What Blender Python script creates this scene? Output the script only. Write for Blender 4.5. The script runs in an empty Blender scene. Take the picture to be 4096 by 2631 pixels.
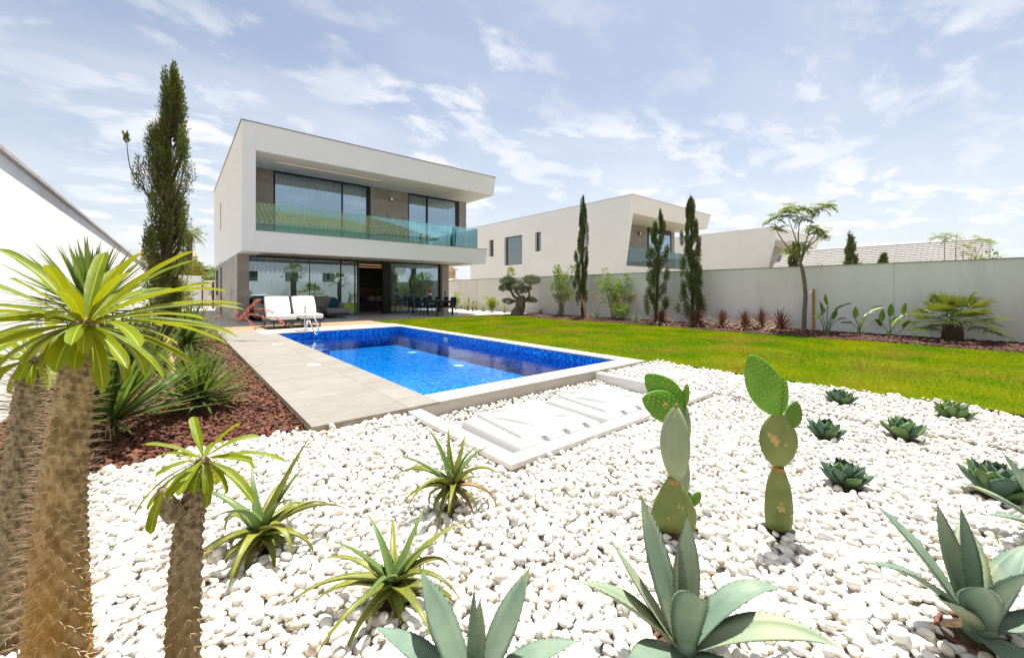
import bpy, math, random
import numpy as np
from mathutils import Vector

S = bpy.context.scene
R = math.radians
rng = random.Random(7)
nr = np.random.default_rng(11)

# ------------------------------------------------------------------ camera
YAW = 39.893                       # degrees the view is turned from +Y towards +X
cam_d = bpy.data.cameras.new("camera")
cam = bpy.data.objects.new("camera", cam_d)
S.collection.objects.link(cam)
cam.location = (0, 0, 1.2)
cam.rotation_euler = (R(90), 0, R(-YAW))
cam_d.sensor_width = 36.0
cam_d.lens = 36.0 * 1606.6 / 4096.0
cam_d.shift_y = -(1315.5 - 1165.0) / 4096.0
cam_d.clip_start = 0.05
cam_d.clip_end = 9000
S.camera = cam

# ------------------------------------------------------------------ sky, sun, exposure
SUN_VEC = Vector((0.30, 0.17, 1.0)).normalized()
SUN_EL = math.asin(SUN_VEC.z)
SUN_AZ = math.atan2(SUN_VEC.x, SUN_VEC.y)
world = bpy.data.worlds.new("World")
S.world = world
world.use_nodes = True
wn, wl = world.node_tree.nodes, world.node_tree.links
wn.clear()


def wnode(t, **kw):
    n = wn.new(t)
    for k, v in kw.items():
        setattr(n, k, v)
    return n


w_out = wnode('ShaderNodeOutputWorld')
w_bg = wnode('ShaderNodeBackground')
w_bg.inputs['Strength'].default_value = 0.067
w_sky = wnode('ShaderNodeTexSky', sky_type='NISHITA')
w_sky.sun_disc = False
w_sky.sun_elevation = SUN_EL
w_sky.sun_rotation = SUN_AZ
w_sky.air_density = 1.0
w_sky.dust_density = 1.6
w_sky.ozone_density = 1.4
w_tc = wnode('ShaderNodeTexCoord')
w_sep = wnode('ShaderNodeSeparateXYZ')
wl.new(w_tc.outputs['Generated'], w_sep.inputs[0])


def wmath(op, a, b=None, clamp=False):
    n = wnode('ShaderNodeMath', operation=op)
    n.use_clamp = clamp
    for i, v in enumerate((a, b)):
        if v is None:
            continue
        if isinstance(v, (int, float)):
            n.inputs[i].default_value = v
        else:
            wl.new(v, n.inputs[i])
    return n.outputs[0]


w_z = wmath('ADD', wmath('MAXIMUM', w_sep.outputs[2], 0.0), 0.16)
w_u = wmath('DIVIDE', w_sep.outputs[0], w_z)
w_v = wmath('DIVIDE', w_sep.outputs[1], w_z)
w_cmb = wnode('ShaderNodeCombineXYZ')
wl.new(w_u, w_cmb.inputs[0])
wl.new(w_v, w_cmb.inputs[1])


def wnoise(scale, detail, rough, loc=(0, 0, 0), sc=(1, 1, 1), rot=0.0, dist=0.0):
    m = wnode('ShaderNodeMapping')
    m.inputs['Location'].default_value = loc
    m.inputs['Rotation'].default_value = (0, 0, rot)
    m.inputs['Scale'].default_value = sc
    wl.new(w_cmb.outputs[0], m.inputs['Vector'])
    n = wnode('ShaderNodeTexNoise')
    n.inputs['Scale'].default_value = scale
    n.inputs['Detail'].default_value = detail
    n.inputs['Roughness'].default_value = rough
    n.inputs['Distortion'].default_value = dist
    wl.new(m.outputs[0], n.inputs['Vector'])
    return n.outputs['Fac']


def wramp(v, a, b):
    n = wnode('ShaderNodeMapRange')
    n.interpolation_type = 'SMOOTHSTEP'
    n.inputs['From Min'].default_value = a
    n.inputs['From Max'].default_value = b
    wl.new(v, n.inputs['Value'])
    return n.outputs[0]


w_big = wramp(wnoise(0.55, 3, 0.5, (3.1, 0.4, 0)), 0.36, 0.62)            # where the sky clouds over
w_puff = wramp(wnoise(2.6, 9, 0.62, (0.7, 2.2, 0), (1.0, 1.5, 1), R(20), 0.25), 0.46, 0.62)
w_wisp = wramp(wnoise(1.1, 7, 0.55, (5.0, 1.0, 0), (0.7, 1.9, 1), R(-52), 0.4), 0.38, 0.82)
w_cl = wmath('MULTIPLY', w_puff, wmath('ADD', wmath('MULTIPLY', w_big, 0.95), 0.12))
w_cl = wmath('MAXIMUM', w_cl, wmath('MULTIPLY', w_wisp, wmath('ADD', wmath('MULTIPLY', w_big, 0.40), 0.18)))
w_veil = wramp(w_sep.outputs[2], 0.62, 0.0)                                # thin high haze thickening to the horizon
w_cl = wmath('ADD', wmath('MULTIPLY', w_cl, 0.86), wmath('MULTIPLY', w_veil, 0.40), True)
w_tint = wnode('ShaderNodeMixRGB', blend_type='MULTIPLY')
w_tint.inputs[0].default_value = 1.0
w_tint.inputs[2].default_value = (1.07, 1.0, 0.92, 1)
wl.new(w_sky.outputs[0], w_tint.inputs[1])
w_mix = wnode('ShaderNodeMixRGB')
wl.new(w_cl, w_mix.inputs[0])
wl.new(w_tint.outputs[0], w_mix.inputs[1])
w_mix.inputs[2].default_value = (6.75, 6.75, 7.05, 1)
wl.new(w_mix.outputs[0], w_bg.inputs['Color'])
wl.new(w_bg.outputs[0], w_out.inputs['Surface'])

sun_d = bpy.data.lights.new("sun", 'SUN')
sun_d.energy = 4.6
sun_d.angle = R(0.53)
sun_d.color = (1.0, 0.955, 0.88)
sun = bpy.data.objects.new("sun", sun_d)
S.collection.objects.link(sun)
sun.rotation_euler = SUN_VEC.to_track_quat('Z', 'Y').to_euler()
sun.location = (20, 10, 60)

S.view_settings.view_transform = 'Standard'
S.view_settings.look = 'None'
S.view_settings.exposure = 1.2
S.view_settings.gamma = 1.0
S.view_settings.use_curve_mapping = False
S.render.engine = 'CYCLES'
S.cycles.max_bounces = 10
S.cycles.diffuse_bounces = 6
S.cycles.transparent_max_bounces = 16
S.cycles.transmission_bounces = 8
S.cycles.use_denoising = True
S.cycles.sample_clamp_indirect = 6.0
S.cycles.caustics_reflective = False
S.cycles.caustics_refractive = False

# ------------------------------------------------------------------ mesh helpers
ORIGIN = {}


def link(o):
    S.collection.objects.link(o)
    return o


def tag(o, label=None, cat=None, group=None, kind=None):
    if label: o['label'] = label
    if cat: o['category'] = cat
    if group: o['group'] = group
    if kind: o['kind'] = kind
    return o


def thing(name, label, cat, loc=(0, 0, 0), group=None):
    o = bpy.data.objects.new(name, None)
    o.empty_display_size = 0.1
    link(o)
    o.location = loc
    ORIGIN[o.name] = Vector(loc)
    return tag(o, label, cat, group)


class MB:
    def __init__(self):
        self.v, self.f, self.m = [], [], []

    def add(self, vs, fs, m=0):
        k = len(self.v)
        self.v.extend([tuple(p) for p in vs])
        self.f.extend([tuple(i + k for i in q) for q in fs])
        self.m.extend([m] * len(fs))
        return self

    def box(self, x0, x1, y0, y1, z0, z1, m=0):
        return self.add([(x0, y0, z0), (x1, y0, z0), (x1, y1, z0), (x0, y1, z0), (x0, y0, z1), (x1, y0, z1), (x1, y1, z1), (x0, y1, z1)],
                        [(0, 3, 2, 1), (4, 5, 6, 7), (0, 1, 5, 4), (1, 2, 6, 5), (2, 3, 7, 6), (3, 0, 4, 7)], m)

    def hexa(self, p, m=0):
        return self.add(p, [(0, 3, 2, 1), (4, 5, 6, 7), (0, 1, 5, 4), (1, 2, 6, 5), (2, 3, 7, 6), (3, 0, 4, 7)], m)

    def quad(self, a, b, c, d, m=0):
        return self.add([a, b, c, d], [(0, 1, 2, 3)], m)

    def tube(self, pts, rad, n=8, m=0, cap=True):
        pts = [Vector(p) for p in pts]
        if isinstance(rad, (int, float)): rad = [rad] * len(pts)
        t0 = (pts[1] - pts[0]).normalized()
        ref = Vector((0, 0, 1)) if abs(t0.z) < 0.9 else Vector((1, 0, 0))
        u = t0.cross(ref).normalized()
        vs, fs = [], []
        for i, p in enumerate(pts):
            t = (pts[min(i + 1, len(pts) - 1)] - pts[max(i - 1, 0)])
            if t.length < 1e-9: t = t0
            t.normalize()
            u = (u - t * u.dot(t)).normalized()
            w = t.cross(u)
            for j in range(n):
                a = 2 * math.pi * j / n
                vs.append(p + (u * math.cos(a) + w * math.sin(a)) * rad[i])
        for i in range(len(pts) - 1):
            for j in range(n):
                a, b = i * n + j, i * n + (j + 1) % n
                fs.append((a, b, b + n, a + n))
        if cap:
            fs.append(tuple(range(n - 1, -1, -1)))
            fs.append(tuple((len(pts) - 1) * n + j for j in range(n)))
        return self.add(vs, fs, m)

    def lathe(self, prof, c, n=16, m=0):
        vs, fs = [], []
        for r, z in prof:
            for j in range(n):
                a = 2 * math.pi * j / n
                vs.append((c[0] + r * math.cos(a), c[1] + r * math.sin(a), c[2] + z))
        for i in range(len(prof) - 1):
            for j in range(n):
                a, b = i * n + j, i * n + (j + 1) % n
                fs.append((a, b, b + n, a + n))
        fs.append(tuple(range(n - 1, -1, -1)))
        fs.append(tuple((len(prof) - 1) * n + j for j in range(n)))
        return self.add(vs, fs, m)

    def grid(self, fn, nu, nv, m=0):
        vs = [fn(i / nu, j / nv) for j in range(nv + 1) for i in range(nu + 1)]
        fs = [(j * (nu + 1) + i, j * (nu + 1) + i + 1, (j + 1) * (nu + 1) + i + 1, (j + 1) * (nu + 1) + i) for j in range(nv) for i in range(nu)]
        return self.add(vs, fs, m)

    def build(self, name, mats, parent=None, smooth=False, bevel=0, kind=None, local=False):
        if not isinstance(mats, (list, tuple)): mats = [mats]
        off = Vector((0, 0, 0))
        if parent is not None and not local: off = ORIGIN.get(parent.name, off)
        me = bpy.data.meshes.new(name)
        me.from_pydata([(p[0] - off[0], p[1] - off[1], p[2] - off[2]) for p in self.v], [], self.f)
        for mt in mats: me.materials.append(mt)
        if len(mats) > 1: me.polygons.foreach_set('material_index', self.m)
        if smooth: me.polygons.foreach_set('use_smooth', [True] * len(me.polygons))
        me.update()
        o = bpy.data.objects.new(name, me)
        link(o)
        if parent is not None:
            o.parent = parent
            ORIGIN[o.name] = off if not local else Vector((0, 0, 0))
        else:
            ORIGIN[o.name] = Vector((0, 0, 0))
        if bevel:
            b = o.modifiers.new('bevel', 'BEVEL')
            b.width = bevel
            b.segments = 2
            b.limit_method = 'ANGLE'
        if kind: o['kind'] = kind
        return o


def npobj(name, V, F, mat, parent=None, smooth=False, kind=None):
    """one mesh object from numpy arrays, all faces with the same number of corners"""
    off = np.array(ORIGIN.get(parent.name, (0, 0, 0))) if parent is not None else np.zeros(3)
    V = (np.asarray(V, float) - off).astype(np.float32)
    F = np.asarray(F, np.int32)
    n, k = F.shape
    me = bpy.data.meshes.new(name)
    me.vertices.add(len(V))
    me.vertices.foreach_set('co', V.ravel())
    me.loops.add(n * k)
    me.loops.foreach_set('vertex_index', F.ravel())
    me.polygons.add(n)
    me.polygons.foreach_set('loop_start', np.arange(0, n * k, k, dtype=np.int32))
    if smooth: me.polygons.foreach_set('use_smooth', np.ones(n, bool))
    me.materials.append(mat)
    me.update(calc_edges=True)
    o = bpy.data.objects.new(name, me)
    link(o)
    if parent is not None: o.parent = parent
    ORIGIN[o.name] = Vector(off.tolist())
    if kind: o['kind'] = kind
    return o


def box_obj(name, b, mat, parent=None, bevel=0, kind=None, local=False):
    return MB().box(*b).build(name, mat, parent, bevel=bevel, kind=kind, local=local)


def copy_tree(o, parent=None):
    c = o.copy()
    link(c)
    if parent is not None:
        c.parent = parent
    for ch in list(o.children):
        copy_tree(ch, c)
    return c


# ------------------------------------------------------------------ materials
def new_mat(name):
    m = bpy.data.materials.new(name)
    m.use_nodes = True
    n = m.node_tree.nodes
    n.clear()
    return m, n, m.node_tree.links


def mat(name, c1, c2=None, scale=4.0, rough=0.6, bump=0.0, bscale=60.0, metal=0.0, spec=0.3, trans=0.0, isl=0.0, rnd=0.0,
        stretch=(1, 1, 1), lo=0.35, hi=0.65, tcol=None, detail=5.0, c3=None, s3=1.0, l3=0.5, h3=0.7, coat=0.0, bdist=0.01, zcol=None, z0=0.0, z1=1.0):
    m, n, l = new_mat(name)
    out = n.new('ShaderNodeOutputMaterial')
    p = n.new('ShaderNodeBsdfPrincipled')
    p.inputs['Roughness'].default_value = rough
    p.inputs['Metallic'].default_value = metal
    p.inputs['Specular IOR Level'].default_value = spec
    p.inputs['Coat Weight'].default_value = coat
    geo = n.new('ShaderNodeNewGeometry')
    mp = n.new('ShaderNodeMapping')
    mp.inputs['Scale'].default_value = stretch
    l.new(geo.outputs['Position'], mp.inputs[0])

    def noise(sc, a, b, det=detail):
        t = n.new('ShaderNodeTexNoise')
        t.inputs['Scale'].default_value = sc
        t.inputs['Detail'].default_value = det
        t.inputs['Roughness'].default_value = 0.6
        l.new(mp.outputs[0], t.inputs['Vector'])
        r = n.new('ShaderNodeMapRange')
        r.inputs['From Min'].default_value = a
        r.inputs['From Max'].default_value = b
        l.new(t.outputs['Fac'], r.inputs['Value'])
        return r.outputs[0]
    rgb = n.new('ShaderNodeMixRGB')
    rgb.inputs[1].default_value = (*c1, 1)
    rgb.inputs[2].default_value = (*(c2 or c1), 1)
    if c2 is not None:
        l.new(noise(scale, lo, hi), rgb.inputs[0])
    else:
        rgb.inputs[0].default_value = 0
    col = rgb.outputs[0]
    if c3 is not None:
        x = n.new('ShaderNodeMixRGB')
        l.new(noise(s3, l3, h3), x.inputs[0])
        l.new(col, x.inputs[1])
        x.inputs[2].default_value = (*c3, 1)
        col = x.outputs[0]
    if zcol is not None:                                               # bark that turns to another colour low on the stem
        sx = n.new('ShaderNodeSeparateXYZ')
        l.new(geo.outputs['Position'], sx.inputs[0])
        zr = n.new('ShaderNodeMapRange')
        zr.inputs['From Min'].default_value = z1
        zr.inputs['From Max'].default_value = z0
        l.new(sx.outputs[2], zr.inputs['Value'])
        zm = n.new('ShaderNodeMath'); zm.operation = 'MULTIPLY'
        l.new(zr.outputs[0], zm.inputs[0])
        l.new(noise(7.0, 0.28, 0.62), zm.inputs[1])
        zx = n.new('ShaderNodeMixRGB')
        l.new(zm.outputs[0], zx.inputs[0])
        l.new(col, zx.inputs[1])
        zx.inputs[2].default_value = (*zcol, 1)
        col = zx.outputs[0]
    if isl or rnd:
        h = n.new('ShaderNodeHueSaturation')
        v = n.new('ShaderNodeMapRange')
        amt = isl or rnd
        v.inputs['To Min'].default_value = 1 - amt
        v.inputs['To Max'].default_value = 1 + amt
        if isl:
            l.new(geo.outputs['Random Per Island'], v.inputs['Value'])
        else:
            oi = n.new('ShaderNodeObjectInfo')
            l.new(oi.outputs['Random'], v.inputs['Value'])
        l.new(v.outputs[0], h.inputs['Value'])
        l.new(col, h.inputs['Color'])
        col = h.outputs[0]
    l.new(col, p.inputs['Base Color'])
    if bump:
        t = n.new('ShaderNodeTexNoise')
        t.inputs['Scale'].default_value = bscale
        t.inputs['Detail'].default_value = 4
        l.new(mp.outputs[0], t.inputs['Vector'])
        b = n.new('ShaderNodeBump')
        b.inputs['Strength'].default_value = bump
        b.inputs['Distance'].default_value = bdist
        l.new(t.outputs['Fac'], b.inputs['Height'])
        l.new(b.outputs[0], p.inputs['Normal'])
    sh = p.outputs[0]
    if trans:
        tr = n.new('ShaderNodeBsdfTranslucent')
        if tcol is not None:
            tr.inputs['Color'].default_value = (*tcol, 1)
        else:
            l.new(col, tr.inputs['Color'])
        mx = n.new('ShaderNodeMixShader')
        mx.inputs[0].default_value = trans
        l.new(sh, mx.inputs[1])
        l.new(tr.outputs[0], mx.inputs[2])
        sh = mx.outputs[0]
    l.new(sh, out.inputs['Surface'])
    return m


def emit_mat(name, col, strength):
    m, n, l = new_mat(name)
    out = n.new('ShaderNodeOutputMaterial')
    e = n.new('ShaderNodeEmission')
    e.inputs[0].default_value = (*col, 1)
    e.inputs[1].default_value = strength
    l.new(e.outputs[0], out.inputs[0])
    return m


def glass_mat(name, tint, base_refl=0.06, gain=1.0, gcol=(1, 1, 1)):
    """architectural glass: tinted see-through sheet with a Fresnel mirror on it"""
    m, n, l = new_mat(name)
    out = n.new('ShaderNodeOutputMaterial')
    t = n.new('ShaderNodeBsdfTransparent')
    t.inputs[0].default_value = (*tint, 1)
    g = n.new('ShaderNodeBsdfGlossy')
    g.inputs['Color'].default_value = (*gcol, 1)
    g.inputs['Roughness'].default_value = 0.0
    fr = n.new('ShaderNodeFresnel')
    fr.inputs['IOR'].default_value = 1.5
    ma = n.new('ShaderNodeMath')
    ma.operation = 'MULTIPLY_ADD'
    ma.use_clamp = True
    ma.inputs[1].default_value = gain
    ma.inputs[2].default_value = base_refl
    l.new(fr.outputs[0], ma.inputs[0])
    mx = n.new('ShaderNodeMixShader')
    l.new(ma.outputs[0], mx.inputs[0])
    l.new(t.outputs[0], mx.inputs[1])
    l.new(g.outputs[0], mx.inputs[2])
    l.new(mx.outputs[0], out.inputs[0])
    return m


def stone_mat(name, c1, c2, vein, rough=0.45, scale=1.6, stretch=(1, 2.4, 1), rnd=0.05, vein_amt=0.5):
    """large format stone tile: cloudy body, drawn-out bands, thin pale veins, each tile a little different"""
    m, n, l = new_mat(name)
    out = n.new('ShaderNodeOutputMaterial')
    p = n.new('ShaderNodeBsdfPrincipled')
    p.inputs['Roughness'].default_value = rough
    geo = n.new('ShaderNodeNewGeometry')
    oi = n.new('ShaderNodeObjectInfo')
    mp = n.new('ShaderNodeMapping')
    mp.inputs['Scale'].default_value = stretch
    l.new(geo.outputs['Position'], mp.inputs[0])
    cmb = n.new('ShaderNodeVectorMath')
    cmb.operation = 'MULTIPLY_ADD'
    cmb.inputs[1].default_value = (1, 1, 1)
    sc = n.new('ShaderNodeVectorMath')
    sc.operation = 'SCALE'
    sc.inputs[0].default_value = (13.7, 7.1, 3.3)
    l.new(oi.outputs['Random'], sc.inputs['Scale'])
    l.new(mp.outputs[0], cmb.inputs[0])
    l.new(sc.outputs[0], cmb.inputs[2])
    t = n.new('ShaderNodeTexNoise')
    t.inputs['Scale'].default_value = scale
    t.inputs['Detail'].default_value = 7
    t.inputs['Roughness'].default_value = 0.62
    t.inputs['Distortion'].default_value = 0.8
    l.new(cmb.outputs[0], t.inputs['Vector'])
    rp = n.new('ShaderNodeMapRange')
    rp.inputs['From Min'].default_value = 0.35
    rp.inputs['From Max'].default_value = 0.66
    l.new(t.outputs['Fac'], rp.inputs['Value'])
    mx = n.new('ShaderNodeMixRGB')
    mx.inputs[1].default_value = (*c1, 1)
    mx.inputs[2].default_value = (*c2, 1)
    l.new(rp.outputs[0], mx.inputs[0])
    v = n.new('ShaderNodeTexNoise')
    v.inputs['Scale'].default_value = scale * 1.3
    v.inputs['Detail'].default_value = 6
    v.inputs['Distortion'].default_value = 2.0
    l.new(cmb.outputs[0], v.inputs['Vector'])
    ab = n.new('ShaderNodeMath')
    ab.operation = 'SUBTRACT'
    l.new(v.outputs['Fac'], ab.inputs[0])
    ab.inputs[1].default_value = 0.5
    ab2 = n.new('ShaderNodeMath')
    ab2.operation = 'ABSOLUTE'
    l.new(ab.outputs[0], ab2.inputs[0])
    rv = n.new('ShaderNodeMapRange')
    rv.inputs['From Min'].default_value = 0.0
    rv.inputs['From Max'].default_value = 0.012
    rv.inputs['To Min'].default_value = vein_amt
    rv.inputs['To Max'].default_value = 0.0
    l.new(ab2.outputs[0], rv.inputs['Value'])
    m2 = n.new('ShaderNodeMixRGB')
    m2.inputs[2].default_value = (*vein, 1)
    l.new(rv.outputs[0], m2.inputs[0])
    l.new(mx.outputs[0], m2.inputs[1])
    h = n.new('ShaderNodeHueSaturation')
    hv = n.new('ShaderNodeMapRange')
    hv.inputs['To Min'].default_value = 1 - rnd
    hv.inputs['To Max'].default_value = 1 + rnd
    l.new(oi.outputs['Random'], hv.inputs['Value'])
    l.new(hv.outputs[0], h.inputs['Value'])
    l.new(m2.outputs[0], h.inputs['Color'])
    l.new(h.outputs[0], p.inputs['Base Color'])
    b = n.new('ShaderNodeBump')
    b.inputs['Strength'].default_value = 0.12
    b.inputs['Distance'].default_value = 0.004
    l.new(t.outputs['Fac'], b.inputs['Height'])
    l.new(b.outputs[0], p.inputs['Normal'])
    l.new(p.outputs[0], out.inputs[0])
    return m


def mosaic_mat(name):
    """glass mosaic: 25 mm tiles in random blues with darker joints and painted-in water ripple speckle, laid on whichever plane the wall or floor faces"""
    m, n, l = new_mat(name)
    out = n.new('ShaderNodeOutputMaterial')
    p = n.new('ShaderNodeBsdfPrincipled')
    p.inputs['Roughness'].default_value = 0.2
    p.inputs['Specular IOR Level'].default_value = 0.15
    geo = n.new('ShaderNodeNewGeometry')
    sp = n.new('ShaderNodeSeparateXYZ')
    l.new(geo.outputs['Position'], sp.inputs[0])
    sn = n.new('ShaderNodeSeparateXYZ')
    l.new(geo.outputs['True Normal'], sn.inputs[0])

    def absgt(o):
        a = n.new('ShaderNodeMath'); a.operation = 'ABSOLUTE'
        l.new(o, a.inputs[0])
        g = n.new('ShaderNodeMath'); g.operation = 'GREATER_THAN'
        g.inputs[1].default_value = 0.5
        l.new(a.outputs[0], g.inputs[0])
        return g.outputs[0]

    def mixf(f, a, b):
        x = n.new('ShaderNodeMix'); x.data_type = 'FLOAT'
        l.new(f, x.inputs[0]); l.new(a, x.inputs[2]); l.new(b, x.inputs[3])
        return x.outputs[0]
    wallx, wally = absgt(sn.outputs[0]), absgt(sn.outputs[1])
    u = mixf(wallx, sp.outputs[0], sp.outputs[1])
    vv = n.new('ShaderNodeMath'); vv.operation = 'MAXIMUM'
    l.new(wallx, vv.inputs[0]); l.new(wally, vv.inputs[1])
    v = mixf(vv.outputs[0], sp.outputs[1], sp.outputs[2])
    cb = n.new('ShaderNodeCombineXYZ')
    l.new(u, cb.inputs[0]); l.new(v, cb.inputs[1])
    br = n.new('ShaderNodeTexBrick')
    br.offset = 0.0
    br.squash = 1.0
    br.inputs['Scale'].default_value = 1.0
    br.inputs['Brick Width'].default_value = 0.036
    br.inputs['Row Height'].default_value = 0.036
    br.inputs['Mortar Size'].default_value = 0.003
    br.inputs['Mortar Smooth'].default_value = 0.1
    br.inputs['Color1'].default_value = (0, 0, 0, 1)
    br.inputs['Color2'].default_value = (1, 1, 1, 1)
    br.inputs['Mortar'].default_value = (0.5, 0.5, 0.5, 1)
    l.new(cb.outputs[0], br.inputs['Vector'])
    cr = n.new('ShaderNodeValToRGB')
    cr.color_ramp.interpolation = 'CONSTANT'
    el = cr.color_ramp.elements
    el[0].position = 0; el[0].color = (0.002, 0.065, 0.34, 1)
    el[1].position = 0.34; el[1].color = (0.002, 0.155, 0.58, 1)
    for pos, c in ((0.57, (0.003, 0.215, 0.70)), (0.74, (0.004, 0.32, 0.80)), (0.94, (0.02, 0.48, 0.86))):
        e = el.new(pos); e.color = (*c, 1)
    cl = n.new('ShaderNodeTexNoise')  # dark and bright ripple speckle of the water, painted into the tile colour
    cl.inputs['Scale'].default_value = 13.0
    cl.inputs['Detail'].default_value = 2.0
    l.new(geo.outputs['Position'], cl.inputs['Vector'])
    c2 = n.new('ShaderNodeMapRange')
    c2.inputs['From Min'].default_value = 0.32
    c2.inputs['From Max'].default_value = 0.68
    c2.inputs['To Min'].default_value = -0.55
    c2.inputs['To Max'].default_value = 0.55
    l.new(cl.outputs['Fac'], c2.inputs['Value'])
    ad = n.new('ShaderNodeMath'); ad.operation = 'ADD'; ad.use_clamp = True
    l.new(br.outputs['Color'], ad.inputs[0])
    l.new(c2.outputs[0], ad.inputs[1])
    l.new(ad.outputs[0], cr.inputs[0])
    mo = n.new('ShaderNodeMixRGB')
    mo.inputs[2].default_value = (0.012, 0.20, 0.58, 1)
    l.new(br.outputs['Fac'], mo.inputs[0])
    l.new(cr.outputs[0], mo.inputs[1])
    l.new(mo.outputs[0], p.inputs['Base Color'])
    l.new(p.outputs[0], out.inputs[0])
    return m


def water_mat(name):
    m, n, l = new_mat(name)
    out = n.new('ShaderNodeOutputMaterial')
    t = n.new('ShaderNodeBsdfTransparent')
    t.inputs[0].default_value = (0.62, 0.93, 1.0, 1)
    g = n.new('ShaderNodeBsdfGlossy')
    g.inputs['Roughness'].default_value = 0.02
    geo = n.new('ShaderNodeNewGeometry')
    b = None
    for sc, st, dist in ((3.2, 0.35, 0.02), (11.0, 0.35, 0.006)):
        tx = n.new('ShaderNodeTexNoise')
        tx.inputs['Scale'].default_value = sc
        tx.inputs['Detail'].default_value = 3
        l.new(geo.outputs['Position'], tx.inputs['Vector'])
        bb = n.new('ShaderNodeBump')
        bb.inputs['Strength'].default_value = st
        bb.inputs['Distance'].default_value = dist
        l.new(tx.outputs['Fac'], bb.inputs['Height'])
        if b is not None: l.new(b.outputs[0], bb.inputs['Normal'])
        b = bb
    l.new(b.outputs[0], g.inputs['Normal'])
    fr = n.new('ShaderNodeFresnel')
    fr.inputs['IOR'].default_value = 1.33
    l.new(b.outputs[0], fr.inputs['Normal'])
    mx = n.new('ShaderNodeMixShader')
    l.new(fr.outputs[0], mx.inputs[0])
    l.new(t.outputs[0], mx.inputs[1])
    l.new(g.outputs[0], mx.inputs[2])
    l.new(mx.outputs[0], out.inputs[0])
    return m


def pebble_mat(name, cols, rough=0.55, bump=0.25, bscale=60):
    """each stone picks its own colour out of a ramp"""
    m, n, l = new_mat(name)
    out = n.new('ShaderNodeOutputMaterial')
    p = n.new('ShaderNodeBsdfPrincipled')
    p.inputs['Roughness'].default_value = rough
    geo = n.new('ShaderNodeNewGeometry')
    oi = n.new('ShaderNodeObjectInfo')
    a = n.new('ShaderNodeMath'); a.operation = 'ADD'
    l.new(geo.outputs['Random Per Island'], a.inputs[0])
    l.new(oi.outputs['Random'], a.inputs[1])
    f = n.new('ShaderNodeMath'); f.operation = 'FRACT'
    l.new(a.outputs[0], f.inputs[0])
    cr = n.new('ShaderNodeValToRGB')
    el = cr.color_ramp.elements
    el[0].position = cols[0][0]; el[0].color = (*cols[0][1], 1)
    el[1].position = cols[-1][0]; el[1].color = (*cols[-1][1], 1)
    for pos, c in cols[1:-1]:
        e = el.new(pos); e.color = (*c, 1)
    l.new(f.outputs[0], cr.inputs[0])
    t = n.new('ShaderNodeTexNoise')
    t.inputs['Scale'].default_value = bscale
    t.inputs['Detail'].default_value = 5
    l.new(geo.outputs['Position'], t.inputs['Vector'])
    r = n.new('ShaderNodeMapRange')
    r.inputs['To Min'].default_value = 0.86
    r.inputs['To Max'].default_value = 1.1
    l.new(t.outputs['Fac'], r.inputs['Value'])
    h = n.new('ShaderNodeHueSaturation')
    l.new(r.outputs[0], h.inputs['Value'])
    l.new(cr.outputs[0], h.inputs['Color'])
    l.new(h.outputs[0], p.inputs['Base Color'])
    b = n.new('ShaderNodeBump')
    b.inputs['Strength'].default_value = bump
    b.inputs['Distance'].default_value = 0.006
    l.new(t.outputs['Fac'], b.inputs['Height'])
    l.new(b.outputs[0], p.inputs['Normal'])
    l.new(p.outputs[0], out.inputs[0])
    return m


M = {}
M['render'] = mat('white_render', (0.86, 0.85, 0.83), (0.83, 0.82, 0.795), scale=0.9, rough=0.85, bump=0.25, bscale=160, spec=0.25, bdist=0.004)
M['render_wall'] = mat('white_garden_render', (0.86, 0.85, 0.825), (0.82, 0.81, 0.78), scale=1.3, rough=0.88, bump=0.3, bscale=120, spec=0.2,
                       stretch=(1, 1, 0.16), c3=(0.70, 0.685, 0.65), s3=2.6, l3=0.54, h3=0.85, bdist=0.005)
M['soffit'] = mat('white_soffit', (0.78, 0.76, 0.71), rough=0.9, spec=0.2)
M['stone'] = stone_mat('grey_stone_cladding', (0.245, 0.215, 0.18), (0.36, 0.322, 0.275), (0.52, 0.48, 0.43), rough=0.5, scale=1.7, stretch=(1, 1, 1.2), rnd=0.06, vein_amt=0.4)
M['stone_floor'] = stone_mat('grey_stone_terrace', (0.34, 0.31, 0.28), (0.45, 0.42, 0.385), (0.56, 0.53, 0.50), rough=0.45, scale=1.6, vein_amt=0.35)
M['deck'] = stone_mat('pale_stone_deck', (0.205, 0.187, 0.163), (0.26, 0.240, 0.211), (0.33, 0.306, 0.27), rough=0.5, scale=1.5, stretch=(1, 2.6, 1), rnd=0.04, vein_amt=0.55)
M['deck_edge'] = mat('deck_edge_concrete', (0.52, 0.47, 0.38), (0.42, 0.33, 0.2), scale=7, rough=0.9, stretch=(1, 1, 2), lo=0.45, hi=0.62)
M['coping'] = stone_mat('cream_coping', (0.37, 0.335, 0.29), (0.45, 0.42, 0.37), (0.5, 0.48, 0.43), rough=0.55, scale=2.0, rnd=0.03, vein_amt=0.3)
M['plank'] = stone_mat('wood_look_plank', (0.27, 0.175, 0.095), (0.37, 0.25, 0.145), (0.42, 0.31, 0.2), rough=0.55, scale=2.2, stretch=(0.8, 12, 1), rnd=0.12, vein_amt=0.3)
M['grout'] = mat('grout', (0.27, 0.245, 0.21), rough=0.95)
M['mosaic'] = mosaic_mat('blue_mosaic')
M['water'] = water_mat('pool_water')
M['white_conc'] = mat('white_painted_concrete', (0.68, 0.675, 0.66), (0.63, 0.62, 0.60), scale=6, rough=0.8, bump=0.3, bscale=90, bdist=0.004)
M['brown_conc'] = mat('raw_concrete_side', (0.36, 0.29, 0.20), (0.24, 0.20, 0.15), scale=12, rough=0.95, bump=0.5, bscale=50)
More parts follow.
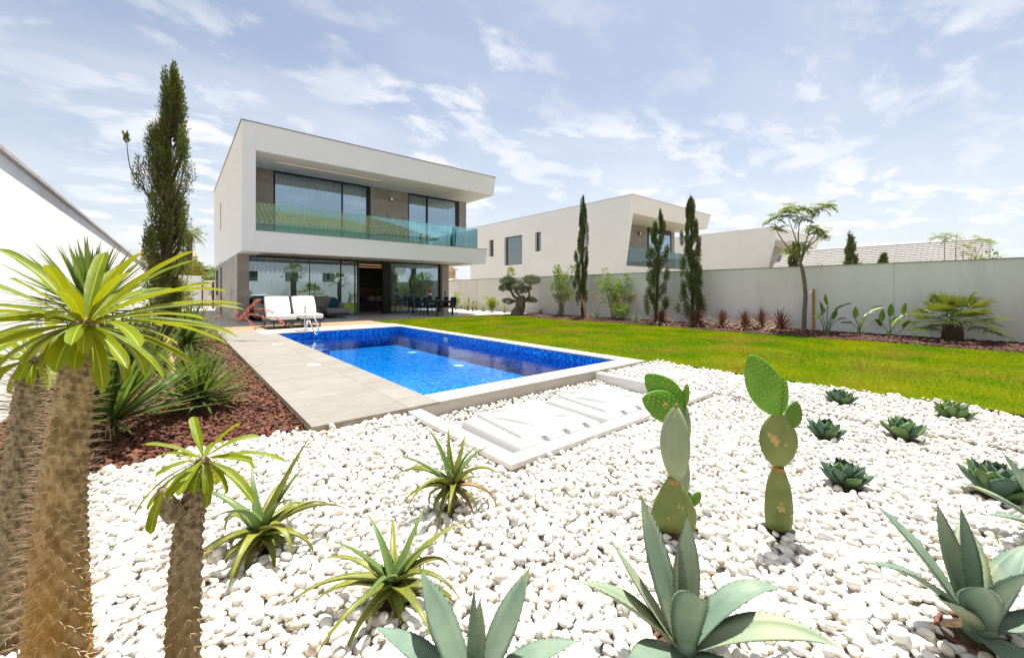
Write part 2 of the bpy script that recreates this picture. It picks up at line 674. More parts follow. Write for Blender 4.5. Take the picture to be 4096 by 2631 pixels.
M['white_plastic'] = mat('white_plastic', (0.53, 0.53, 0.53), rough=0.42, spec=0.4)
M['black_frame'] = mat('black_aluminium', (0.012, 0.012, 0.014), rough=0.35, metal=0.0)
M['anthracite'] = mat('anthracite_metal', (0.035, 0.037, 0.042), rough=0.45)
M['trim'] = mat('grey_metal_flashing', (0.22, 0.215, 0.19), rough=0.4, metal=0.6)
M['steel'] = mat('polished_steel', (0.82, 0.82, 0.82), rough=0.12, metal=1.0)
M['chrome_dull'] = mat('brushed_chrome', (0.6, 0.6, 0.6), rough=0.28, metal=1.0)
M['win_glass'] = glass_mat('window_glass', (0.74, 0.83, 0.82), 0.40, 1.3, (0.66, 0.86, 1.0))
M['rail_glass'] = glass_mat('balustrade_glass', (0.58, 0.88, 0.88), 0.12, 1.1, (0.8, 1.0, 1.0))
M['rail_edge'] = glass_mat('balustrade_edge', (0.2, 0.5, 0.45), 0.1, 0.6)
M['curtain'] = mat('sheer_curtain', (0.72, 0.73, 0.72), rough=0.95, trans=0.35, spec=0.1)
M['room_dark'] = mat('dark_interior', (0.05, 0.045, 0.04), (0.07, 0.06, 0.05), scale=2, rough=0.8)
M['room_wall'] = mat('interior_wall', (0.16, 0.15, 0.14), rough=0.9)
M['cushion_white'] = mat('white_outdoor_fabric', (0.76, 0.75, 0.73), (0.70, 0.69, 0.67), scale=30, rough=0.95, bump=0.2, bscale=260, bdist=0.003, spec=0.1)
M['cushion_grey'] = mat('grey_outdoor_fabric', (0.20, 0.195, 0.19), (0.235, 0.23, 0.225), scale=40, rough=0.95, bump=0.2, bscale=260, bdist=0.003, spec=0.1)
M['teal'] = mat('teal_fabric', (0.006, 0.055, 0.085), (0.008, 0.075, 0.115), scale=30, rough=0.9, spec=0.15)
M['teal_dark'] = mat('dark_teal_fabric', (0.008, 0.030, 0.042), (0.012, 0.042, 0.058), scale=25, rough=0.9, spec=0.15)
M['bark_dark'] = mat('dark_bark', (0.055, 0.036, 0.022), (0.10, 0.07, 0.045), scale=18, rough=0.95, bump=0.6, bscale=60, stretch=(1, 1, 0.3))
M['bark_olive'] = mat('olive_bark', (0.11, 0.085, 0.06), (0.23, 0.19, 0.145), scale=12, rough=0.95, bump=0.8, bscale=30, stretch=(1, 1, 0.35), bdist=0.03)
M['bark_grey'] = mat('grey_bark', (0.16, 0.125, 0.095), (0.25, 0.205, 0.165), scale=20, rough=0.95, bump=0.4, bscale=50, stretch=(1, 1, 0.4))
M['stake'] = mat('pine_stake', (0.42, 0.25, 0.09), (0.55, 0.36, 0.16), scale=6, rough=0.8, stretch=(4, 4, 0.5))
M['soil'] = mat('brown_soil', (0.055, 0.036, 0.02), (0.12, 0.075, 0.035), scale=30, rough=1.0, bump=1.0, bscale=50, bdist=0.03)
M['terracotta'] = mat('terracotta_rim', (0.12, 0.045, 0.028), (0.17, 0.07, 0.045), scale=20, rough=0.8)
M['black_pot'] = mat('black_nursery_pot', (0.012, 0.012, 0.013), rough=0.5)
M['tile_roof'] = mat('clay_roof_tile', (0.50, 0.33, 0.18), (0.34, 0.24, 0.14), scale=3, rough=0.9, c3=(0.20, 0.18, 0.10), s3=5, l3=0.5, h3=0.75)
M['cream_house'] = mat('cream_house_paint', (0.72, 0.66, 0.56), (0.66, 0.61, 0.52), scale=1, rough=0.9)
M['dark_pane'] = glass_mat('dark_window_pane', (0.12, 0.14, 0.14), 0.25, 1.0, (0.8, 0.9, 0.88))
# ================================================================== THE SETTING
def sheet(name, x0, x1, y0, y1, z, m, kind='structure', parent=None):
    return MB().quad((x0, y0, z), (x1, y0, z), (x1, y1, z), (x0, y1, z)).build(name, m, parent, kind=kind)


M['earth'] = mat('dry_earth', (0.30, 0.25, 0.18), (0.22, 0.20, 0.13), scale=0.2, rough=1.0)
M['street'] = mat('street_paving', (0.42, 0.34, 0.25), (0.36, 0.29, 0.21), scale=1.5, rough=0.95)
g = MB()
B = 4500.0
gx, gy = (-1.55, 15.55), (-3.8, 37.2)
for a, b, c, d in ((-B, B, -B, gy[0]), (-B, B, gy[1], B), (-B, gx[0], gy[0], gy[1]), (gx[1], B, gy[0], gy[1])):
    g.quad((a, c, -0.12), (b, c, -0.12), (b, d, -0.12), (a, d, -0.12))
g.build('ground', M['earth'], kind='structure')
sheet('street', -30, 40, 35.9, 60, -0.01, M['street'])

M['gravel_base'] = mat('pale_gravel_dust', (0.50, 0.47, 0.42), (0.40, 0.37, 0.33), scale=25, rough=1.0)
M['lava_base'] = mat('red_lava_dust', (0.070, 0.032, 0.022), (0.04, 0.02, 0.016), scale=30, rough=1.0)
M['lawn_base'] = mat('lawn_soil', (0.06, 0.105, 0.004), (0.13, 0.13, 0.008), scale=0.9, rough=1.0, spec=0.0, c3=(0.15, 0.11, 0.035), s3=0.55, l3=0.56, h3=0.75, bump=0.8, bscale=90)
gb = MB()
Z0 = -0.105
for a, b, c, d in ((-1.3, 6.9, -3.8, 2.2), (-1.3, 1.83, 2.2, 4.06), (5.03, 6.9, 2.2, 3.88)):
    gb.quad((a, c, Z0), (b, c, Z0), (b, d, Z0), (a, d, Z0))
gb.quad((1.9, 2.3, -0.27), (4.95, 2.3, -0.27), (4.95, 3.9, -0.27), (1.9, 3.9, -0.27))
gravel_bed = gb.build('gravel_bed', M['gravel_base'], kind='structure')
sheet_lava = sheet('lava_bed', -1.3, 0.92, 4.06, 16.6, -0.095, M['lava_base'])
border_bed = sheet('border_bed', 12.9, 15.3, -3.8, 16.6, -0.06, M['lava_base'])
lb = MB()
for a, b, c, d in ((6.25, 12.95, 3.9, 16.62), (6.52, 12.95, -3.8, 3.9)):
    lb.quad((a, c, -0.035), (b, c, -0.035), (b, d, -0.035), (a, d, -0.035))
lb.build('lawn', M['lawn_base'], kind='structure')
far_gravel = sheet('far_gravel_bed', 12.6, 15.3, 16.6, 37.2, -0.05, M['gravel_base'])

# ---- pool basin with mosaic, water, tiles of the surround
WL = -0.19
pb = MB()
PX0, PX1, PY0, PY1, PD = 2.20, 5.93, 4.22, 13.10, -0.62
for x, y0_, y1_ in ((PX0, PY1, PY0), (PX1, PY0, PY1)):
    pb.quad((x, y0_, PD), (x, y1_, PD), (x, y1_, -0.03), (x, y0_, -0.03))
for y, x0_, x1_ in ((PY0, PX0, PX1), (PY1, PX1, PX0)):
    pb.quad((x0_, y, PD), (x1_, y, PD), (x1_, y, -0.03), (x0_, y, -0.03))
pb.quad((PX0, PY0, PD), (PX1, PY0, PD), (PX1, PY1, PD), (PX0, PY1, PD))
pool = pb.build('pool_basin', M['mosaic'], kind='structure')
for k in range(3):                                                    # submerged steps in the far corner
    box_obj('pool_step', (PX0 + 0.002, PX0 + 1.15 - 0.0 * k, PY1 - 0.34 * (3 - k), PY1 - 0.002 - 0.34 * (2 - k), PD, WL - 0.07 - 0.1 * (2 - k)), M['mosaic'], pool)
M['grate'] = mat('turquoise_grate', (0.02, 0.42, 0.36), rough=0.4)
for x, y in ((2.62, 4.66), (3.72, 4.86)):
    lo = MB()
    zt = -0.20
    cz = PD + 0.012
    lo.lathe([(0.13, 0), (0.13, 0.012), (0.118, 0.014)], (x, y, cz), 20)
    for j in range(10):
        a = j * math.pi / 10
        lo.box(-0.12, 0.12, -0.004, 0.004, 0, 0) if False else None
        c_, s_ = math.cos(a), math.sin(a)
        lo.hexa([(x + c_ * u - s_ * v, y + s_ * u + c_ * v, cz + w) for w in (0.014, 0.02) for u, v in ((-0.12, -0.005), (0.12, -0.005), (0.12, 0.005), (-0.12, 0.005))])
    lo.build('floor_drain', M['grate'], pool)
M['pool_lamp'] = mat('pool_lamp_white', (0.75, 0.85, 0.85), rough=0.3)
for x, y in ((5.1, 5.5), (5.25, 8.3), (5.35, 11.0)):
    MB().lathe([(0.13, 0), (0.13, 0.02), (0.10, 0.03), (0.03, 0.033)], (x, y, PD + 0.002), 20).build('pool_floor_lamp', M['pool_lamp'], pool, smooth=True)
box_obj('pool_skimmer', (PX1 - 0.03, PX1 - 0.005, 9.9, 10.12, WL - 0.06, WL + 0.07), M['white_plastic'], pool)
sheet('water', PX0, PX1, PY0, PY1, WL, M['water'])

sub = MB()                                                            # slab under the stone surround
for b in ((0.924, 2.197, 3.882, 14.5), (2.197, 5.933, 13.103, 14.5), (5.933, 6.246, 3.882, 14.5), (2.197, 5.933, 3.882, 4.217)):
    sub.box(b[0], b[1], b[2], b[3], -0.4, -0.028)
deck = sub.build('pool_deck', M['deck_edge'], kind='structure')
box_obj('pool_wall_face', (1.86, 5.9, 3.872, 3.88, -0.4, -0.03), M['coping'], deck)
GAP = 0.0032


def tiles(parent, name, xs, ys, z0, z1, m, bev=0.0, jit=0.0012):
    for i in range(len(xs) - 1):
        for j in range(len(ys) - 1):
            dz = rng.uniform(-jit, 0)
            box_obj(name, (xs[i] + GAP / 2, xs[i + 1] - GAP / 2, ys[j] + GAP / 2, ys[j + 1] - GAP / 2, z0 + dz, z1 + dz), m, parent)


def steps(a, b, d, first=None):
    r = [a]
    if first: r.append(a + first)
    while r[-1] + d < b - 0.15: r.append(r[-1] + d)
    r.append(b)
    return r


dy = steps(3.86, 13.10, 1.2, 1.06)
tiles(deck, 'deck_tile', [0.92, 1.85], dy + [14.52], -0.026, 0, M['deck'])
tiles(deck, 'coping_tile', [1.85, 2.20], dy, -0.026, 0, M['deck'])
tiles(deck, 'deck_tile', steps(1.85, 6.25, 1.2), [13.10, 13.8, 14.52], -0.026, 0, M['coping'])
tiles(deck, 'coping_tile', [5.925, 6.25], dy[1:], -0.026, 0, M['coping'])
tiles(deck, 'coping_tile', steps(2.20, 5.925, 1.2), [3.86, 4.225], -0.026, 0, M['coping'])
tiles(deck, 'coping_tile', [5.925, 6.25], [3.86, dy[1]], -0.026, 0, M['coping'])
for x, y in ((1.72, 7.11), (1.75, 10.39)):
    lid = MB().lathe([(0.105, 0.0), (0.105, 0.004), (0.09, 0.0065), (0.012, 0.007)], (x, y, 0), 28).build('skimmer_lid', M['white_plastic'], deck)
    MB().lathe([(0.007, 0.0), (0.007, 0.001)], (x, y, 0.0072), 10).build('lid_hole', M['anthracite'], lid)

pk = MB().box(0.98, 6.12, 14.53, 16.58, -0.3, -0.022).build('plank_terrace', M['grout'], kind='structure')
ys = steps(14.53, 16.58, 0.205)
for j in range(len(ys) - 1):
    off = (j % 3) * 0.4
    xs = [0.98] + [x for x in np.arange(0.98 + 0.4 + off, 6.0, 1.2)] + [6.12]
    tiles(pk, 'floor_plank', xs, [ys[j], ys[j + 1]], -0.02, -0.001, M['plank'], jit=0.003)
tb = MB().box(-1.3, 13.0, 16.6, 37.2, -0.3, -0.022).build('terrace', M['grout'], kind='structure')
tiles(tb, 'terrace_tile', steps(0.95, 13.0, 1.2), [16.6, 17.5, 18.4, 19.3, 20.2, 21.1], -0.02, 0.0, M['stone_floor'])
tiles(tb, 'terrace_tile', [-1.3, -0.25, 0.95], steps(16.6, 36.0, 1.2), -0.02, 0.0, M['stone_floor'])
tiles(tb, 'terrace_tile', [0.95, 1.86], steps(21.1, 36.0, 1.2), -0.02, 0.0, M['stone_floor'])
tiles(tb, 'terrace_tile', [12.45, 13.0], steps(21.1, 36.0, 1.2), -0.02, 0.0, M['stone_floor'])

# ---- hills on the horizon
M['hill'] = mat('hill_scrub', (0.13, 0.15, 0.10), (0.20, 0.19, 0.13), scale=0.004, rough=1.0)


def hill_fn(u, v):
    x = -3500 + 7000 * u
    y = 2300 + 1500 * v
    h = 105 + 45 * math.sin(x * 0.0016 + 1.2) + 22 * math.sin(x * 0.0051) + 10 * math.sin(x * 0.017 + 2)
    return (x, y, -5 + max(0, h) * math.sin(math.pi * min(1, v * 1.0)) ** 0.8)


MB().grid(hill_fn, 90, 10).build('hills', M['hill'], smooth=True, kind='structure')


# ================================================================== WALLS OF THE PLOT
def wall_cells(mb, fixed, c0, c1, u0, u1, z0, z1, holes, m=0):
    """solid wall lying along an axis ('x': runs along X between y=c0..c1, 'y': runs along Y between x=c0..c1) with rectangular holes"""
    us = sorted({u0, u1, *[h[0] for h in holes], *[h[1] for h in holes]})
    zs = sorted({z0, z1, *[h[2] for h in holes], *[h[3] for h in holes]})
    for i in range(len(us) - 1):
        for j in range(len(zs) - 1):
            a, b, c, d = us[i], us[i + 1], zs[j], zs[j + 1]
            if any(h[0] <= a and b <= h[1] and h[2] <= c and d <= h[3] for h in holes): continue
            if fixed == 'x': mb.box(a, b, c0, c1, c, d, m)
            else: mb.box(c0, c1, a, b, c, d, m)
    return mb


t = thing('garden_wall', 'long white rendered garden wall behind the planted border and lawn', 'wall', (15.3, 0, 0))
MB().box(15.3, 15.55, -3.6, 37.0, -0.3, 1.98).build('wall_body', M['render_wall'], t)
MB().box(15.27, 15.58, -3.63, 37.0, 1.98, 2.0).build('wall_cap', M['trim'], t)
for y in (1.75, 7.9, 14.0, 20.5):
    MB().box(15.2985, 15.2999, y, y + 0.006, -0.05, 1.98).build('expansion_joint', M['trim'], t)
t = thing('boundary_wall', 'tall sunlit white wall beside the cypress with a thin stone cap', 'wall', (-1.3, 0, 0))
MB().box(-1.55, -1.3, -3.6, 35.5, -0.3, 2.53).build('wall_body', M['render_wall'], t)
for k in range(33):
    y0 = -3.6 + k * 1.2
    MB().box(-1.59, -1.255, y0 + 0.004, min(35.5, y0 + 1.196), 2.53, 2.57).build('cap_slab', M['trim'] if k < 0 else M['stone_floor'], t)
t = thing('end_wall', 'short white wall facing the garden at the end of the side passage', 'wall', (0, 35.5, 0))
MB().box(-1.3, 1.36, 35.5, 35.72, -0.02, 2.29).build('wall_body', M['render_wall'], t)
t = thing('gate_post', 'slim dark metal post at the passage opening', 'post', (1.36, 35.5, 0))
MB().box(1.362, 1.44, 35.47, 35.57, 0, 1.84).build('post_body', M['anthracite'], t)
t = thing('metal_gate', 'dark metal gate standing open beside the rear corner of the house', 'gate', (2.03, 35.3, 0))
MB().box(1.92, 2.0, 34.4, 35.5, 0.05, 1.83).build('gate_leaf', M['anthracite'], t)
MB().box(1.86, 1.92, 34.55, 34.6, 0.95, 1.05).build('handle', M['chrome_dull'], t)
MB().box(2.0, 2.08, 35.5, 35.58, 0, 1.88).build('hinge_post', M['black_frame'], t)
t = thing('street_wall', 'white stepped wall across the street with a letter box', 'wall', (2, 42, 0))
MB().box(-1.0, 1.75, 42, 42.3, 0, 2.25).box(1.75, 4.5, 42, 42.3, 0, 2.12).build('wall_body', M['render_wall'], t)
MB().box(1.96, 2.06, 41.9, 42, 0, 1.65).box(1.75, 2.06, 41.9, 42, 1.65, 2.12).build('pilaster', M['render'], t)
MB().box(2.1, 2.42, 41.96, 42, 0.85, 1.25).build('letter_box', M['chrome_dull'], t)

# ================================================================== THE VILLA
M['led'] = emit_mat('warm_led', (1.0, 0.55, 0.22), 0.45)
YF, YB = 17.82, 32.0
villa = thing('villa', 'white two storey villa with a cantilevered upper box behind the pool', 'house', (1.86, YF, 0))


def slant(z): return 13.0 + (z - 2.70) * 0.145


sw = MB()
wall_cells(sw, 'y', 1.86, 2.30, YF, YB, 2.705, 7.55, [(26.75, 27.4, 4.55, 6.05)])
sw.build('side_wall', M['render'], villa)
MB().box(2.02, 2.06, 26.75, 27.4, 4.55, 6.05).build('slit_window', M['dark_pane'], villa)
roof = MB().hexa([(2.302, YF, 6.52), (slant(6.52), YF, 6.52), (slant(6.52), YB, 6.52), (2.302, YB, 6.52),
                  (2.302, YF, 7.55), (slant(7.55), YF, 7.55), (slant(7.55), YB, 7.55), (2.302, YB, 7.55)]).build('roof_slab', M['render'], villa)
MB().box(1.83, slant(7.57) + 0.03, YF - 0.03, YF + 0.3, 7.552, 7.575).box(1.83, 2.2, YF + 0.3, YB, 7.552, 7.575).build('roof_flashing', M['trim'], roof)
slab = MB().hexa([(2.302, YF, 2.90), (slant(2.90), YF, 2.90), (slant(2.90), YB, 2.90), (2.302, YB, 2.90),
                  (2.302, YF, 3.50), (slant(3.50), YF, 3.50), (slant(3.50), YB, 3.50), (2.302, YB, 3.50)])
for x0, x1, y0, y1 in ((2.302, slant(2.8), YF, 18.32), (2.302, 2.6, 18.32, 21.3), (12.45, slant(2.8), 18.32, YB)):   # rim hanging below the recessed soffit
    slab.box(x0, x1, y0, y1, 2.705, 2.90) if x1 < 12.6 else slab.hexa([(x0, y0, 2.705), (slant(2.705), y0, 2.705), (slant(2.705), y1, 2.705), (x0, y1, 2.705),
                                                                   (x0, y0, 2.90), (slant(2.90), y0, 2.90), (slant(2.90), y1, 2.90), (x0, y1, 2.90)])
slab.build('balcony_slab', M['render'], villa)
MB().box(2.302, slant(3.5) + 0.03, YF - 0.02, YF + 0.06, 3.502, 3.52).build('balcony_flashing', M['trim'], villa)
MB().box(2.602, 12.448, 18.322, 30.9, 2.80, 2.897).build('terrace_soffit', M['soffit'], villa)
MB().box(3.1, 11.2, 19.0, 19.03, 2.7945, 2.799).build('soffit_slot', M['led'], villa)
sl = MB().box(2.75, 3.05, 20.0, 20.15, 2.77, 2.798).build('ceiling_spotlight', M['white_plastic'], villa)
MB().box(11.0, 11.4, 19.6, 19.62, 2.795, 2.799).build('ceiling_grille', M['trim'], villa)
# warm strip light and shadow gap in the balcony soffit
MB().box(3.2, 7.6, 18.89, 18.908, 6.512, 6.5185).build('strip_light', M['led'], villa)
MB().box(9.58, 12.0, 18.908, 18.92, 6.514, 6.5185).build('strip_light_off', M['trim'], villa)

# ---- upper recessed wall
YU = 20.27
for b_ in ((2.302, 3.27, YU, YU + 0.3), (7.58, 9.61, YU, YU + 0.3), (12.86, 13.33, YU, YU + 0.3), (13.05, 13.33, YU + 0.302, YB - 0.01), (2.302, 13.045, YB - 0.3, YB - 0.01)):
    box_obj('upper_wall', (*b_, 3.502, 6.518), M['render'], villa)


def panels_xz(parent, y, xs, zs, m, th=0.02):
    for i in range(len(xs) - 1):
        for j in range(len(zs) - 1):
            d = rng.uniform(0, 0.0015)
            box_obj('stone_panel', (xs[i] + 0.002, xs[i + 1] - 0.002, y - th - d, y - 0.0005, zs[j] + 0.002, zs[j + 1] - 0.002), m, parent)


for xs in ([2.302, 3.27], [7.58, 8.4, 9.61], [12.86, 13.35]):
    panels_xz(villa, YU, xs, [3.502, 4.75, 5.95, 6.518], M['stone'])


def curtain(parent, x0, x1, y, z0, z1, pitch=0.16, amp=0.035):
    n = int((x1 - x0) / pitch * 8)
    ph = rng.uniform(0, 6)

    def fn(u, v):
        x = x0 + (x1 - x0) * u
        a = amp * (0.7 + 0.3 * math.sin(x * 3.1 + ph)) * math.sin(2 * math.pi * x / pitch + 1.2 * math.sin(x * 2.3 + ph))
        return (x, y + a, z0 + (z1 - z0) * v)
    return MB().grid(fn, n, 2).build('curtain', M['curtain'], parent, smooth=True)


def glazing(parent, y, x0, x1, z0, z1, bars, frame=0.06, curt=True, right=None):
    """a sliding window: black frame, one pane between every two bars, sheer curtain behind"""
    fr = MB()
    fr.box(x0, x1, y - 0.04, y + 0.06, z1 - frame, z1).box(x0, x1, y - 0.04, y + 0.06, z0, z0 + 0.03)
    edges = [x0, *[b[0] for b in bars], x1]
    fr.box(x0, x0 + frame, y - 0.04, y + 0.06, z0 + 0.03, z1 - frame)
    fr.box(x1 - (right or frame), x1, y - 0.04, y + 0.06, z0 + 0.03, z1 - frame)
    for bx, bw in bars:
        fr.box(bx - bw / 2, bx + bw / 2, y - 0.03, y + 0.05, z0 + 0.03, z1 - frame)
    f = fr.build('window_frame', M['black_frame'], parent)
    for i in range(len(edges) - 1):
        a, b = edges[i] + 0.02, edges[i + 1] - 0.02
        tilt = rng.uniform(-0.0012, 0.0012)
        MB().quad((a, y - 0.002 - tilt, z0 + 0.02), (b, y - 0.002 + tilt, z0 + 0.02), (b, y - 0.002 + tilt, z1 - 0.04), (a, y - 0.002 - tilt, z1 - 0.04)).build('pane', M['win_glass'], f)
    if curt: curtain(f, x0 + 0.05, x1 - 0.05, y + 0.35, z0 + 0.03, z1 - 0.05)
    return f


glazing(villa, YU + 0.06, 3.27, 7.58, 3.53, 6.517, [(6.2, 0.07)], 0.08, right=0.2)
glazing(villa, YU + 0.06, 9.61, 12.86, 3.53, 6.517, [(10.77, 0.12)], 0.08, right=0.22)
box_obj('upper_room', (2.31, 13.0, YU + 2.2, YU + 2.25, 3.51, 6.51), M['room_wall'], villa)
lampw = box_obj('wall_lamp', (8.55, 8.75, YU - 0.12, YU - 0.022, 5.93, 6.12), M['anthracite'], villa, bevel=0.01)
MB().quad((8.57, YU - 0.1215, 5.95), (8.73, YU - 0.1215, 5.95), (8.73, YU - 0.1215, 6.1), (8.57, YU - 0.1215, 6.1)).build('lamp_lens', M['pool_lamp'], lampw)
box_obj('wall_vent', (8.5, 8.76, YU - 0.05, YU - 0.022, 4.74, 4.83), M['anthracite'], villa)

# ---- balustrade glass
bal = MB()
gl = thing('glass_balustrade', 'tinted glass balustrade along the balcony of the villa', 'balustrade', (2.3, YF, 3.5))
xs = [2.32, 4.0, 6.25, 8.5, 10.65, 12.51]
for i in range(len(xs) - 1):
    MB().box(xs[i] + 0.006, xs[i + 1] - 0.006, YF + 0.08, YF + 0.095, 3.50, 4.58).build('glass_panel', M['rail_glass'], gl)
MB().box(12.50, 12.515, YF + 0.10, 19.05, 3.50, 4.58).build('glass_panel', M['rail_glass'], gl)
MB().box(12.50, 12.515, 19.06, YU - 0.03, 3.50, 4.58).build('glass_panel', M['rail_glass'], gl)
MB().box(12.497, 12.518, YF + 0.078, YF + 0.099, 3.52, 4.583).build('glass_edge', M['trim'], gl)

# ---- ground floor: stone clad side wall, glazed front, pier
gw = MB()
wall_cells(gw, 'y', 1.88, 2.25, 19.35, 31.0, 0, 2.703, [(26.2, 27.24, 0, 2.51), (28.57, 30.5, 0.97, 2.46)])
gw.box(2.25, 12.43, 30.7, 31.0, 0, 2.703).box(12.0, 12.41, 20.76, 31.0, 0, 2.703)
gw.build('ground_wall', M['grout'], villa)
ys = [19.33, 20.55, 21.75, 22.95, 24.15, 25.35, 26.2]
zs = [0, 0.85, 1.7, 2.704]


def panel_yz(parent, x, y0, y1, z0, z1, m, th=0.02):
    d = rng.uniform(0, 0.001)
    box_obj('stone_panel', (x - th - d, x - 0.0005, y0 + 0.002, y1 - 0.002, z0 + 0.002, z1 - 0.002), m, parent)


for i in range(6):
    for j in range(3): panel_yz(villa, 1.88, ys[i], ys[i + 1], zs[j], zs[j + 1], M['stone'])
panel_yz(villa, 1.88, 26.2, 27.24, 2.51, 2.704, M['stone'])
for j in range(3): panel_yz(villa, 1.88, 27.24, 28.57, zs[j], zs[j + 1], M['stone'])
panel_yz(villa, 1.88, 28.57, 30.5, 0, 0.97, M['stone'])
panel_yz(villa, 1.88, 28.57, 30.5, 2.46, 2.704, M['stone'])
for j in range(3): panel_yz(villa, 1.88, 30.5, 31.0, zs[j], zs[j + 1], M['stone'])
panels_xz(villa, 19.349, [1.862, 2.27], [0, 1.25, 2.704], M['stone'])
for j in range(2):
    box_obj('stone_panel', (2.252, 2.27, 19.352, 20.9, [0, 1.25][j] + 0.002, [1.25, 2.704][j] - 0.002), M['stone'], villa)
panels_xz(villa, 20.759, [11.98, 12.43], [0, 1.25, 2.704], M['stone'])
box_obj('stone_panel', (11.976, 11.999, 20.762, 21.1, 0.002, 2.704), M['stone'], villa)
box_obj('stone_panel', (12.411, 12.43, 20.762, 30.9, 0.002, 2.702), M['stone'], villa)
box_obj('intercom', (12.14, 12.22, 20.725, 20.738, 1.0, 1.18), M['black_frame'], villa)
box_obj('socket', (12.13, 12.22, 20.725, 20.738, 0.22, 0.31), M['black_frame'], villa)
MB().box(2.1, 2.14, 28.57, 30.5, 0.97, 2.46).build('side_window', M['dark_pane'], villa)
dr = MB().box(1.93, 1.97, 26.22, 27.22, 0.02, 2.5).build('side_door', M['black_frame'], villa)
MB().box(1.905, 1.93, 26.3, 26.6, 0.1, 2.4).build('door_pane', M['win_glass'], dr)
YG = 20.97
glazing(villa, YG, 2.272, 7.2, 0.003, 2.797, [(4.9, 0.012), (6.33, 0.05), (7.03, 0.05)], 0.07)
glazing(villa, YG + 0.02, 8.86, 11.97, 0.003, 2.797, [], 0.07, right=0.1)
pst = box_obj('door_post', (8.47, 8.858, 20.88, 21.06, 0.003, 2.797), M['black_frame'], villa)
box_obj('door_lintel', (7.202, 8.468, YG - 0.04, YG + 0.06, 2.74, 2.797), M['black_frame'], villa)
curtain(villa, 7.21, 7.31, YG + 0.2, 0.02, 2.75, 0.05, 0.02)
# interior
rm = MB().quad((2.3, 21.1, 0.004), (11.95, 21.1, 0.004), (11.95, 30.6, 0.004), (2.3, 30.6, 0.004)).build('living_floor', M['stone_floor'], villa)
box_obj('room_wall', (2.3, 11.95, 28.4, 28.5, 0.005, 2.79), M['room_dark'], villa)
box_obj('kitchen_splashback', (8.2, 11.9, 28.37, 28.395, 0.95, 1.45), M['plank'], villa)
box_obj('kitchen_cabinet', (8.2, 11.9, 28.05, 28.36, 1.5, 2.3), M['anthracite'], villa)
box_obj('ceiling_strip', (7.3, 11.0, 24.0, 24.02, 2.78, 2.7965), M['led'], villa)
box_obj('ceiling_strip', (7.3, 11.0, 26.4, 26.42, 2.78, 2.7965), M['led'], villa)
isl = box_obj('kitchen_island', (8.75, 11.4, 25.6, 26.4, 0.005, 0.88), M['room_wall'], villa)
box_obj('worktop', (8.7, 11.45, 25.55, 26.45, 0.881, 0.92), M['plank'], isl)

# ---- outdoor shower on the side wall
sh = thing('outdoor_shower', 'chrome outdoor shower with rain head and hand hose on the stone side wall', 'shower', (1.86, 20.8, 0))
MB().tube([(1.855, 20.8, 2.41), (1.37, 20.8, 2.41)], 0.011, 8).build('shower_arm', M['chrome_dull'], sh)
MB().tube([(1.49, 20.8, 2.41), (1.49, 20.8, 2.335)], 0.012, 8).build('head_joint', M['chrome_dull'], sh)
box_obj('rain_head', (1.36, 1.63, 20.67, 20.93, 2.318, 2.334), M['chrome_dull'], sh)
box_obj('hose_holder', (1.80, 1.857, 20.78, 20.86, 1.10, 1.14), M['chrome_dull'], sh)
box_obj('hand_shower', (1.79, 1.815, 20.84, 20.87, 1.12, 1.42), M['white_plastic'], sh, bevel=0.004)
MB().tube([(1.80, 20.86, 1.12), (1.79, 20.75, 0.85), (1.80, 20.72, 0.55), (1.82, 20.9, 0.38), (1.82, 21.6, 0.30), (1.83, 22.2, 0.36), (1.83, 21.7, 0.62), (1.82, 21.1, 0.86), (1.82, 20.84, 1.09)], 0.009, 6).build('hose', M['chrome_dull'], sh, smooth=True)


